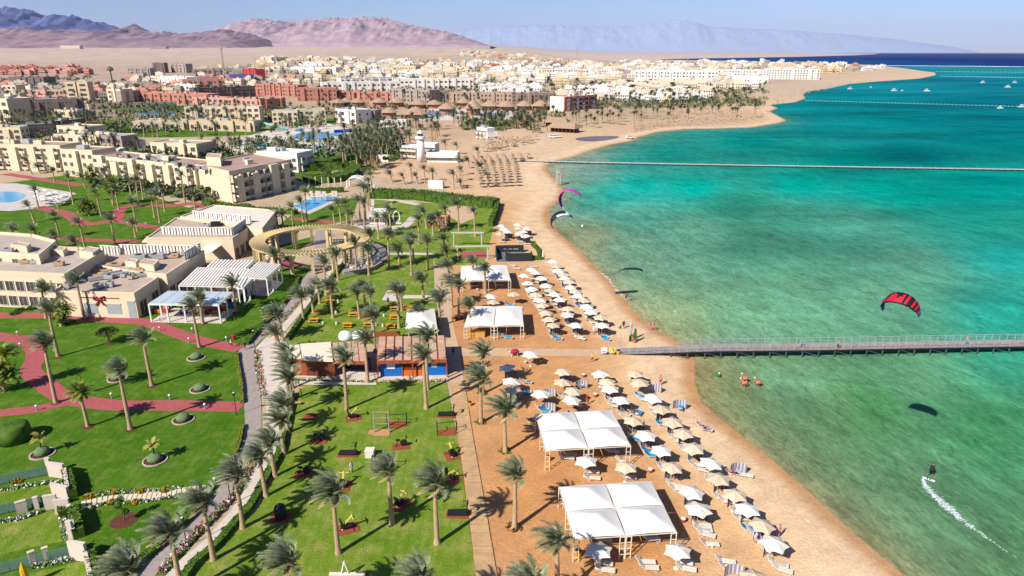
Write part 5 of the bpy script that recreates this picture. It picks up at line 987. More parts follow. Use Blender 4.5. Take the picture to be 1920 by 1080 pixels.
# wooden sports pavilion, two blocks
ROOFW = mat('roof_plank', (214,172,146), .85, .12, .8, rnd=.08); TERR = mat('terracotta_wood', (176,92,56), .8, .12, 1.0, rgb2=(156,76,44)); PBLUE = mat('panel_blue', (20,110,200), .6, .05); PORA = mat('panel_orange', (226,112,34), .7, .06); DOORB = mat('door_brown', (122,64,38), .7, .12, 2)
def planks_roof(t, q, h, nx_, ny_, m=None):
    bl = lambda u, v_: (q[0] * (1-u) + q[1] * u) * (1-v_) + (q[3] * (1-u) + q[2] * u) * v_
    for i in range(nx_):
        for j in range(ny_):
            g = .012; c = [bl(i/nx_ + g, j/ny_ + g * .8), bl((i+1)/nx_ - g, j/ny_ + g * .8), bl((i+1)/nx_ - g, (j+1)/ny_ - g), bl(i/nx_ + g, (j+1)/ny_ - g)]
            put(MB().prism([(p.x, p.y) for p in c], h + .02, h + .14 + .03 * ((i * 7 + j * 3) % 3)).mesh('roof_plank', m or ROOFW), 'roof_plank', t)
def pav(label, fl, fr_, bl_, br_, h, deep, extras):
    c = [G(*p, h) for p in (fl, fr_, br_, bl_)]; o0 = sum(c, Vector()) / 4; o0.z = 0; q = [p - o0 for p in c]; t = thing('sports_pavilion', label, 'pavilion', o0, 0)
    put(MB().prism([(p.x, p.y) for p in q], h - .5, h).mesh('roof', TERR), 'roof', t); return t, q, o0
h_ = hgt((708,713),(706,678)); HP = h_
t, q, o0 = pav('wooden pavilion block with blue and orange panels facing the gym lawn', (706,677), (838,674), (709,632), (834,630), h_, 0, 0); planks_roof(t, q, h_, 8, 6)
d = (q[1] - q[0]).normalized(); nn = Vector((-d.y, d.x, 0)); nn = nn if nn.y > 0 else -nn; L = (q[1] - q[0]).length; rz = math.atan2(d.y, d.x)
def wl(u0, u1, z0, z1, back, m, nm, th=.12): p = q[0] + d * L * (u0 + u1) / 2 + nn * back; put(MB().obox((p.x, p.y, (z0 + z1) / 2), (L * (u1 - u0), th, z1 - z0), rz).mesh(nm, m), nm, t)
BACK = 0.9
for u0, u1, m, nm in ((.03,.345,PBLUE,'blue_panel'),(.35,.505,DOORB,'slatted_door'),(.51,.655,DOORB,'slatted_door'),(.66,.985,PBLUE,'blue_panel')): wl(u0, u1, .15, h_ - .52, BACK, m, nm)
wl(.35, .66, .15, 1.2, BACK - .12, PORA, 'orange_panel', .08); wl(.13, .245, .9 + .6, 2.6, BACK - .1, WP, 'white_board', .05)
for k in range(4): wl(.77, .85, 2.45 - .28 * k, 2.6 - .28 * k, BACK - .09, WP, 'lettering', .02)
for u in (.008, .35, .505, .66, .992): wl(u - .008, u + .008, 0, h_ - .51, .12 if u in (.008, .505, .992) else BACK - .2, TERR, 'post', .18)
p = (q[0] + q[1] + q[2] + q[3]) / 4 + nn * 1.4; put(MB().obox((p.x, p.y, (h_ - .55) / 2), (L * .97, (q[3] - q[0]).length * .62, h_ - .56), rz).mesh('inner_wall', DOORB), 'inner_wall', t)
put(MB().prism([((v * 1.02).x, (v * 1.02).y) for v in q], 0, .15).mesh('floor', PALE), 'floor', t)
for k in range(9): wl(k / 9 + .004, (k + 1) / 9 - .004, h_ - .5, h_ - .02, -.08, TERR, 'fascia_panel', .1)
t, q, o0 = pav('wooden pavilion block with white roof panels and open porch', (546,674), (686,678), (541,649), (682,640), HP - .3, 0, 0); h_ = HP - .3
bl = lambda u, v_: (q[0] * (1-u) + q[1] * u) * (1-v_) + (q[3] * (1-u) + q[2] * u) * v_
WRP = mat('white_roof_panel', (244,232,206), .8, .05)
for u0, u1, v0, v1 in ((.0,.14,.05,.98),(.15,.56,-.08,.98)): c = [bl(u0, v0), bl(u1, v0), bl(u1, v1), bl(u0, v1)]; put(MB().prism([(p.x, p.y) for p in c], h_ + .02, h_ + .22 + u0).mesh('white_roof_panel', WRP), 'white_roof_panel', t)
qq = q; q = [bl(.57, 0), bl(1, 0), bl(1, 1), bl(.57, 1)]; planks_roof(t, q, h_, 5, 6); q = qq
d = (q[1] - q[0]).normalized(); nn = Vector((-d.y, d.x, 0)); nn = nn if nn.y > 0 else -nn; L = (q[1] - q[0]).length; rz = math.atan2(d.y, d.x)
for k in range(6): wl(.01 + k * .095, .10 + k * .095, .1, h_ - .51, .12 + (.02 if k % 2 else 0), DOORB if k > 1 else TERR, 'wall_panel')
wl(.59, .72, .1, h_ - .51, 3.4, DARKM, 'opening_shade_panel'); wl(.72, .995, .1, h_ - .51, 3.0, mat('porch_wall', (70,66,84), .8, .1), 'porch_wall'); wl(.70, .715, .1, h_ - .51, .2, TERR, 'post'); wl(.985, .997, .1, h_ - .51, .2, TERR, 'post'); wl(.62, .68, .9, 1.9, 3.3, PBLUE, 'blue_screen', .05)  # dark panel stands in for the shade inside the opening
for k in range(6): wl(.58 + k * .07, .645 + k * .07, h_ - .5, h_ - .02, -.08, TERR, 'fascia_panel', .1)
put(MB().prism([((v * 1.02).x, (v * 1.02).y) for v in q], 0, .13).mesh('floor', PALE), 'floor', t)
for (x, y, lb) in ((648,637,'white inflatable slide piece on the roof edge lawn'),(673,636,'white inflatable dome behind the pavilion roof')):
    o = tag(MB().lathe([(1.3, 0), (1.6, .5), (1.5, 1.6), (1.0, 2.3), (.2, 2.5)], 10, (0, 0, 0), sx=1.3).build('inflatable', WP, None, True), lb, 'inflatable'); o.location = G(x, y); o.scale = (.62, .62, .7)
# round pergola
RW = mat('ring_wood', (226,200,146), .85, .1, 1.0); rc_ = G(583.5, 449, 5.0); edge_ = G(474, 452, 5.0); Ro = (edge_ - rc_).length; Rin = Ro * .80
t = thing('round_pergola', 'great ring-shaped timber pergola on stone columns', 'pergola', (rc_.x, rc_.y, 0)); CM = MB().box(-.35, .35, -.35, .35, 0, 4.8).mesh('column', RW)
for k in range(18):
    a = 2 * math.pi * k / 18 + .1
    put(CM, 'column', t, (Ro * .97 * math.cos(a), Ro * .97 * math.sin(a), 0), a)
    if k % 2 == 0: put(CM, 'column', t, (Rin * 1.03 * math.cos(a), Rin * 1.03 * math.sin(a), 0), a)
for r_, z0, z1 in ((Ro, 4.81, 5.3), (Rin, 4.81, 5.3)):
    b = MB(); n = 72
    V = [((r_ + dr) * math.cos(2*math.pi*k/n), (r_ + dr) * math.sin(2*math.pi*k/n), z) for k in range(n) for dr, z in ((-.2, z0), (.2, z0), (.2, z1), (-.2, z1))]
    b.add(V, [(4*k + j, 4*k + (j+1) % 4, 4*((k+1) % n) + (j+1) % 4, 4*((k+1) % n) + j) for k in range(n) for j in range(4)]); put(b.mesh('ring_beam', RW), 'ring_beam', t)
SM = MB().box(-(Ro - Rin) / 2 - .5, (Ro - Rin) / 2 + .5, -.09, .09, 0, .2).mesh('rafter', RW)
for k in range(104): a = 2 * math.pi * k / 104; rr = (Ro + Rin) / 2; put(SM, 'rafter', t, (rr * math.cos(a), rr * math.sin(a), 5.31), a)
# goals, stage, kiosks, black bar
def frame_goal(p0, p1, h, label, m): A, B = G(*p0), G(*p1); d = B - A; t = thing('timber_frame', label, 'frame', A, math.atan2(d.y, d.x), 'timber play frames'); L = d.length; put(MB().box(-.15, .15, -.15, .15, 0, h).mesh('post', m), 'post', t); put(MB().box(L - .15, L + .15, -.15, .15, 0, h).mesh('post', m), 'post', t); put(MB().box(-.6, L + .6, -.25, .25, h + .003, h + .35).mesh('crossbar', m), 'crossbar', t)
GW = mat('weathered_wood', (206,200,186), .85, .1, 1)
frame_goal((851,463),(903,463), 3.8, 'tall weathered timber frame on the playing lawn', GW); frame_goal((858,487),(914,486), 3.3, 'weathered timber frame over the small red court', GW)
building('stage', 'low white stage building on the pale terrace', 'stage', front((693,420),(722,420), 6)[0], 3.4, WWALL, mat('roof_white', (244,240,232), .8, .04), 0, .2, [(0, 3, 1, 1.6, 1.6, .6, 2, False)])
simple('ring_sculpture', 'white upright ring sculpture on the pale terrace', 'sculpture', 744, 419, [('ring', MB().tube([(1.0 * math.cos(a), 0, 2.0 + 1.8 * math.sin(a)) for a in np.linspace(0, 6.283, 17)], .18, 6), WWALL), ('base', MB().box(-1.5, 1.5, -.8, .8, 0, .2), WWALL)])
building('drinks_kiosk', 'small red-brown kiosk on the playing lawn', 'kiosk', front((801,425),(841,426), 3)[0], 3.0, WOODR, mat('kiosk_roof', (222,170,140), .8, .08), 0, .15, [(0, 3, 1, 1.4, 1.4, .9, 2, False)])
bb, _z = front((931,491),(985,490), 8.5); bb = [Vector(p) for p in bb]; c = (bb[0] + bb[1] + bb[2] + bb[3]) / 4; t = thing("beach_bar", 'black walled open beach bar with dark deck and white counters', 'bar', (c.x, c.y, 0)); Q = [Vector((p.x - c.x, p.y - c.y)) for p in bb]; ex = (Q[1] - Q[0]).normalized(); Lx = (Q[1] - Q[0]).length; rz = math.atan2(ex.y, ex.x); ey = Vector((-ex.y, ex.x))
put(MB().prism([tuple(p) for p in Q], -.1, .2).mesh('deck', mat('dark_deck', (120,116,118), .85, .12, .8)), 'deck', t)
def bwall(p, q, h0, nm, m=BLACK, th=.22, z=.203): mid_ = (p + q) / 2; d = q - p; put(MB().obox((mid_.x, mid_.y, z + h0 / 2), (d.length, th, h0), math.atan2(d.y, d.x)).mesh(nm, m), nm, t)
bwall(Q[0] + ex * 2.6, Q[0] + ex * 9.0, 2.0, 'front_wall'); bwall(Q[0] + ex * 2.6 + ey * .2, Q[0] + ex * 2.6 + ey * 3.6, 2.3, 'side_wall'); bwall(Q[0] + ex * 9 + ey * .2, Q[0] + ex * 9 + ey * 3.2, 1.6, 'side_wall'); bwall(Q[3] + ex * .2 - ey * .2, Q[3] + ex * 7.5 - ey * .2, 1.8, 'back_wall'); bwall(Q[0] + ex * .15 + ey * .5, Q[3] + ex * .15 - ey * .6, 1.6, 'side_wall')
bwall(Q[0] + ex * 3.2 + ey * 3.2, Q[0] + ex * 8.4 + ey * 3.2, 1.05, 'counter', PLAST, .9)
for i, (x, y) in enumerate([(948,473),(957,473),(966,473),(979,471)]): simple('bar_table', f'white table on the black bar deck, {ORD[i]} along it', 'table', x, y, [('table_top', MB().box(-.8, .8, -.5, .5, .76, .84), PLAST), ('leg', MB().box(-.1, .1, -.1, .1, 0, .758), PLAST)], 0, 'bar tables', .2)
simple('closed_parasol', 'closed cream parasol at the corner of beach bar hedge', 'parasol', 1018, 489, [('pole', MB().tube([(0, 0, 0), (0, 0, 3)], .04, 5), POLEM), ('folded_canopy', MB().lathe([(.1, .9), (.25, 1.2), (.18, 2.4), (.04, 3)], 8), WHITE)])
# villa garden walls at the bottom corner
GGL = mat('green_glass', (110,146,124), .15, .1, .5, spec=.5)
VWALL = mat('villa_wall', (228,210,194), .9, .05, .5)
def wallseg(a, b, h, label, th=.35, m=VWALL, name='garden_wall', cat='wall', cap=True, group='villa garden walls', z=0):
    A, B = G(*a), G(*b); d = B - A; L = d.length; h = h * (.86 if m is VWALL else 1); t = thing(name, label, cat, A, math.atan2(d.y, d.x), group); put(MB().box(0, L, -th/2, th/2, -.2, h).mesh('wall', m or WWALL), 'wall', t)
    if cap: put(MB().box(-.03, L + .03, -th/2 - .03, th/2 + .03, h + .003, h + .07).mesh('coping', m or WWALL), 'coping', t)
    return t
wl2 = [(716,497),(700,507),(682,512),(660,515),(645,517)]
for i in range(4): wallseg(wl2[i], wl2[i + 1], .9, f'low grey curved wall of the round terrace, {ORD[i]} piece', .4, PAVE, 'terrace_wall', 'wall', True, 'terrace wall pieces')
def glassf(a, b, label, h=1.3):
    A, B = G(*a), G(*b); d = B - A; L = d.length; t = thing('glass_fence', label, 'fence', A, math.atan2(d.y, d.x), 'green glass garden fences'); n = max(2, int(L / 1.6))
    me = MB().box(.03, L / n - .03, -.03, .03, .12, h).mesh('pane', GGL)
    for k in range(n): put(me, 'pane', t, (k * L / n, 0, 0))
    put(MB().box(0, L, -.08, .08, 0, .11).mesh('rail', DARKM), 'rail', t)
wallseg((94,893),(124,897), 2.3, 'white wall end above first villa garden, near lawn'); wallseg((91,889),(99,889), 2.6, 'narrow white post beside the first villa wall'); wallseg((101,930),(131,937), 2.0, 'white wall at entrance, lawn side'); wallseg((86,956),(110,952), 2.1, 'white wall at entrance, garden side'); wallseg((106,965),(134,962), 2.2, 'white entrance wall with round shrub before it')
wallseg((33,965),(53,959), 1.8, 'wide white post in second villa fence'); wallseg((66,955),(75,953), 1.8, 'narrow white post in second villa fence'); wallseg((135,1048),(166,1053), 2.6, 'big white wall end above the third villa garden'); wallseg((131,1010),(141,1010), 2.6, 'narrow white post beside the big wall end'); wallseg((58,1063),(70,1058), 2.0, 'white post in third villa fence, outer'); wallseg((84,1055),(95,1051), 2.0, 'white post in third villa fence, inner')
wallseg((125,897),(131,935), 1.7, 'white side wall of first villa garden'); wallseg((133,965),(141,1012), 1.6, 'white side wall of second villa garden'); wallseg((164,1055),(180,1130), 1.6, 'white side wall of third villa garden')
glassf((-20,914),(93,890), 'green glass fence of first villa garden'); glassf((-20,970),(88,946), 'green glass fence of second villa garden'); glassf((-20,1082),(135,1043), 'green glass fence of third villa garden')
hedge([(129,898),(139,935)], 1.0, 1.5, 'dark hedge block outside the first villa wall'); hedge([(140,968),(150,1010)], 1.1, 1.6, 'dark hedge block outside the second villa wall'); hedge([(170,1040),(185,1110)], 1.1, 1.6, 'dark hedge block outside the third villa wall'); hedge([(117,962),(121,974)], .8, 1.3, 'round topped shrub before the villa entrance wall')
sheet('villa_lawn', [(-40,925),(100,905),(128,935),(90,945),(-40,968)], .10, LAWN1); sheet('villa_lawn', [(-40,985),(95,958),(136,968),(142,1010),(-40,1050)], .10, LAWN1); sheet('villa_lawn', [(-40,1100),(160,1052),(185,1130),(-40,1160)], .10, LAWN1)
SLAB = MB().box(-.5, .5, -.5, .5, 0, .05).mesh('stepping_slab', mat('slab_pale', (236,220,190), .9, .06, 1)); st = thing('stepping_path', None, None); st['kind'] = 'structure'
pc = catmull([G(*p) for p in [(152,948),(200,938),(250,934),(300,929),(350,921),(404,915)]], 6); PS = seglen0 = [0] + list(np.cumsum([(b - a).length for a, b in zip(pc[:-1], pc[1:])]))
for k in range(27):
    t_ = (k + .5) * PS[-1] / 27; i = max(0, min(len(pc) - 2, int(np.searchsorted(PS, t_)) - 1)); p = pc[i].lerp(pc[i+1], (t_ - PS[i]) / max(1e-6, PS[i+1] - PS[i])); d = pc[i+1] - pc[i]
    o = put(SLAB, 'stepping_slab', st, (p.x, p.y, .075), math.atan2(d.y, d.x) + .12); o.scale = (PS[-1] / 27 - .09, 1.45, 1)
simple('closed_parasol', 'closed yellow parasol at the bottom corner by the villas', 'parasol', 52, 1100, [('pole', MB().tube([(0, 0, 0), (0, 0, 2.8)], .04, 5), POLEM), ('folded_canopy', MB().lathe([(.15, .9), (.36, 1.2), (.28, 2.2), (.04, 2.9)], 8), mat('yellow_canvas', (240,180,20), .7, .06))])
FLW = mat('flower_white', (232,226,214), .8, .2, 6); FLP = mat('flower_pink', (206,70,120), .8, .25, 6); ORS = mat('orange_shrub', (196,160,30), .8, .25, 5)
def flower_strip(px, w_, label, cols, n=400, h=.5, group='flower borders'):
    c = catmull([G(*p) for p in px], 5); rs = random.Random(n + int(px[0][0])); b = MB()
    for _ in range(n):
        i = rs.randrange(len(c) - 1); p = c[i].lerp(c[i+1], rs.random()); d = (c[i+1] - c[i]); d.z = 0; d.normalize(); nn = Vector((-d.y, d.x, 0)); p = p + nn * rs.uniform(-w_/2, w_/2); p.z = .08 + h * rs.random()
        u = Vector((rs.gauss(0, 1), rs.gauss(0, 1), rs.gauss(0, 1))).normalized(); v_ = u.orthogonal().normalized(); s_ = rs.uniform(.07, .16); b.add([p - u*s_, p + v_*s_, p + u*s_, p - v_*s_], [(0,1,2,3)], 0 if rs.random() < .55 else rs.randrange(1, len(cols)))
    tag(b.build('flower_bed', cols), label, 'flower bed', group)
flower_strip([(302,1078),(352,1020),(402,970)], .9, 'flower border between road and promenade, lowest stretch', [SHRUB, FLW, FLP], 900); flower_strip([(402,970),(440,930),(458,900),(476,865)], .9, 'pink flower border between road and promenade, middle stretch', [SHRUB, FLP, FLW], 900); flower_strip([(482,660),(484,695),(493,745)], 1.0, 'pink and green flower border at the promenade bend', [SHRUB, FLP, FLW], 600); flower_strip([(493,632),(520,612),(545,585),(575,550)], .9, 'low flower border beside the upper road', [SHRUB, FLW, FLP], 700)
flower_strip([(160,932),(216,925),(266,922),(312,921),(340,915)], .6, 'white flowering border on lawn side of stepping path', [SHRUB, FLW, FLW], 600, .3); flower_strip([(165,952),(210,945),(254,944),(300,938),(350,930)], .5, 'white flowering border on villa side of stepping path', [SHRUB, FLW, FLW], 600, .3); flower_strip([(-20,925),(60,912),(120,905)], .6, 'white pebble flower border of first villa garden', [SHRUB, FLW, FLW], 500, .4); flower_strip([(-20,985),(40,974),(78,962)], .6, 'white pebble flower border of second villa garden', [SHRUB, FLW, FLW], 500, .4); flower_strip([(116,965),(120,990),(124,1012)], .6, 'white flowering strip along second villa wall', [SHRUB, FLW, FLW], 350, .4); flower_strip([(60,1066),(110,1056),(150,1046)], .6, 'white flowering border of third villa garden', [SHRUB, FLW, FLW], 500, .4)
flower_strip([(545,712),(560,715),(640,716),(700,718),(838,716)], .5, 'low flowering border along pavilion edge of gym lawn', [SHRUB, FLW, SHRUB], 700, .4)
for i, (x, y) in enumerate([(167,934),(216,924),(266,923),(312,921),(209,944),(254,944),(33,905)]): o = tag(tuft_mesh(60 + i, .55, .7, 110, ORS).copy() and put(tuft_mesh(60 + i, .55, .7, 110, ORS), 'round_shrub'), (f'orange round shrub by stepping path, {ORD[i]} along it' if i < 6 else 'orange round shrub inside the first villa garden'), 'shrub', 'orange round shrubs'); o.location = G(x, y)
# dome shrubs in ringed beds, frangipani, topiary
DOME = mat('dome_shrub', (116,140,96), .85, .2, 4.0, bump=.8, bscale=6); STONE = mat('edging_stone', (206,190,176), .9, .12, 3)
EDS = MB().box(-.16, .16, -.09, .09, 0, .14).mesh('edging_stone', STONE)
def dome(px, py, label, r=.95, plant=False):
    B = G(px, py); t = thing('dome_shrub', label, 'shrub', B, 0, 'clipped dome shrubs'); put(MB().lathe([(r * 1.45, .02), (r * 1.4, .09), (.02, .12)], 18).mesh('soil_bed', SOIL), 'soil_bed', t); put(MB().lathe([(r * .85, .1), (r, .35), (r * .93, .7), (r * .62, .98), (r * .2, 1.06)], 16).mesh('dome', DOME, True), 'dome', t)
    n = 26
    for k in range(n): a = 6.283 * k / n; put(EDS, 'edging_stone', t, (r * 1.5 * math.cos(a), r * 1.5 * math.sin(a), .04), a + 1.57)
    if plant:
        put(MB().tube([(0, 0, 1.0), (.05, 0, 2.0), (0, 0.05, 2.4)], [.09, .07, .06], 6).mesh('stem', BARK), 'stem', t); rs = random.Random(int(px)); 
        for k in range(14): me = frond_mesh(rs, 1.1, k * 2.4, R(rs.uniform(0, 70)), .3, 7, .34, mat('yellowing_leaf', (196,172,92), .7, .25, 3, rgb2=(150,158,60)), .16); o = put(me, 'leaf', t); o.location = (0, 0, 2.35)
for x, y, lb, pl in [(368,672,'clipped grey-green dome shrub nearest the walkers',0),(375,731,'grey-green dome shrub below the walkers dome',0),(344,788,'grey-green dome shrub just below the straight red path',0),(220,711,'grey-green dome shrub half hidden behind a palm trunk',0),(291,864,'dome shrub with yellowing plant on top, big lawn',1),(80,852,'dome shrub with brown sparse plant beside the round block hedge',1)]: dome(x, y, lb, .95, pl)
B = G(28, 826); t = thing('block_shrub', 'big round clipped block shrub at the frame edge lawn', 'shrub', B); put(MB().lathe([(1.9, 0), (2.1, 1.2), (2.0, 2.2), (1.5, 2.5), (.1, 2.6)], 16).mesh('inner_body', FOLD, True), 'inner_body', t); b = MB(); leaf_cloud(b, random.Random(3), (0, 0, 1.35), 2.15, 1500, .12, 0, .62); stuff(put(b.mesh('leaves', FOLD), 'leaves', t))
B = G(206, 645); t = thing('umbrella_tree', 'flat mushroom-clipped tree on the lawn below the bow shop', 'tree', B); put(MB().tube([(0, 0, 0), (0, 0, 2.2)], .14, 6).mesh('trunk', BARK), 'trunk', t); b = MB(); leaf_cloud(b, random.Random(4), (0, 0, 2.4), 2.0, 900, .14, 0, .35); put(b.mesh('crown', FOL), 'crown', t); put(RINGM, 'planting_bed', t)
B = G(233, 977); t = thing('spiral_topiary', 'small cloud-pruned tree in a round brown bed', 'tree', B); put(MB().lathe([(1.5, .02), (1.45, .1), (.02, .14)], 18).mesh('soil_bed', SOIL), 'soil_bed', t); put(MB().tube([(0, 0, 0), (.1, 0, 1), (-.1, 0, 2), (0, 0, 2.9)], .06, 5).mesh('trunk', BARK), 'trunk', t)
for z, x, r_ in ((1.3, .35, .42), (2.0, -.3, .36), (2.8, 0, .5)): b = MB(); leaf_cloud(b, random.Random(int(z * 10)), (x, 0, z), r_, 260, .09); put(b.mesh('foliage_ball', FOLD), 'foliage_ball', t)
# lamps
def bollard(px, py, label): simple('bollard_lamp', label, 'lamp', px, py, [('post', MB().lathe([(.11, 0), (.11, .75), (.16, .8)], 8), GREYM), ('lamp_head', MB().lathe([(.16, .805), (.2, .95), (.05, 1.08)], 8), WP)], 0, 'bollard lamps')
for x, y, lb in [(210,748,'bollard lamp above the straight red path, nearer the curve'),(319,751,'bollard lamp above the straight red path, mid length'),(385,768,'bollard lamp below the straight red path, road end'),(70,771,'bollard lamp between the red paths by fan palm'),(39,653,'bollard lamp inside the curving red path'),(34,631,'bollard lamp above the curving red path'),(300,622,'bollard lamp below the upper red path by shops'),(361,624,'bollard lamp above the upper red path bend'),(355,643,'bollard lamp below the upper red path near palm'),(425,641,'dark bollard lamp beside the walkers'),(300,603,'bollard lamp at the corner of the glass kiosk'),(404,909,'bollard lamp at the road end of stepping path'),(240,423,'bollard lamp on courtyard path, first'),(274,424,'bollard lamp on courtyard path, second'),(248,452,'bollard lamp at the far courtyard path')]: bollard(x, y, lb)
def street_lamp(px, py, h, label): simple('street_lamp', label, 'street lamp', px, py, [('pole', MB().tube([(0, 0, 0), (0, 0, h)], [.07, .05], 6), DARKM), ('lamp_head', MB().lathe([(.05, h), (.22, h + .1), (.25, h + .3), (.05, h + .42)], 8), DARKM), ('lamp_globe', MB().lathe([(.12, h + .421), (.14, h + .5), (.03, h + .58)], 8), WP)], 0, 'street lamps')
for x, y, lb in [(351,1026,'dark street lamp on the road, lower of two'),(434,947,'dark street lamp on the road, upper of two'),(479,657,'dark street lamp at the red path junction'),(444,780,'dark lamp at the end of straight red path'),(497,612,'dark street lamp on the upper road')]: street_lamp(x, y, 3.3, lb)
# ------------------------------------------------------------------ hotel wings of the middle distance
ROOFB = mat('roof_brown', (196,164,146), .95, .12, .2, rgb2=(178,146,130))
blk('long cream three-storey hotel wing at the frame edge beyond the round pool', (-90,316), (122,322), 13, 11, CREAM, ROOFB, [(0, 14, 3, 2.0, 1.7, 1.0, 3.5, True)])
blk('cream hotel wing with broad plain gable above the bushy palms', (122,330), (182,334), 12, 11, CREAM, ROOFB, [(0, 5, 3, 1.6, 1.5, 1.0, 3.5, False)])
blk('long cream hotel wing with brown roof full of roof equipment', (184,341), (372,366), 13, 10.3, CREAM, ROOFB, [(0, 11, 3, 1.9, 1.7, .9, 3.3, True)])
poly = [G(*p)[:2] for p in [(374,364),(437,381),(552,353),(482,338)]]
building('hotel_block', 'cream hotel end block with blank wall and shaded balcony side', 'building', poly, 10.6, CREAM, ROOFB, 0, .6, [(1, 8, 3, 2.6, 2.0, .8, 3.3, True)])
building('roof_pavilion', 'small cream box room on the hotel wing roof', 'building', roofpoly([(388,310),(415,312),(418,304),(392,302)], 10.7), 3.0, CREAM, ROOFT, 10.62, .2)
for i in range(26):
    rs = random.Random(i); px, py = 222 + i * 6.5 + rs.uniform(-2, 2), 292 + i * .95 + rs.uniform(-3, 3); ac(px, py, 10.45, (rs.uniform(1, 2), rs.uniform(.8, 1.3), rs.uniform(.7, 1.3)), rs.uniform(0, .3), 'small roof unit in the row along the long hotel wing', DARKM if i % 3 == 0 else DUCT)
def bays(a, b, n, h, name='bay'):
    A, B = G(*a), G(*b); d = (B - A); L = d.length; d.normalize(); nn = Vector((-d.y, d.x, 0)); nn = nn if nn.y > 0 else -nn; t = [o for o in bpy.data.objects if o.get('label') == name][0]; rs = random.Random(n)
    for k in range(n):
        p = A + d * L * (k + .5 + rs.uniform(-.15, .15)) / n - nn * .55 - t.location; hh = h + rs.uniform(-1.4, .9); put(MB().obox((p.x, p.y, hh / 2), (rs.uniform(2.4, 4.4), 1.9, hh), math.atan2(d.y, d.x)).mesh('bay', CREAM), 'bay', t)
bays((-90,316), (122,322), 6, 11.2, 'long cream three-storey hotel wing at the frame edge beyond the round pool'); bays((184,341), (372,366), 6, 10.6, 'long cream hotel wing with brown roof full of roof equipment')
bays((437,381), (552,353), 4, 10.4, 'cream hotel end block with blank wall and shaded balcony side')
wlabel = 'long white hotel wing with blue-shaded end by the hedges'
blk(wlabel, (484,319), (560,324), 12, 8, WWALL, mat('roof_white', (244,240,232), .8, .04), [(0, 6, 2, 1.8, 1.5, 1.2, 3.4, False), (1, 2, 2, 2, 1.8, .8, 3.4, True)])
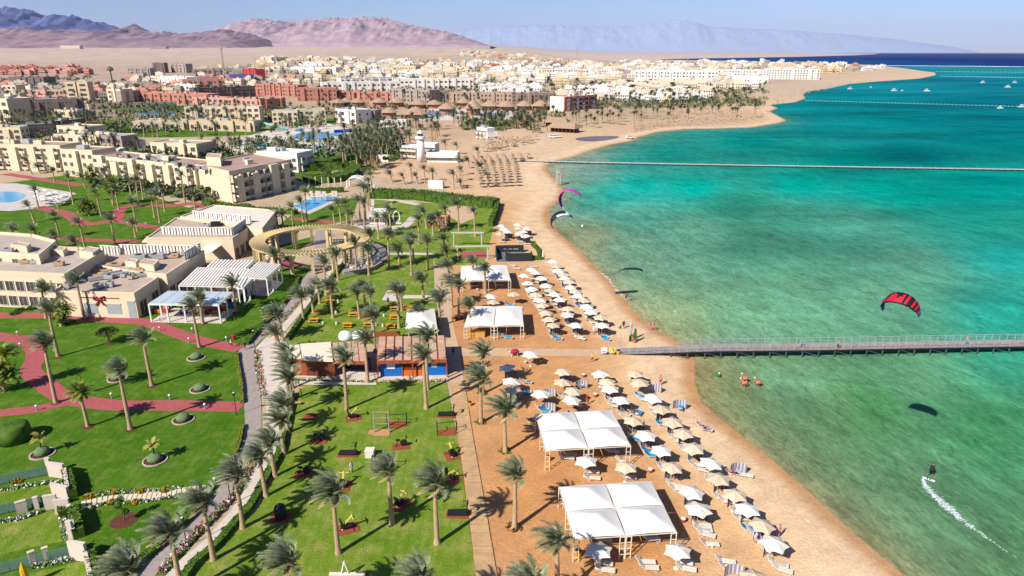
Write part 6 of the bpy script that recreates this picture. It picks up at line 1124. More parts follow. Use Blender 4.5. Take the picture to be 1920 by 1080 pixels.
MIDB = [  # label, left base, right base, depth, height, wall, roof, windows columns, rows
 ('stepped cream garden villa, lower tier', (100,279), (232,284), 12, 7.5, CREAM, ROOFT, 9, 2),('stepped cream garden villa, upper tier', (112,268), (170,271), 12, 9.5, CREAM, ROOFT, 4, 2),('grey shaded annex of the stepped villa', (190,283), (232,286), 9, 8.0, GREYF, GREENR, 3, 2),  # annex: shade painted in as a grey wall colour
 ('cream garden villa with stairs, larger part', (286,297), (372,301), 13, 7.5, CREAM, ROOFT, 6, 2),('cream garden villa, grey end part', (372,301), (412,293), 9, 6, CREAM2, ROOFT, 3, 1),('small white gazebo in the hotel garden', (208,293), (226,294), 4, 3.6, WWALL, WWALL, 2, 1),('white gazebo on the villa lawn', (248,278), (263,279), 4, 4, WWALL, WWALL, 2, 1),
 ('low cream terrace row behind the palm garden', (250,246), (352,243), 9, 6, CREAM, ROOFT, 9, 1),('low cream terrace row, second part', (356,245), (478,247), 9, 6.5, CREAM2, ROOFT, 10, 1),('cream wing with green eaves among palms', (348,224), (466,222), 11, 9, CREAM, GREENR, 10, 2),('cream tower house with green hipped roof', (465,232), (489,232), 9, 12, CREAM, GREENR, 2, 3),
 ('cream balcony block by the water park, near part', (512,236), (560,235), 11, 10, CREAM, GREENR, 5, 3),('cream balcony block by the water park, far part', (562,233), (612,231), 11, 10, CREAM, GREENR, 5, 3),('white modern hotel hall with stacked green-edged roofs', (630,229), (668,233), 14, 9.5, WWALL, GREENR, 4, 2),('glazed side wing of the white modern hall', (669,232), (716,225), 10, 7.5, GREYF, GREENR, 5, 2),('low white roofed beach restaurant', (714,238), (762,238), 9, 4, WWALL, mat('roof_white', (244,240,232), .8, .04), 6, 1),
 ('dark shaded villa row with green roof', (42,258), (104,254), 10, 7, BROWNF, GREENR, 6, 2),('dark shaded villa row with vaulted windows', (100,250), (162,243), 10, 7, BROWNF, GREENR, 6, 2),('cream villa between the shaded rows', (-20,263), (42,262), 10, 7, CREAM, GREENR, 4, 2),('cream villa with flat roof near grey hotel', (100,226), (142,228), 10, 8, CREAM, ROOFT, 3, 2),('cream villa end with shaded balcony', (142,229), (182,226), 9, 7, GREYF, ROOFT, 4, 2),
 ('big grey-brown hotel slab with rows of balconies', (22,229), (160,224), 18, 15.5, BROWNF, GREENR, 16, 4),('cream corner tower of the grey-brown hotel', (-6,229), (22,231), 18, 17, CREAM, GREENR, 2, 3),('cream hotel with green roof at the frame edge', (8,184), (34,184), 16, 14, CREAM, GREENR, 3, 3),('long low cream wing behind the grey hotel', (38,188), (128,186), 14, 10, CREAM, ROOFT, 12, 2),('cream stair tower, first of the pair', (128,191), (147,191), 10, 20, CREAM2, GREENR, 1, 4),('cream stair tower, second of the pair', (150,191), (170,191), 10, 20, CREAM2, GREENR, 1, 4),  # slab front's shade painted as one dark grey-brown wall colour
 ('cream hotel block beside the stair towers', (204,194), (230,195), 14, 14, CREAM, ROOFT, 2, 3),('shaded balcony front beside stair towers', (230,195), (266,192), 13, 12, GREYF, GREENR, 5, 3),('long low cream canopy wing', (168,207), (332,200), 9, 4.5, CREAM2, ROOFT, 14, 1),('dark low hall among trees far off', (18,160), (84,160), 30, 12, BROWNF, mat('roof_dark', (128,110,112), .9, .1), 6, 1),  # balcony front: shade painted in as a grey wall colour
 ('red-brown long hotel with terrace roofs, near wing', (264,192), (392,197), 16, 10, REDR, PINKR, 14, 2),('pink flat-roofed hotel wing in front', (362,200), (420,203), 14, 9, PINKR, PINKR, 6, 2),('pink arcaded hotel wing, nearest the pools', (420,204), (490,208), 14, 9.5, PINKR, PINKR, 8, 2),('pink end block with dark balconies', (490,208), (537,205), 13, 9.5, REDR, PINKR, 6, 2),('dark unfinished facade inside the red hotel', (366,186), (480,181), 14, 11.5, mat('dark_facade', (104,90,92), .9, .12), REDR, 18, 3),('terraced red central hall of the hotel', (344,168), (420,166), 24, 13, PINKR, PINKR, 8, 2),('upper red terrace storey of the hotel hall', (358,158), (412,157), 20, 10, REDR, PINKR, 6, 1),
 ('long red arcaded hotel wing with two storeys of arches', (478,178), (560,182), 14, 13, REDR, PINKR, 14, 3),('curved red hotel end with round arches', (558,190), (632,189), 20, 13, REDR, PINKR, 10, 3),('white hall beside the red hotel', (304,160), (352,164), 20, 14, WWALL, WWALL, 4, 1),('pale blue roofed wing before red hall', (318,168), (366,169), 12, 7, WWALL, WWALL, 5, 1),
 ('grey unfinished concrete block, left one', (241,143), (283,143), 20, 16, GREYF, GREYF, 7, 3),('grey unfinished tower block', (288,137), (310,137), 18, 22, BROWNF, GREYF, 3, 4),('grey unfinished block with stair core', (322,136), (350,137), 18, 20, GREYF, GREYF, 4, 3),('low grey unfinished row', (362,144), (420,143), 18, 14, GREYF, GREYF, 8, 2),('small red and blue fun park building', (456,144), (480,146), 20, 16, mat('fun_red', (206,70,70), .8), mat('fun_blue', (90,140,200), .8), 2, 1),('blue and violet fun park hall', (432,153), (478,152), 20, 12, mat('fun_violet', (132,120,176), .8), GREYF, 6, 1),
 ('long low white shed, left one', (546,136), (590,137), 25, 13, WWALL, WWALL, 0, 0),('long low white shed, middle one', (592,137), (630,138), 25, 13, WWALL, WWALL, 0, 0),('long white hotel behind the unfinished frames', (605,175), (752,172), 16, 13, WWALL, WWALL, 16, 2),('second long white hotel with dark end', (742,168), (888,166), 16, 14, WWALL, WWALL, 18, 2),('white blue-roofed hotel row farther back', (640,163), (745,160), 16, 12, WWALL, mat('roof_blue', (190,206,222), .7), 12, 2),
 ('unfinished concrete frame with red panels', (735,190), (806,195), 14, 13, GREYF, GREYF, 10, 3),('long unfinished concrete frame, near part', (806,194), (862,192), 14, 11, GREYF, GREYF, 9, 3),('long unfinished concrete frame, far part', (842,197), (960,199), 16, 12, mat('frame_brown', (190,160,136), .9, .1), GREYF, 16, 3),('long unfinished concrete frame, sea end', (960,199), (1042,196), 16, 11, MATS['frame_brown'], GREYF, 12, 3),('low red hotel wing behind thatched huts', (632,187), (735,190), 13, 9, REDR, GREYF, 10, 2),('red and white unfinished block near the bay', (1058,209), (1116,203), 16, 12, WWALL, PINKR, 5, 3),
 ('long gleaming white hotel with arcades, left part', (1010,143), (1080,143), 26, 14, WWALL, WWALL, 14, 3),('long gleaming white hotel with arcades, right part', (1080,143), (1146,143), 26, 13, WWALL, WWALL, 14, 3),('brilliant white hotel facade with curved end', (1190,152), (1345,153), 30, 18, WWALL, WWALL, 26, 3),('white hotel block stepping to the sea, middle', (1345,146), (1440,147), 26, 15, WWALL, WWALL, 18, 3),('white hotel block stepping to the sea, tall part', (1440,148), (1536,149), 26, 18, WWALL, WWALL, 18, 4),('low white hotel front wing below the tall one', (1372,155), (1440,156), 14, 10, WWALL, WWALL, 12, 1),
 ('beige housing row on the plain, left end', (510,121), (540,120), 30, 20, OCHRE, OCHRE, 5, 2),('beige housing row on the plain, middle', (545,121), (580,121), 30, 18, OCHRE, OCHRE, 6, 2),('beige housing row on the plain, right end', (584,121), (618,121), 30, 18, OCHRE, OCHRE, 6, 2),('lonely cream block on the desert plain', (114,92), (150,92), 50, 28, CREAM, CREAM, 6, 2),('lonely grey blocks on the desert plain', (282,92), (312,92), 50, 18, GREYF, GREYF, 4, 1),
 ('orange block amid the far white houses', (900,131), (936,131), 20, 15, mat('orange_render', (222,134,96), .9), OCHRE, 6, 2),('blue-white block beside the orange one', (852,131), (898,131), 20, 18, mat('blue_white', (212,220,230), .9), WWALL, 8, 3),('ochre block with rows of windows', (740,136), (780,137), 20, 15, OCHRE, OCHRE, 8, 2),('second ochre block by hedges', (790,137), (850,138), 20, 13, OCHRE, OCHRE, 9, 2)]
for (lb, a, b_, d_, h_, wm, rm, nx_, nz_) in MIDB:
    A = G(*a); B = G(*b_); L = (Vector(A) - Vector(B)).length; wn = []
    if nx_: cw = L / nx_ * .55; sp = (h_ - .6) / nz_; wn = [(0, nx_, nz_, cw, min(sp * .55, 2.4), sp * .25, sp, False)]
    if nx_ and nx_ > 3: wn.append((1, max(2, int(d_ / 5)), nz_, 1.8, min(sp * .5, 1.8), sp * .25, sp, False))
    blk(lb, a, b_, d_, h_, wm, rm, wn, group=None)
bb_, z_ = front((1058,209), (1116,203), 16); c_ = [Vector((p[0], p[1], 0)) for p in bb_]; t = [o for o in sc.objects if o.get('label') == 'red and white unfinished block near the bay'][0]; d_ = (c_[1] - c_[0]); L = d_.length; d_.normalize(); nn = Vector((d_.y, -d_.x, 0))
for k in range(6): p = c_[0] + d_ * (L * k / 5) + nn * .6 - t.location; put(MB().obox((p.x, p.y, 6), (2.6 if k == 0 else 1.0, 1.1, 12.4), math.atan2(d_.y, d_.x)).mesh('red_pier', REDR), 'red_pier', t)
for k in range(4): p = c_[0] + d_ * L / 2 + nn * .8 - t.location; put(MB().obox((p.x, p.y, .4 + k * 3.9), (L + 2, 1.6, .7), math.atan2(d_.y, d_.x)).mesh('red_floor_slab', REDR), 'red_floor_slab', t)
DOMEW = MB().lathe([(22, 0), (22, 8), (19, 14), (12, 18), (4, 20), (.3, 21)], 16, sx=1.0).build('domed_hall', WWALL, None, True); DOMEW.location = G(1322,151); tag(DOMEW, 'white domed hall at the end of the brilliant hotel', 'building')
# lighthouse, beach club, arch pavilion
B = G(790,304); t = thing('lighthouse', 'small white lighthouse above the beach club', 'lighthouse', B); put(MB().lathe([(2.3, 0), (1.9, 6), (1.7, 11)], 14).mesh('tower', WWALL, True), 'tower', t); put(MB().lathe([(2.5, 11.02), (2.5, 11.6), (2.3, 12.3)], 14).mesh('gallery', WWALL), 'gallery', t); put(MB().lathe([(1.2, 12.32), (1.2, 13.6)], 12).mesh('lantern', GLASS), 'lantern', t); put(MB().lathe([(1.6, 13.62), (.9, 14.6), (.1, 15.2)], 12).mesh('cap', WWALL), 'cap', t)
def club(label, a, b_, d_, h_, nx_, nz_): blk(label, a, b_, d_, h_, WWALL, mat('roof_white', (244,240,232), .8, .04), [(0, nx_, nz_, 1.8, 1.3, .9, 2.8, nz_ > 1)], 'beach_club')
club('white beach club house with dark balcony, lighthouse side', (754,296), (782,298), 7, 5.6, 4, 2); club('white beach club house with railings beside lighthouse', (786,296), (816,297), 7, 6.5, 5, 2); club('low white beach club hall on the sand', (800,304), (858,305), 7, 4.2, 8, 1)
club('white domed beach house below the huts', (894,260), (914,263), 6, 6.5, 3, 2); club('white flat beach house below the huts', (914,264), (934,263), 6, 4, 3, 1)
wallseg((711,302),(730,303), 3.0, 'small white shelter wall beside the path', 3, WWALL, 'white_shelter', 'shelter', True, None)
wallseg((805,352),(832,353), 2.8, 'white equipment shelter behind long hedge', 2.5, WWALL, 'white_shelter', 'shelter', True, None)
t = thing('arch_pavilion', 'white arched pavilion by the pool garden path', 'pavilion', G(667,352)); put(MB().tube([(-3.2, 0, 0), (-3.2, 0, 2.6), (-2, 0, 3.6), (0, 0, 4), (2, 0, 3.6), (3.2, 0, 2.6), (3.2, 0, 0)], .35, 6).mesh('arch', WWALL), 'arch', t); put(MB().tube([(-3.2, 4, 0), (-3.2, 4, 2.6), (-2, 4, 3.6), (0, 4, 4), (2, 4, 3.6), (3.2, 4, 2.6), (3.2, 4, 0)], .35, 6).mesh('arch', WWALL), 'arch', t); put(MB().add([(-3, -.3, 3.0), (0, -.3, 4.4), (3, -.3, 3.0), (3, 4.3, 3.0), (0, 4.3, 4.4), (-3, 4.3, 3.0)], [(0, 1, 4, 5), (1, 2, 3, 4)]).mesh('roof', WWALL), 'roof', t)
for i, (a, b_) in enumerate([((581,368),(587,368)),((592,368),(602,368)),((604,369),(612,369)),((622,368),(633,368))]): wallseg(a, b_, 2.2, f'white garden wall piece behind the pool, {ORD[i]} from the hotel', .4, group='pool garden walls')
for i in range(7): simple('garden_post', f'slim cream post among garden hedges, {ORD[i]} from the hotel', 'post', 568 + i * 12, 346 + i * .6, [('post', MB().box(-.15, .15, -.15, .15, 0, 3.4), CREAM)], 0, 'garden posts')
simple('pool_shade', 'deep blue shade sail beside the water park pools', 'shade sail', 654, 252, [('sail', MB().add([(-9, 0, 1), (9, 2, 4), (8, -3, 2), (-9, -2, 3)], [(0, 1, 2, 3), (3, 2, 1, 0)]), mat('blue_sail', (30,70,190), .7)), ('mast', MB().tube([(9, 2, 0), (9, 2, 4.1)], .12, 5), GREYM)])
simple('water_slide', 'pale green water slide among hotel trees', 'water slide', 513, 244, [('chute', MB().tube([(-9, 0, 5), (-6, 1, 4.2), (-2, 0, 3.4), (2, -2, 2.4), (6, -1, 1.6), (10, 0, .8)], 1.0, 7), mat('slide_green', (150,206,190), .5)), ('support', MB().tube([(-8, 0, 0), (-8, 0, 4)], .3, 5).tube([(2, -2, 0), (2, -2, 2)], .3, 5), GREYM)])
# thatched huts
THAT = mat('thatch', (196,168,138), .95, .18, .8, rgb2=(164,136,110)); 
HUTR = MB().lathe([(1.0, 0), (.96, .05), (.62, .42), (.3, .78), (.03, 1.0)], 12).mesh('thatched_roof', THAT); HUTW = MB().lathe([(.72, 0), (.72, 1)], 10).mesh('wall', REDR)
for i, (px, py, r_, h_, wh) in enumerate([(635,200,8,5,4),(650,198,8,5,4),(672,199,8,5,4),(712,200,9,5,4.5),(745,200,9,5.5,4.5),(785,203,10,6,4),(815,203,9,5,4),(838,213,9,6,4.5),(888,216,8,9,6),(870,200,9,5.5,4),(896,203,9,6,4),(920,206,10,6.5,4),(950,207,10,6,4),(983,206,9,6,4),(1014,206,10,6,4),(1040,204,10,6,4),(780,221,12,7,3.5),(730,218,8,5,3.5)]):
    B = G(px, py); t = thing('thatched_hut', f'conical thatched hut with red walls, {ORD[i] if i < 16 else "large"} in the hut rows' if i != 8 else 'tall pointed thatched tower hut with red walls', 'hut', B, 0, 'thatched huts'); w_ = put(HUTW, 'wall', t); w_.scale = (r_, r_, wh); q = put(HUTR, 'thatched_roof', t); q.location = (0, 0, wh - .2); q.scale = (r_, r_, h_ * .8)
for (a, b_, lb) in [((1026,247),(1076,250),'long low thatched beach bar with open sides'),((1020,237),(1062,238),'second thatched beach roof behind the bar')]:
    A, B = G(*a), G(*b_); L = (B - A).length; t = thing('thatched_bar', lb, 'beach bar', A, math.atan2(B.y - A.y, B.x - A.x)); put(MB().add([(-1, -1, 2.8), (L + 1, -1, 2.8), (L - 2, 6, 6), (2, 6, 6), (L + 1, 13, 2.8), (-1, 13, 2.8)], [(0, 1, 2, 3), (1, 4, 2), (4, 5, 3, 2), (5, 0, 3)]).mesh('thatched_roof', THAT), 'thatched_roof', t); b = MB()
    for k in range(8): put(MB().box(k * L / 7 - .15, k * L / 7 + .15, -.15, .15, 0, 2.75).mesh('post', WOODR), 'post', t)
    put(MB().box(.5, L - .5, 4, 9, 0, 2.6).mesh('counter', DARKM), 'counter', t)
for px, py, lb in [(1036,259,'white van parked on the bay sand, inland one'),(1045,258,'white and blue van parked on the bay sand'),(1181,260,'small white vehicle at the bay waterline')]:
    B = G(px, py); t = thing('parked_van', lb, 'van', B, .1); put(MB().box(-2.4, 2.4, -1, 1, .45, 1.2).mesh('body', BH), 'body', t) if 'BH' in globals() else put(MB().box(-2.4, 2.4, -1, 1, .45, 1.2).mesh('body', WWALL), 'body', t); put(MB().box(-2.2, 1.4, -.95, .95, 1.203, 2.1).mesh('cabin', WWALL), 'cabin', t); put(MB().box(-2.0, 1.3, -.97, .97, 1.4, 1.9).mesh('window', GLASS), 'window', t)
    for x in (-1.5, 1.5):
        for y in (-1, 1): put(MB().lathe([(.1, -.12), (.36, -.11), (.36, .11), (.1, .12)], 10).mesh('wheel', DARKM), 'wheel', t).matrix_local = Matrix.Translation((x, y, .37)) @ Matrix.Rotation(R(90), 4, 'X')
# thatched sunshades in rows on the far sand
TSH = MB(); TSH.lathe([(1.55, 2.0), (1.5, 2.06), (.7, 2.6), (.04, 3.0)], 8, m=0).tube([(0, 0, 0), (0, 0, 2.1)], .07, 5, 1); TSHM = TSH.mesh('thatched_sunshade', [THAT, BARK]); nsh = 0
def shades(px, lb, group):
    global nsh
    for x, y in px:
        if nsh >= 290: return
        o = put(TSHM, 'thatched_sunshade', None, G(x, y), nsh * .7); tag(o, lb, 'sunshade', group); nsh += 1
rowpx = []
for r_ in range(8):
    for k in range(14):
        x = 900 + r_ * 13.5 + k * (-1.2) + (k * .4) * r_ / 4; y = 352 - k * 6.2 + 0.028 * k * k * 6.2 - r_ * .6
        if 868 < x < 1000 and y > 262 and not (x > 975 and y > 300): rowpx.append((x + random.Random(r_ * 50 + k).uniform(-1.5, 1.5), y))
shades(rowpx, 'thatched sunshade in the rows on sand beyond the hedge', 'thatched sunshades beyond the hedge')
shades(scatter_px([(930,285),(1000,268),(1020,262),(970,262),(900,268),(905,285)], 50, 33, 5), 'thatched sunshade crowded behind the jetty beach', 'thatched sunshades behind the jetty')
shades(scatter_px([(1190,248),(1240,240),(1340,232),(1430,222),(1440,212),(1400,210),(1330,222),(1250,228),(1180,240)], 90, 34, 7), 'thatched sunshade scattered along the bay shore', 'thatched sunshades along the bay'); shades(scatter_px([(1440,205),(1490,188),(1500,180),(1640,152),(1600,152),(1480,172),(1430,195)], 36, 35, 6), 'thatched sunshade on the farther hotel beach', 'thatched sunshades on far beach')
# distant town: small flat houses
def house_mesh(seed, m):
    rs = random.Random(seed); b = MB(); 
    for k in range(3):
        x, y, w_, d_, h_ = rs.uniform(-7, 7), rs.uniform(-3, 3), rs.uniform(7, 13), rs.uniform(7, 10), rs.uniform(4, 9) + k
        b.box(x - w_/2, x + w_/2, y - d_/2 + k*.3, y + d_/2, -2, h_); b.box(x - w_/2, x + w_/2, y - d_/2 + k*.3, y - d_/2 + k*.3 + .3, h_ + .003, h_ + .7); b.box(x - w_/4, x, y, y + 2.5, h_ + .003, h_ + 1.8)
        for i in range(4):
            for z in (1.0, 4.2):
                if z + 1.8 < h_: xx = x - w_/2 + (i + .5) * w_/4; b.box(xx - .65, xx + .65, y - d_/2 + k*.3 - .06, y - d_/2 + k*.3 + .02, z, z + 1.7, 1)
        for z in (1.0, 4.2):
            if z + 1.8 < h_: b.box(x + w_/2 - .02, x + w_/2 + .06, y - 1, y + 1, z, z + 1.7, 1)
    return b.mesh('town_house', [m, GLASS])
HC = {'white': [house_mesh(i, WWALL) for i in range(5)], 'cream': [house_mesh(i + 10, mat('pale_stone', (238,224,198), .9, .06, .05, rnd=.06)) for i in range(5)], 'ochre': [house_mesh(i + 20, OCHRE) for i in range(3)], 'pink': [house_mesh(i + 30, PINKR) for i in range(3)], 'red': [house_mesh(i + 40, REDR) for i in range(3)], 'grey': [house_mesh(i + 50, GREYF) for i in range(3)]}
town = 0; massV = MB()
def houses(poly, n, cols, seed, place, mind=6, s=(.7, 1.2), mass=0):
    global town
    rs = random.Random(seed); pts = sorted(scatter_px(poly, n, seed, mind), key=lambda p: -p[1])
    for i, (x, y) in enumerate(pts):
        c = rs.choice(cols); me = rs.choice(HC[c]); B = G(x, y); sc_ = rs.uniform(*s); rz = rs.uniform(-.35, .35)
        if town < 296:
            o = put(me, 'town_house', None, B, rz); o.scale = (sc_, sc_, sc_); tag(o, f'small flat-roofed {c} house {place}', 'house', f'{c} houses {place}'); town += 1
        else:
            M_ = Matrix.Translation(B) @ Matrix.Rotation(rz, 4, 'Z') @ Matrix.Scale(sc_, 4); ci = list(HC).index(c)
            for p in me.polygons: pass
            massV.add([M_ @ v.co for v in me.vertices], [tuple(p.vertices) for p in me.polygons], 0); nf = len(me.polygons); massV.m[-nf:] = [6 if p.material_index else ci for p in me.polygons]
houses([(905,180),(1000,184),(1000,168),(910,166)], 16, ['white'], 2, 'below the long unfinished frame', 12, (.8, 1.1))
houses([(1050,194),(1330,190),(1330,176),(1170,168),(1050,170)], 44, ['white', 'white', 'cream'], 3, 'among trees near the bay', 11, (.7, 1.1))
houses([(0,142),(168,140),(168,130),(0,128)], 34, ['red', 'red', 'pink'], 5, 'in the red village row', 7, (.9, 1.4))
houses([(1150,168),(1420,168),(1380,158),(1150,158)], 36, ['cream', 'cream', 'white'], 4, 'before the brilliant white hotel', 9, (.8, 1.2))
houses([(580,158),(1000,164),(1180,158),(1180,148),(880,142),(580,146)], 60, ['cream', 'white', 'ochre', 'cream'], 6, 'in the middle of town', 9, (.8, 1.3))
houses([(860,106),(1020,118),(1110,120),(1000,108),(900,98),(870,98)], 44, ['ochre', 'pink', 'cream', 'cream'], 7, 'on the low desert hill', 7, (1.0, 1.7))
houses([(240,156),(440,160),(560,160),(560,146),(240,148)], 30, ['grey', 'cream', 'cream', 'pink'], 8, 'around the red hotel', 10, (.8, 1.2))
houses([(1450,140),(1660,132),(1640,124),(1440,122)], 30, ['cream', 'ochre', 'white', 'pink'], 13, 'near the cape', 8, (1.0, 1.6))
houses([(480,132),(860,134),(1100,142),(1440,136),(1620,126),(1440,117),(1100,119),(860,120),(600,112),(500,112)], 420, ['cream', 'white', 'white', 'ochre', 'cream', 'grey', 'white'], 9, 'far across town', 5, (1.0, 1.8))
houses([(0,200),(240,182),(560,168),(560,158),(0,165)], 50, ['cream', 'pink', 'grey', 'cream'], 10, 'between far hotels', 11, (.8, 1.1)); houses([(640,145),(1400,150),(1500,136),(640,132)], 160, ['cream', 'white', 'ochre', 'white'], 11, 'town', 6, (.9, 1.4)); houses([(380,140),(620,140),(620,126),(380,128)], 40, ['grey', 'ochre', 'cream'], 12, 'plain', 7, (.9, 1.3))
if massV.v:
    o = massV.build('far_town', [HC[c][0].materials[0] for c in HC] + [GLASS]); stuff(o)
# far greenery reading as one mass
fv = MB(); rs = random.Random(77); FARG = mat('far_scrub', (88,104,62), .9, .3, .02, rgb2=(112,122,80))
for poly, n in (([(0,262),(600,240),(640,215),(460,204),(0,236)], 260),([(200,206),(620,214),(620,204),(200,200)], 60),([(560,172),(1440,194),(1440,160),(1200,152),(560,142)], 420),([(480,140),(1640,134),(1640,122),(480,118)], 240),([(0,206),(260,200),(560,160),(480,150),(0,162)], 260),([(1100,206),(1430,200),(1440,186),(1100,188)], 240),([(0,176),(170,150),(170,144),(0,146)], 70),([(640,300),(735,300),(760,256),(700,244),(640,262)], 150),([(630,222),(1050,222),(1050,196),(630,190)], 120),([(370,300),(640,300),(640,262),(400,268)], 90),([(240,302),(430,306),(430,288),(240,286)], 60),([(0,300),(250,296),(260,270),(0,268)], 110),([(180,345),(380,368),(390,380),(180,352)], 60),([(860,245),(1010,250),(1010,232),(860,226)], 60)):
    for x, y in scatter_px(poly, int(n * 1.5), n + 3):
        B = G(x, y); r_ = rs.uniform(1.2, 4.0) * max(1, B.y / 900); leaf_cloud(fv, rs, (B.x, B.y, B.z + r_ * .55), r_, 20, r_ * .32, 0, .75)
o = fv.build('scrub', FARG); stuff(o)
simple('tower_crane', 'thin tower crane above the red hotel', 'crane', 422, 152, [('mast', MB().box(-1, 1, -1, 1, 0, 60), GREYF), ('jib', MB().box(-30, 12, -.7, .7, 57, 58.6), GREYF), ('cab', MB().box(-2, 2, -1.6, 1.6, 54, 56.9), GREYF)])
simple('tall_palm_mast', 'tall dark palm-like mast far among the hotels', 'mast', 213, 167, [('pole', MB().tube([(0, 0, 0), (0, 0, 26)], .8, 6), DARKM), ('crown', MB().lathe([(.5, 24), (5, 26), (3, 29), (.3, 31)], 9), FARG)])
simple('radio_mast', 'thin radio mast above the hillside houses', 'mast', 1081, 113, [('mast', MB().tube([(0, 0, 0), (0, 0, 55)], .9, 4), GREYF), ('base', MB().box(-3, 3, -3, 3, 0, 4), GREYF)])
# parasols and loungers by the round pool
for i, (x, y) in enumerate(scatter_px([(60,352),(138,362),(120,378),(70,372),(48,352)], 16, 3, 9)): 
    p = parasol(x, y, 'w', 'white parasol on the terrace of the round pool', 'white parasols by the round pool')
for i, (x, y) in enumerate(scatter_px([(560,370),(630,362),(560,378)], 6, 4, 6)): parasol(x, y, 'b', 'pale parasol beside the lap pool', 'parasols by the lap pool')
# ------------------------------------------------------------------ piers
DECKW = mat('pier_deck', (180,164,156), 0.85, 0.15, 1.2, rnd=0.1, rgb2=(152,138,132)); RAIL = mat('pier_rail', (184,192,198), 0.5, 0.06, 1.0, metal=0.2); PILE = mat('pier_pile', (72,92,96), 0.8, 0.2, 2.0); BEAM = mat('pier_beam', (70,66,66), 0.9, 0.1)
pier = thing('pier', 'long timber pier with white railings running over green shallows', 'pier')
DZ = 1.15
A0, A1 = G(1164,656,DZ), G(1960,643.5,DZ); B0, B1 = G(1164,667,DZ), G(1960,651.5,DZ)
kn = [(1164, 650, 667), (1300, 647.5, 659), (1345, 646.5, 657.3), (1520, 645.2, 655), (1719, 641.5, 651.2), (1920, 638.5, 647.2), (2050, 636, 645), (2400, 631, 640)]
zk = lambda x: 0.12 + (DZ - 0.12) * sstep(1160, 1300, x)
bk = [G(x, a, float(zk(x))) for x, a, c_ in kn]; fr = [G(x, c_, float(zk(x))) for x, a, c_ in kn]
def seglen(Q): return [0] + list(np.cumsum([(b - a).length for a, b in zip(Q[:-1], Q[1:])]))
def at(Q, S, t):
    i = max(0, min(len(Q) - 2, int(np.searchsorted(S, t)) - 1)); return Q[i].lerp(Q[i + 1], (t - S[i]) / max(1e-6, S[i + 1] - S[i]))
mid = [(a + b) / 2 for a, b in zip(bk, fr)]; S = seglen(mid); LEN = S[-1]
wdt = 2.6
def fr_at(t):
    p = at(mid, S, t); q = at(mid, S, min(LEN, t + .5)); d = (q - p); d.z = 0; d.normalize(); return p, d, Vector((-d.y, d.x, 0))
PK = MB().box(-0.5, 0.5, -0.5, 0.5, -0.08, 0).mesh('plank', DECKW)
n_ = int(LEN / 0.42); rest = MB()
for k in range(n_):
    p, d, nn = fr_at(k * LEN / n_ + .1)
    o = put(PK, 'plank', pier, p) if k < 290 else None
    if o: o.scale = (0.39, wdt, 1); o.rotation_euler = (0, 0, math.atan2(d.y, d.x))
    else: rest.obox((p.x, p.y, p.z - .04), (0.39, wdt, .08), math.atan2(d.y, d.x))
if rest.v: stuff(rest.build('plank', DECKW, pier))
for sg in (-1, 1):
    b = MB(); pts = []
    for k in range(61): p, d, nn = fr_at(LEN * k / 60); pts.append(p + nn * sg * (wdt / 2 - .05) + Vector((0, 0, -.25)))
    for a, c_ in zip(pts[:-1], pts[1:]):
        v = [(q.x, q.y, q.z + dz) for q in (a, c_) for dz in (-.12, .16)]; nn2 = nn * 0.1; v += [(x + nn2.x, y + nn2.y, z) for x, y, z in v]
        b.add(v, [(0, 2, 3, 1), (4, 5, 7, 6), (1, 3, 7, 5), (0, 4, 6, 2)])
    put(b.mesh('beam', BEAM), 'beam', pier)
RP = MB().tube([(0, 0, 0), (0, 0, 1.15)], 0.045, 4).mesh('railing_post', RAIL); PL = MB().tube([(0, 0, -3.6), (0, 0, 0)], 0.11, 6).mesh('pile', PILE)
npost = int(LEN / 1.42)
for sg in (-1, 1):
    rails = [[], [], [], []]
    for k in range(npost + 1):
        t = min(LEN - .01, k * 1.42); p, d, nn = fr_at(t); q = p + nn * sg * wdt / 2
        if sg == 1 and t < 9.5: continue
        put(RP, 'railing_post', pier, q)
        for i, hh in enumerate((1.14, 0.82, 0.5, 0.2)): rails[i].append(q + Vector((0, 0, hh)))
    for i, pts in enumerate(rails):
        b = MB()
        b.tube(pts, 0.042 if i == 0 else 0.026, 4); put(b.mesh('rail', RAIL), 'rail', pier)
for k in range(1, int(LEN / 2.85)):
    p, d, nn = fr_at(k * 2.85)
    if p.x < 24: continue
    for sg in (-1, 1): put(PL, 'pile', pier, (p + nn * sg * 1.15) - Vector((0, 0, .3)))
    b = MB(); a = p + nn * -1.15 - Vector((0, 0, 0.38)); c_ = p + nn * 1.15 - Vector((0, 0, 0.38)); b.tube([a, c_], 0.1, 4)
    if k % 2: e = fr_at(min(LEN - .1, k * 2.85 + 2.85))[0] + nn * -1.15 - Vector((0, 0, 1.25)); b.tube([a, e], 0.06, 4)
    put(b.mesh('brace', PILE), 'brace', pier)
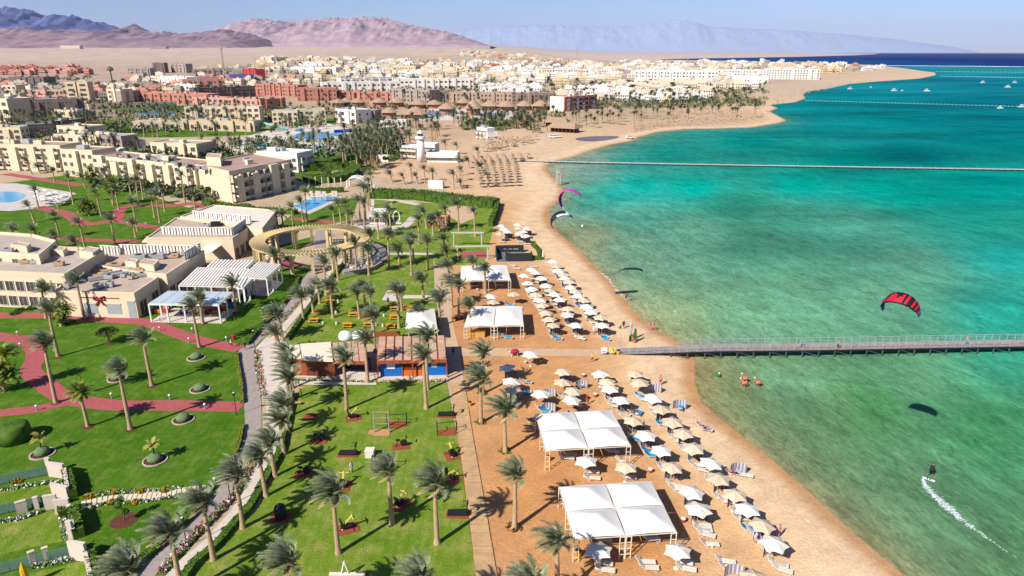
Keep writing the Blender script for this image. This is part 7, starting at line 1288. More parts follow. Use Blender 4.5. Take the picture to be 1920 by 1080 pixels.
# floating jetty further along
jet = thing('floating_jetty', 'narrow floating jetty with blue posts crossing the turquoise bay', 'jetty'); FLO = mat('jetty_float', (30,80,92), 0.7); JD = mat('jetty_deck', (214,206,190), 0.8, 0.08, 0.5); BLU = mat('jetty_post_blue', (40,150,210), 0.5)
jp = [G(955,302), G(1015,303.5), G(1100,305.5), G(1250,308.5), G(1450,312), G(1700,316), G(1990,320.5), G(2300,326)]; jp = catmull([(p.x, p.y, 0.35) for p in jp], 12); JS = seglen(jp)
bx_d = MB().box(-.5, .5, -.9, .9, 0.0, 0.12).mesh('deck_section', JD); bx_f = MB().box(-.5, .5, -.8, .8, -1.0, -0.004).mesh('float', FLO); bx_p = MB().tube([(0, 0, -.3), (0, 0, 1.0)], .13, 5).mesh('post', BLU)
nsec = int(JS[-1] / 3.0)
for k in range(nsec):
    t = (k + .5) * JS[-1] / nsec; p = at(jp, JS, t); q = at(jp, JS, min(JS[-1], t + .4)); rz = math.atan2(q.y - p.y, q.x - p.x)
    for me, nm in ((bx_d, 'deck_section'), (bx_f, 'float')):
        o = put(me, nm, jet, p, rz); o.scale = (JS[-1] / nsec - (0.05 if nm == 'deck_section' else 0.9), 1, 1)
    if k % 2 == 0: o = put(bx_p, 'post', jet, p + Vector((-math.sin(rz) * .95, math.cos(rz) * .95, 0)))
FPALE = mat('float_pale', (150,210,210), .8, .1, .5)
# lines of posts and buoys in the far bay
FOAM = mat('white_foam', (235,245,245), 0.8, 0.1, 0.5)
for (x0, y0, x1, y1, n_, lb) in [(1510, 188.5, 1930, 200.5, 60, 'far line of pale posts and rope across the bay'), (1765, 143.2, 1930, 146, 26, 'farthest pale line of floats near the cape'), (1756, 134.5, 1930, 136, 20, 'pale float line just inside the reef edge')]:
    t = thing('float_line', lb, 'float line'); a, b2 = G(x0, y0), G(x1, y1); b = MB(); s_ = (b2 - a).length / n_
    rp = MB().tube([a + Vector((0, 0, .1)), b2 + Vector((0, 0, .1))], 0.10 * a.y / 800, 4); put(rp.mesh('rope', FPALE), 'rope', t)
    fm = MB().lathe([(0.15 * a.y / 800, -.4), (0.25 * a.y / 800, .3), (0.15 * a.y / 800, 1.1 * a.y / 900), (.05, 1.2 * a.y / 900)], 5).mesh('float', FPALE)
    for k in range(n_ + 1): put(fm, 'float', t, a.lerp(b2, k / n_))
# surf over the reef edge
b = MB(); rs = random.Random(8)
for k in range(150):
    x = 1640 + 300 * k / 150; p = G(x, 122.6 + 2.2 * (x - 1640) / 280 + rs.uniform(-.25, .25)); L = rs.uniform(15, 60)
    b.add([(p.x - L, p.y - 14, -.3), (p.x + L, p.y - 10, -.3), (p.x + L * .6, p.y + rs.uniform(0, 30), -.25), (p.x - L * .6, p.y + rs.uniform(0, 30), -.25)], [(0, 1, 2, 3)])
o = b.build('foam', FOAM); stuff(o)
# ------------------------------------------------------------------ boats in the far bay
BH = mat('boat_white', (246,246,244), 0.4, 0.03, spec=0.5)
def boat(px, py, L, lb, rz=0):
    B = G(px, py, WATER_Z); t = thing('motor_boat', lb, 'boat', (B.x, B.y, WATER_Z), rz, 'boats in the bay'); L *= .55; w_ = L * .3; h = L * .16
    V = []; 
    for x, f_ in ((-.5, .9), (-.1, 1), (.25, .75), (.5, .05)): V += [(x*L, -w_/2*f_*.7, -.2), (x*L, w_/2*f_*.7, -.2), (x*L, w_/2*f_, h), (x*L, -w_/2*f_, h)]
    Fc = [(0,1,2,3), (12,15,14,13)]
    for i in range(3):
        o = 4*i
        for k in range(4): Fc.append((o+k, o+4+k, o+4+(k+1) % 4, o+(k+1) % 4))
    put(MB().add(V, [f_[::-1] for f_ in Fc]).mesh('hull', BH), 'hull', t); put(MB().box(-.2*L, .12*L, -w_*.3, w_*.3, h, h*2.1).mesh('cabin', BH), 'cabin', t); put(MB().box(-.36*L, .1*L, -w_*.35, w_*.35, h*2.4, h*2.6).mesh('canopy', BH), 'canopy', t)
    put(MB().box(-.19*L, .125*L, -w_*.31, w_*.31, h*1.4, h*1.8).mesh('window', mat('boat_glass', (40,60,80), .2)), 'window', t); put(MB().tube([(-.34*L, 0, h), (-.34*L, 0, h*2.4)], .06, 4).mesh('canopy_post', BH), 'canopy_post', t)
for px, py, L, lb, rz in [(1594.5,167.3,14,'white boat moored nearest the cape beach',.2),(1633,164,7,'tiny white boat off the cape beach',0),(1677,170.5,15,'white boat alone in the bay, off the cape',.1),(1692,170.8,8,'small white boat beside the lone bay boat',.3),(1738,171,14,'white cabin boat in mid bay',-.1),(1843,155.5,16,'white boat far out near the float lines',.2),(1876,203.5,11,'white boat close to the far post line',.1),(1890,164,16,'pale blue boat far out by the frame edge',0),(1903,155.3,14,'small white boat at far edge of bay',.1),(1916,201,12,'white boat by post line at frame edge',0)]: boat(px, py, L, lb, rz)
# ------------------------------------------------------------------ kites with rider, wake and lines
def kite(px, py, shadow, span, chord, rider, label, mats, scheme, phi=0.6):
    r = ray(px, py); Sg = G(*shadow); d = np.array(TOSUN); A = np.stack([r, -d], 1); rhs = np.array([Sg.x, Sg.y, WATER_Z - 0.0]) - np.array([0, 0, H])
    t_, h_ = np.linalg.lstsq(A, rhs, rcond=None)[0]; C = Vector(np.array([0, 0, H]) + r * t_)
    th = thing('kite', label, 'kite', C, 0); U = (C - G(*rider)).normalized(); v0 = (C - Vector((0, 0, H))).normalized(); S0 = v0.cross(U).normalized(); Cd = U.cross(S0)
    S1 = S0 * math.cos(phi) + Cd * math.sin(phi); C1_ = U.cross(S1); Rm = Matrix((S1, C1_, U)).transposed(); th.rotation_euler = Rm.to_euler()
    N, M_ = 28, 6; V = []; Fc = []; mi = []
    rad = span / 2
    for i in range(N + 1):
        a = R(-96 + 192 * i / N); ch = chord * max(0.30, (1 - (abs(a) / R(108)) ** 2.2)) ; cx, cz = rad * math.sin(a), rad * 1.12 * math.cos(a) - rad * .6
        nx2, nz2 = math.sin(a), math.cos(a)
        for j in range(M_ + 1):
            v_ = j / M_; camber = 0.10 * ch * 4 * v_ * (1 - v_); yy = (v_ - .42) * ch + abs(a) * 0.12 * chord
            V.append((cx + nx2 * camber, yy, cz + nz2 * camber))
    for i in range(N):
        for j in range(M_): Fc.append((i*(M_+1) + j, (i+1)*(M_+1) + j, (i+1)*(M_+1) + j + 1, i*(M_+1) + j + 1)); mi.append(scheme(i / N, j / M_))
    b = MB(); b.v = V + [(x, y, z - .03) for x, y, z in V]; nv = len(V); b.f = Fc + [tuple(nv + q for q in f_[::-1]) for f_ in Fc]; b.m = mi + mi
    put(b.mesh('canopy', mats, True), 'canopy', th)
    lead = MB(); lead.tube([V[i*(M_+1)] for i in range(N + 1)], [chord * (.05 if 3 < i < N - 3 else .03) for i in range(N + 1)], 6); put(lead.mesh('leading_edge', mats[1], True), 'leading_edge', th)
    for i in (5, 10, 14, 18, 23):
        s_ = MB(); s_.tube([Vector(V[i*(M_+1) + j]) - Vector((0, 0, .06)) for j in range(M_)], .05, 5); put(s_.mesh('strut', mats[0], True), 'strut', th)
    return th, C
KR = mat('kite_red', (206,30,52), .6, .05); KB = mat('kite_black', (30,28,34), .6, .05); KBL = mat('kite_blue', (46,110,214), .6, .05); KM = mat('kite_magenta', (216,52,182), .6, .06); KP = mat('kite_purple', (132,28,120), .6, .06); KT = mat('kite_teal', (64,128,150), .6, .05); KW = mat('kite_white', (235,238,242), .6, .03); KG = mat('kite_grey', (52,64,76), .6, .1)
def sch_r(u, v):
    if u > .91 or u < .06: return 2
    if u > .60: return 1 if int((u - .60) * 26) % 2 == 0 else 0
    if u > .34: return 0 if (v + .25 * math.sin(u * 40)) < .55 else 1
    return 1 if (int(u * 34) % 3) else 0
def sch_p(u, v):
    if u < .05: return 3 if v < .5 else 4
    if u < .46: return 0
    if u < .88: return 1
    return 2
def sch_g(u, v):
    if u < .05: return 2
    if u < .5: return 0 if (int(u * 22) % 4) else 1
    if u < .72: return 0 if v > .3 else 2
    if u < .84: return 2 if int(u * 60) % 2 else 1
    return 0 if v < .6 else 2
k1, C1 = kite(1684, 572, (1747,765), 3.7, 1.75, (1745,890), 'big red and black kite with blue tips above the pier', [KR, KB, KBL], sch_r, R(-28))
k2, C2 = kite(1063, 369, (1186,503), 5.0, 1.7, (1200,575), 'magenta and purple kite over the water edge, upper one', [KP, KM, KT, KB, KW], sch_p, R(-28))
k3, C3 = kite(1049, 411, (1172,546), 4.2, 1.45, (1174,562), 'black and white kite over the water edge, lower one', [KB, KG, KW], sch_g, R(-18))
print('KITES', C1, C2, C3)
# ---- people
def skin_mesh(joints, edges, rad, cols, smooth=1, name='person'):
    me = bpy.data.meshes.new(name + '_skeleton'); me.from_pydata([Vector(j) for j in joints], edges, []); o = bpy.data.objects.new('tmp', me); COL.objects.link(o)
    sk = o.modifiers.new('skin', 'SKIN'); sk.use_smooth_shade = True; sb = o.modifiers.new('sub', 'SUBSURF'); sb.levels = smooth; sb.render_levels = smooth
    for i, r_ in enumerate(rad): me.skin_vertices[0].data[i].radius = (r_, r_)
    me.skin_vertices[0].data[0].use_root = True
    dg = bpy.context.evaluated_depsgraph_get(); ev = o.evaluated_get(dg); out = bpy.data.meshes.new_from_object(ev); out.name = name
    bpy.data.objects.remove(o); bpy.data.meshes.remove(me); return out
def body_joints(pose):
    s_ = {'stand': dict(l=((.09,0,.5),(.1,0,.06)), r=((-.09,0,.5),(-.1,0,.06)), a=((.24,.02,1.12),(.27,-.06,.86)), b=((-.24,.02,1.12),(-.27,-.06,.86)), lean=0),
          'walk': dict(l=((.09,-.16,.52),(.09,-.12,.06)), r=((-.09,.1,.5),(-.09,.36,.12)), a=((.23,.14,1.14),(.24,.1,.9)), b=((-.23,-.12,1.14),(-.22,-.3,.96)), lean=-.05),
          'bend': dict(l=((.1,-.05,.5),(.1,0,.06)), r=((-.1,-.05,.5),(-.1,0,.06)), a=((.2,-.5,.9),(.16,-.55,.62)), b=((-.2,-.5,.9),(-.16,-.55,.62)), lean=-.42),
          'ride': dict(l=((.2,-.18,.52),(.42,.05,.12)), r=((-.2,-.18,.52),(-.42,.05,.12)), a=((.2,-.4,1.05),(.12,-.66,1.1)), b=((-.2,-.4,1.05),(-.12,-.66,1.1)), lean=.25)}[pose]
    ln = s_['lean']; H_ = lambda z: -0 + ln * max(0, (z - .9)) / .5
    J = [(0,0,.93),(0,H_(1.15),1.13),(0,H_(1.36),1.36),(0,H_(1.5),1.48 - abs(ln)*.2),(0,H_(1.62),1.60 - abs(ln)*.3),(0,H_(1.7) - .02,1.71 - abs(ln)*.35),
         (.17,H_(1.38),1.38),s_['a'][0],s_['a'][1],(-.17,H_(1.38),1.38),s_['b'][0],s_['b'][1], (.09,0,.88),s_['l'][0],s_['l'][1],(s_['l'][1][0],s_['l'][1][1] - .15,.03),(-.09,0,.88),s_['r'][0],s_['r'][1],(s_['r'][1][0],s_['r'][1][1] - .15,.03)]
    E_ = [(0,1),(1,2),(2,3),(3,4),(4,5),(2,6),(6,7),(7,8),(2,9),(9,10),(10,11),(0,12),(12,13),(13,14),(14,15),(0,16),(16,17),(17,18),(18,19)]
    Rd = [.15,.15,.17,.06,.105,.085,.075,.05,.04,.075,.05,.04,.11,.075,.05,.04,.11,.075,.05,.04]
    return J, E_, Rd
PB = {}
for ps in ('stand', 'walk', 'bend', 'ride'): PB[ps] = skin_mesh(*body_joints(ps), None)
SKIN = mat('skin', (206,150,116), .7, .08, 4); HAIR = mat('dark_hair', (52,40,34), .8, .1, 4)
CLC = {'white': (240,240,244), 'blue': (44,110,190), 'yellow': (240,210,40), 'red': (200,40,48), 'black': (40,42,48), 'pink': (236,130,170), 'turquoise': (40,180,210), 'navy': (40,56,110), 'lilac': (196,180,220)}
CLM = {k: mat('cloth_' + k, v, .85, .1, 3) for k, v in CLC.items()}; PMESH = {}
def person(px, py, pose, top, bottom, label, rz=0, z=0.0, s=1.02, hair=True, zp=0):
    key = (pose, top, bottom, hair)
    if key not in PMESH:
        me = PB[pose].copy(); me.name = 'person'
        for m_ in (SKIN, CLM.get(top, SKIN), CLM.get(bottom, SKIN), HAIR): me.materials.append(m_)
        for p in me.polygons:
            c = p.center; idx = 0
            if .48 < c.z < .98 and abs(c.x) < .3 and bottom: idx = 2
            if .98 <= c.z < 1.46 and abs(c.x) < .27 and top: idx = 1
            if c.z > 1.66 or (c.z > 1.56 and c.y > .04) : idx = 3 if hair and pose != 'bend' else 0
            p.material_index = idx
        PMESH[key] = me
    B = G(px, py, z) if z else G(px, py); o = put(PMESH[key], 'person', None, B, R(rz)); o.scale = (s, s, s); return tag(o, label, 'person')
for q in [(660,887,'stand','white','white','person in white walking on the gym lawn',60),(434,652,'walk','white','red','person in white top and red shorts on the red path',90),(460,656,'walk','black','black','person in dark clothes stepping onto the road',-30),(850,666,'walk','blue','navy','person in blue in the shade beside the pavilion',20),(1110,679,'walk','yellow','red','person in yellow shirt and red shorts near the cross walkway',80),
    (1101,759,'stand','red',None,'person in red swimwear between parasols, second row',30),(1238,722,'stand',None,'red','person in red swimwear by the shore row',-20),(1206,810,'stand','white','black','person in white and black clothes beside blue loungers',40),(1460,1008,'stand','pink','pink','person in pink swimwear among the lowest shore parasols',50),(1415,1018,'bend','lilac','lilac','person in lilac shirt bending over a lounger',120),
    (1169,616,'stand','navy','navy','person carrying a white board above the pier',10),(1218,617,'walk','pink','pink','person in pink dress at the water edge, inland one',30),(1225,617,'walk',None,'pink','person in pink swimwear at the water edge, water side',30),(1186,641,'stand','red',None,'person in red standing under the leafy banner',0),(1113,625,'stand','white','white','person in white standing among upper loungers',0),
    (728,571,'stand','blue','black','person in dark blue on the small pale terrace',0),(828,540,'walk','turquoise','blue','person in turquoise on the paved walkway',0),(445,473,'walk','white','navy','person in white on the red path by restaurant',40),(440,472,'walk','blue','navy','person in blue on the red path by restaurant',40),(823,632,'stand','black','black','person in dark clothes beside the marquee tent',0),(905,532,'stand','lilac','blue','person in lilac under the small far tent',0),(1173,562,'bend','red','navy','kite handler in red and navy at the waterline',40)]: person(*q)
for q in [(1500,652,'walk','turquoise',None,'person in turquoise towel walking on the pier',90),(1570,655,'walk',None,'black','bare-chested person in dark shorts on the pier',80),(1811,646.5,'walk',None,'turquoise','bare-chested person in turquoise shorts far along pier',-90)]: person(*q, z=DZ)
person(1745,893,'ride','black','black','kitesurfer in black riding across the green shallows',-40, z=-.25)
B = G(1742,895); t = thing('kiteboard', 'pale kiteboard under the rider', 'kiteboard', (B.x, B.y, -.3), R(-40)); put(MB().box(-.7, .7, -.2, .2, 0, .05).mesh('board', KW), 'board', t); put(MB().box(-.2, -.08, -.14, .14, .052, .1).mesh('foot_strap', KB), 'foot_strap', t); put(MB().box(.08, .2, -.14, .14, .052, .1).mesh('foot_strap', KB), 'foot_strap', t)
wk = [(1731,893,.3),(1735,904,.5),(1750,922,.55),(1768,938,.6),(1786,952,.6),(1800,966,.5),(1825,984,.3),(1850,1002,.22),(1880,1022,.16),(1910,1042,.1)]; b = MB(); rs = random.Random(5)
for fi, ((x0, y0, w0), (x1, y1, w1)) in enumerate(zip(wk[:-1], wk[1:])):
    for _ in range(int(260 * (w0 + w1) / 2 * (1 - .085 * fi))):
        u = rs.random(); p = G(x0, y0).lerp(G(x1, y1), u); a = rs.gauss(0, .42) * (w0 * (1-u) + w1 * u); p = p + Vector((a, a * .8, 0)); s_ = rs.uniform(.05, .17) * (.5 + .6 * w0); an = rs.uniform(-.9, .2); d = Vector((math.cos(an), math.sin(an), 0)) * s_ * 1.6; e = Vector((-math.sin(an), math.cos(an), 0)) * s_ * .5
        z = WATER_Z + .012 + rs.random() * .10 * w0; b.add([(*(p - d)[:2], z), (*(p + e)[:2], z + .01), (*(p + d)[:2], z), (*(p - e)[:2], z + .01)], [(0, 3, 2, 1)])
stuff(b.build('foam', FOAM)); 
b = MB(); rs = random.Random(6)
for i in range(8, 44):
    for k in range(3):
        j = min(len(coast) - 2, i); 
wl_ = [(1120,505),(1131,512),(1141,521),(1149,533),(1157,543),(1166,552)]
for (x0, y0), (x1, y1) in zip(wl_[:-1], wl_[1:]):
    for _ in range(9): p = G(x0, y0).lerp(G(x1, y1), rs.random()); s_ = rs.uniform(.15, .5); p.x += rs.uniform(-.2, .4); b.add([(p.x - s_, p.y + s_, -.385), (p.x + .08, p.y + .08, -.38), (p.x + s_, p.y - s_, -.385), (p.x - .1, p.y - .1, -.385)], [(0, 3, 2, 1)])
stuff(b.build('foam', FOAM))
# sunbathers
LIE = skin_mesh([(0,0,.12),(-.25,0,.16),(-.5,0,.28),(-.66,0,.40),(-.8,0,.5),(-.5,.18,.26),(-.25,.3,.12),(-.5,-.18,.26),(-.25,-.3,.12),(.1,.1,.12),(.5,.12,.16),(.95,.12,.1),(.1,-.1,.12),(.5,-.1,.3),(.85,-.1,.08)], [(0,1),(1,2),(2,3),(3,4),(2,5),(5,6),(2,7),(7,8),(0,9),(9,10),(10,11),(0,12),(12,13),(13,14)], [.14,.14,.15,.06,.1,.06,.04,.06,.04,.09,.07,.04,.09,.07,.04], None)
def lying(px, py, rz, label, col): 
    me = LIE.copy(); me.materials.append(SKIN); me.materials.append(CLM[col]); me.name = 'person'
    for p in me.polygons: p.material_index = 1 if -.12 < p.center.x < .2 and abs(p.center.y) < .22 else 0
    B = G(px, py, .45); o = put(me, 'person', None, (B.x, B.y, .36), R(rz)); tag(o, label, 'person')
for q in [(1318,799,-22,'sunbather lying on the blue lounger near the water','navy'),(1322,803,-22,'second sunbather on the outer blue lounger by water','black'),(986,714,-12,'sunbather in yellow on turquoise lounger by palms','yellow'),(945,629,-20,'sunbather before the small tent by pier','black'),(995,785,40,'sunbather at the corner of the middle tent','navy'),(1374,884,-16,'sunbather beside the pale windbreak near the water','red'),(1091,722,20,'sunbather inside the pale windbreak, second row','white'),(1188,771,30,'sunbather on blue lounger above middle tent','black')]: lying(*q)
# flamingo floats standing in the shallows, buoys
FLM = mat('flamingo_pink', (236,120,92), .6, .08, 2)
for i, (px, py, lb) in enumerate([(1396,718,'flamingo figure with white head in the shallows, far one of the pair'),(1394,727,'flamingo figure in the shallows, near one of the pair'),(1420,726,'lone flamingo figure in the shallows, water side')]):
    B = G(px, py, WATER_Z); t = thing('flamingo', lb, 'flamingo', (B.x, B.y, WATER_Z), .1, 'flamingo figures'); put(MB().lathe([(.05, .55), (.22, .62), (.3, .85), (.2, 1.05), (.03, 1.12)], 10, (.1, 0, 0), sx=1.9).mesh('body', FLM, True), 'body', t)
    put(MB().tube([(-.35, 0, .85), (-.6, 0, 1.0), (-.5, 0, 1.35), (-.42, 0, 1.6), (-.52, 0, 1.75)], [.12, .09, .07, .07, .09], 7).mesh('neck', FLM, True), 'neck', t); put(MB().tube([(-.5, 0, 1.76), (-.68, 0, 1.7), (-.78, 0, 1.58)], [.1, .07, .03], 6).mesh('head', WP, True), 'head', t)
    for y in (-.1, .1): put(MB().tube([(.1, y, -.3), (.15, y, .3), (.1, y, .7)], .035, 5).mesh('leg', FLM), 'leg', t)
for px, py, lb, m in [(1348,706,'small green and white float near the flamingos',FLAGG),(1092,425,'tiny white buoy near the water edge below kites',WP),(1399,722,'small white float beside the flamingo pair',WP)]:
    B = G(px, py, WATER_Z); t = thing('buoy', lb, 'buoy', (B.x, B.y, WATER_Z), 0, None); put(MB().lathe([(.1, -.2), (.38, .05), (.34, .35), (.05, .5)], 9).mesh('float', m, True), 'float', t); put(MB().lathe([(.12, .503), (.1, .7), (.02, .75)], 7).mesh('cap', WP), 'cap', t)
simple('lifeguard_chair', 'tall pale lifeguard chair at the tip of the sand spit', 'chair', 1048, 346, [('leg', MB().tube([(-.7, 0, 0), (-.4, 0, 4)], .13, 5), GW), ('leg', MB().tube([(.7, 0, 0), (.4, 0, 4)], .13, 5), GW), ('leg', MB().tube([(-.7, 1.2, 0), (-.4, .9, 4)], .13, 5), GW), ('leg', MB().tube([(.7, 1.2, 0), (.4, .9, 4)], .13, 5), GW), ('seat', MB().box(-.7, .7, -.2, 1.1, 4.003, 4.15), GW), ('backrest', MB().box(-.7, .7, 1.0, 1.1, 4.153, 5.2), GW)], .4, None, 0, 1.15)
# ------------------------------------------------------------------ exercise machines on the lawn
MAT_ = mat('rubber_mat', (160,78,52), .95, .1, 2); MATS['rubber_tan'] = mat('rubber_tan', (206,150,104), .95, .1, 2); YM = mat('yellow_metal', (214,196,96), .5, .08, 2); BM = mat('black_machine', (40,40,42), .5, .1, 2)
def gym(px, py, kind, label, rz=0, s=1.0):
    B = G(px, py); t = thing('exercise_machine', label, 'exercise machine', B, rz, 'exercise machines', s); w_, d_ = {'tread': (1.9, 1.0)}.get(kind, (1.6, 1.2))
    put(MB().box(-w_ * .64, w_ * .64, -d_ * .62, d_ * .62, 0, .12).mesh('rubber_mat', MATS['rubber_tan'] if kind == 'tower' else MAT_), 'rubber_mat', t)
    if kind == 'tread': put(MB().obox((0, 0, .36), (2.1, .8, .22), 0, 0, ('Y', -.06)).mesh('running_deck', BM), 'running_deck', t); put(MB().tube([(.8, -.4, .3), (1.0, -.4, 1.5), (.5, -.4, 1.4)], .05, 5).tube([(.8, .4, .3), (1.0, .4, 1.5), (.5, .4, 1.4)], .05, 5).mesh('handrail', BM), 'handrail', t); put(MB().obox((1.0, 0, 1.45), (.1, .8, .35)).mesh('console', BM), 'console', t)
    elif kind == 'arm': put(MB().tube([(-.6, 0, .12), (-.2, 0, .9), (.5, 0, 1.5), (.9, 0, 1.1)], [.1, .12, .12, .1], 6).mesh('arm', YM), 'arm', t); put(MB().box(-.7, .4, -.25, .25, .42, .6).mesh('seat', BM), 'seat', t); put(MB().obox((-.6, 0, 1.0), (.15, .5, .8), 0, 0, ('Y', -.3)).mesh('backrest', BM), 'backrest', t); put(MB().tube([(-.9, 0, .1), (.9, 0, .1)], .07, 5).tube([(.5, -.6, .1), (.5, .6, .1)], .07, 5).mesh('frame', BM), 'frame', t); put(MB().tube([(.5, -.5, 1.4), (.5, .5, 1.4)], .06, 5).mesh('handlebar', YM), 'handlebar', t)
    elif kind == 'bike': put(MB().tube([(-.6, 0, .12), (-.3, 0, .9), (.4, 0, .6), (.7, 0, 1.3)], .09, 6).mesh('frame', BM), 'frame', t); put(MB().obox((-.35, 0, .98), (.5, .3, .12)).mesh('seat', BM), 'seat', t); put(MB().tube([(.7, -.35, 1.35), (.7, .35, 1.35)], .06, 5).mesh('handlebar', BM), 'handlebar', t); put(MB().lathe([(.05, -.1), (.42, -.09), (.42, .09), (.05, .1)], 12).mesh('flywheel', BM), 'flywheel', t).matrix_local = Matrix.Translation((.35, 0, .55)) @ Matrix.Rotation(R(90), 4, 'X')
    elif kind == 'tower':
        for x in (-.9, .9): put(MB().box(x - .07, x + .07, -.07, .07, .12, 3.0).mesh('post', GREYF), 'post', t)
        for z in (1.3, 2.1, 2.9): put(MB().tube([(-.83, 0, z), (.83, 0, z)], .05, 5).mesh('bar', GREYF), 'bar', t)
    elif kind == 'rack':
        for x in (-1.2, 1.2): put(MB().tube([(x, -.4, 0), (x, -.4, 1.5), (x, .4, 1.5), (x, .4, 0)], .06, 5).mesh('frame', BM), 'frame', t)
        put(MB().tube([(-1.2, 0, 1.5), (1.2, 0, 1.5)], .05, 5).mesh('bar', BM), 'bar', t)
    elif kind == 'ball': put(MB().lathe([(.5, .12), (.62, .3), (.66, 1.1), (.5, 1.5), (.1, 1.6)], 8).mesh('cover', BM, True), 'cover', t); put(MB().tube([(0, 0, 1.6), (0, 0, 1.8)], .08, 5).mesh('knob', BM), 'knob', t)
for q in [(527,972,'ball','black covered exercise machine near the hedge',0),(653,993,'arm','yellow-armed machine right beside front palm trunk',.4),(752,948,'arm','dark machine with yellow arm between two palms',.9),(859,966,'tread','black treadmill by boardwalk, nearest the bottom',-.05),(846,901,'arm','yellow-armed machine behind the boardwalk side palm',-.5),(846,855,'arm','bright yellow machine beside the boardwalk, upper',1.9),(752,838,'bike','black exercise bike on red mat, middle of lawn',.2),(719,878,'rack','exercise rack on orange mat behind middle palm',0),(645,912,'arm','dark machine behind the big front palm crown',1.6),(653,853,'tread','black treadmill beneath a palm shadow, inland side',-.05),(570,890,'bike','black machine by the promenade hedge palms',.1),(598,827,'bike','dark machine on red mat near hedge, upper one',0),
          (663,785,'arm','dark machine with yellow arm below pavilion palm',.3),(716,812,'tower','tall pull-up tower on tan mat',0),(745,797,'rack','low black parallel bars beside the tower',.1),(837,780,'tread','black treadmill by boardwalk, farthest up',-.05),(838,812,'rack','low thin stretching frame near boardwalk',.2)]: gym(q[0], q[1], q[2], q[3], q[4], 1.12)
simple('wooden_rack', 'slim wall of wooden steps on the lawn corner', 'rack', 566, 748, [('post', MB().box(-.05, .05, -.05, .05, 0, 2), BM), ('shelf', MB().box(-.6, .5, -.3, .3, 1.9, 1.98), MATS['rubber_tan']), ('shelf', MB().box(-.6, .5, -2.2, -1.6, .4, .48), MATS['rubber_tan'])], 0); simple('rubber_mat', 'empty red rubber mat on the gym lawn', 'mat', 582, 782, [('mat', MB().box(-.9, .9, -.9, .9, 0, .1), MAT_), ('border', MB().box(-.95, .95, -.95, .95, 0, .06), DARKM)]); simple('rubber_mat', 'small tan rubber mat beside the tower', 'mat', 699, 811, [('mat', MB().box(-.6, .6, -.5, .5, 0, .1), MATS['rubber_tan']), ('border', MB().box(-.65, .65, -.55, .55, 0, .06), DARKM)]); simple('white_box', 'white box behind the middle palm on gym lawn', 'box', 694, 856, [('box_body', MB().box(-.55, .55, -.5, .5, 0, 1.0), PLAST), ('lid', MB().box(-.6, .6, -.55, .55, 1.003, 1.1), PLAST)])
simple('swing_frame', 'white A-shaped frame standing at the bottom of lawn', 'frame', 648, 1083, [('leg', MB().tube([(-.5, 0, 0), (0, 0, 2.0)], .1, 5), PLAST), ('leg', MB().tube([(.5, 0, 0), (0, 0, 2.0)], .1, 5), PLAST), ('beam', MB().box(-1.6, 2.0, -.15, .15, .35, .55), PLAST)])
# picnic tables on the upper lawn
PICN = mat('picnic_yellow', (236,160,36), .6, .1, 2)
for i, (x, y, lb) in enumerate([(618,569,'yellow picnic table nearest the round pergola, promenade side'),(601,588,'yellow picnic table by the hedge, second one down'),(589,604,'yellow picnic table by the hedge, lowest one'),(663,593,'yellow picnic table in the middle of lawn'),(652,613,'yellow picnic table half behind a palm crown'),(691,612,'yellow picnic table between palm trunks near pavilion'),(740,582,'yellow picnic table by the marquee, upper one'),(765,580,'yellow picnic table right behind the marquee'),(740,598,'yellow picnic table by the marquee, middle one'),(733,615,'yellow picnic table by the marquee, lower one'),(689,598,'reddish picnic table between palm trunks')]):
    m = PICN if i < 10 else WOODR; simple('picnic_table', lb, 'picnic table', x, y, [('table_top', MB().box(-.95, .95, -.4, .4, .72, .8), m), ('bench', MB().box(-.95, .95, -.95, -.65, .42, .48), m), ('bench', MB().box(-.95, .95, .65, .95, .42, .48), m), ('leg', MB().obox((-.7, 0, .36), (.1, 1.5, .1)).box(-.75, -.65, -.5, .5, 0, .718), m), ('leg', MB().obox((.7, 0, .36), (.1, 1.5, .1)).box(.65, .75, -.5, .5, 0, .718), m)], .05, 'picnic tables')
for i, (x, y) in enumerate([(634,567),(630,588),(606,608),(631,609),(720,594),(707,594),(705,611),(718,613)]): simple('lawn_speaker', f'small white garden speaker on picnic lawn, {ORD[i]} listed along it', 'speaker', x, y, [('speaker_body', MB().lathe([(.2, 0), (.22, .5), (.1, .6)], 8), PLAST), ('cap', MB().lathe([(.2, .603), (.16, .7), (.02, .74)], 8), GREYM)], 0, 'garden speakers')
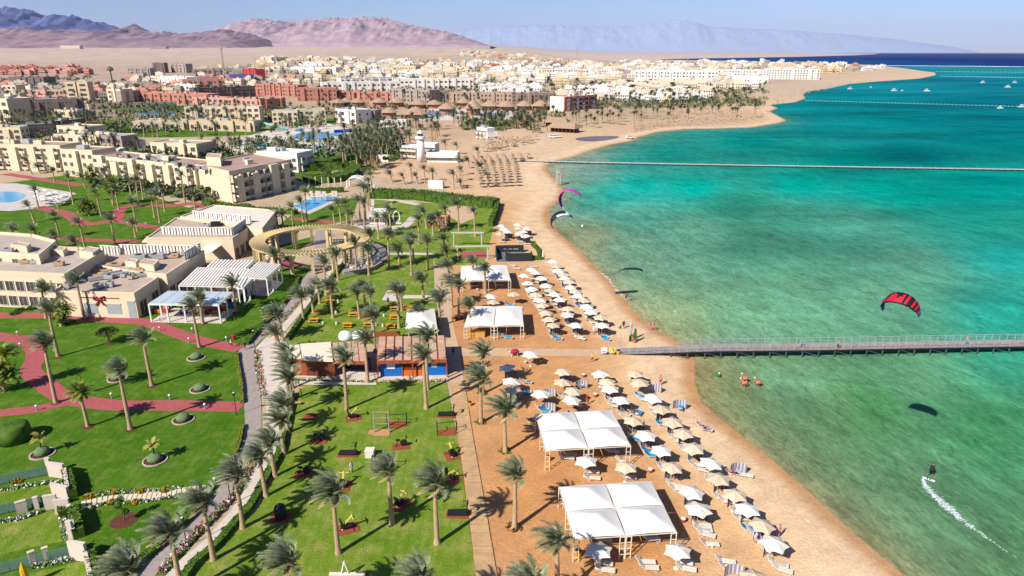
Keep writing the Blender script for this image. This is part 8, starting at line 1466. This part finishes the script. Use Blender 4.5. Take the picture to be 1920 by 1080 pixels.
simple('red_bench', 'long red-brown bench wall behind the pavilion', 'bench', 716, 634, [('seat', MB().box(-3.4, 3.4, -.3, .3, .4, .5), WOODR), ('backrest', MB().box(-3.4, 3.4, .3, .4, .503, 1.2), WOODR), ('leg', MB().box(-3.2, -3, -.2, .2, 0, .398), WOODR), ('leg', MB().box(3, 3.2, -.2, .2, 0, .398), WOODR)]); simple('litter_bin', 'red bin on the lawn by the walkers', 'bin', 439, 637, [('bin_body', MB().lathe([(.3, 0), (.34, .9)], 10), KR), ('lid', MB().lathe([(.36, .903), (.05, 1.0)], 10), KR)])
# ------------------------------------------------------------------ haze
hm = bpy.data.materials.new('haze'); n, l = nodes_of(hm); n.remove(n['Principled BSDF'])
pv = n.new('ShaderNodeVolumePrincipled'); pv.inputs['Color'].default_value = HAZE_COL; pv.inputs['Density'].default_value = HAZE_D; pv.inputs['Anisotropy'].default_value = 0.0
l.new(pv.outputs[0], n['Material Output'].inputs['Volume'])
hb = MB(); hb.box(-43000, 43000, -120, 43000, -45, 1500)
hz = hb.build('haze', hm); hz['kind'] = 'stuff'; hz.visible_shadow = True
# ------------------------------------------------------------------ every label tells one thing from its look-alikes
LM = [('the lighthouse', 790, 300), ('the domed hall', 1322, 151), ('the thatched beach bar', 1050, 247), ('the red-white block', 1085, 205), ('the white modern hall', 650, 230), ('the tower crane', 422, 152), ('the grey-brown hotel', 90, 226), ('the white hotel wing', 525, 321), ('the cape tip', 1740, 139), ('the round pool', 0, 368), ('the stair villa', 330, 298), ('the jetty head', 970, 302), ('the long hedge', 810, 376), ('the tower hut', 888, 214), ('the radio mast', 1081, 113), ('the bay spit', 1462, 225), ('the stair towers', 150, 190), ('the water slide', 513, 244)]
LMW = [(n_, G(x, y)) for n_, x, y in LM]; same = {}
for o in sc.objects:
    if o.parent is None and o.get('category') and o.get('label'): same.setdefault(o['label'], []).append(o)
for lb, L in same.items():
    if len(L) < 2: continue
    by = {}
    for o in L:
        p = o.location; k = min(LMW, key=lambda q: (Vector((q[1].x, q[1].y)) - Vector((p.x, p.y))).length); by.setdefault(k[0], []).append(((k[1] - p).length, o))
    base_ = lb.replace(',', '').split() if len(lb.split()) < 12 else lb.split(',')[0].split()
    for k, M_ in by.items():
        for i, (d_, o) in enumerate(sorted(M_, key=lambda q: q[0])):
            nth = ORD[i] if i < len(ORD) else str(i + 1) + 'th'
            tail = f'{nth} nearest {k}' if i else f'nearest {k}'
            o['label'] = ' '.join(base_[:16 - len(tail.split())]) + ', ' + tail
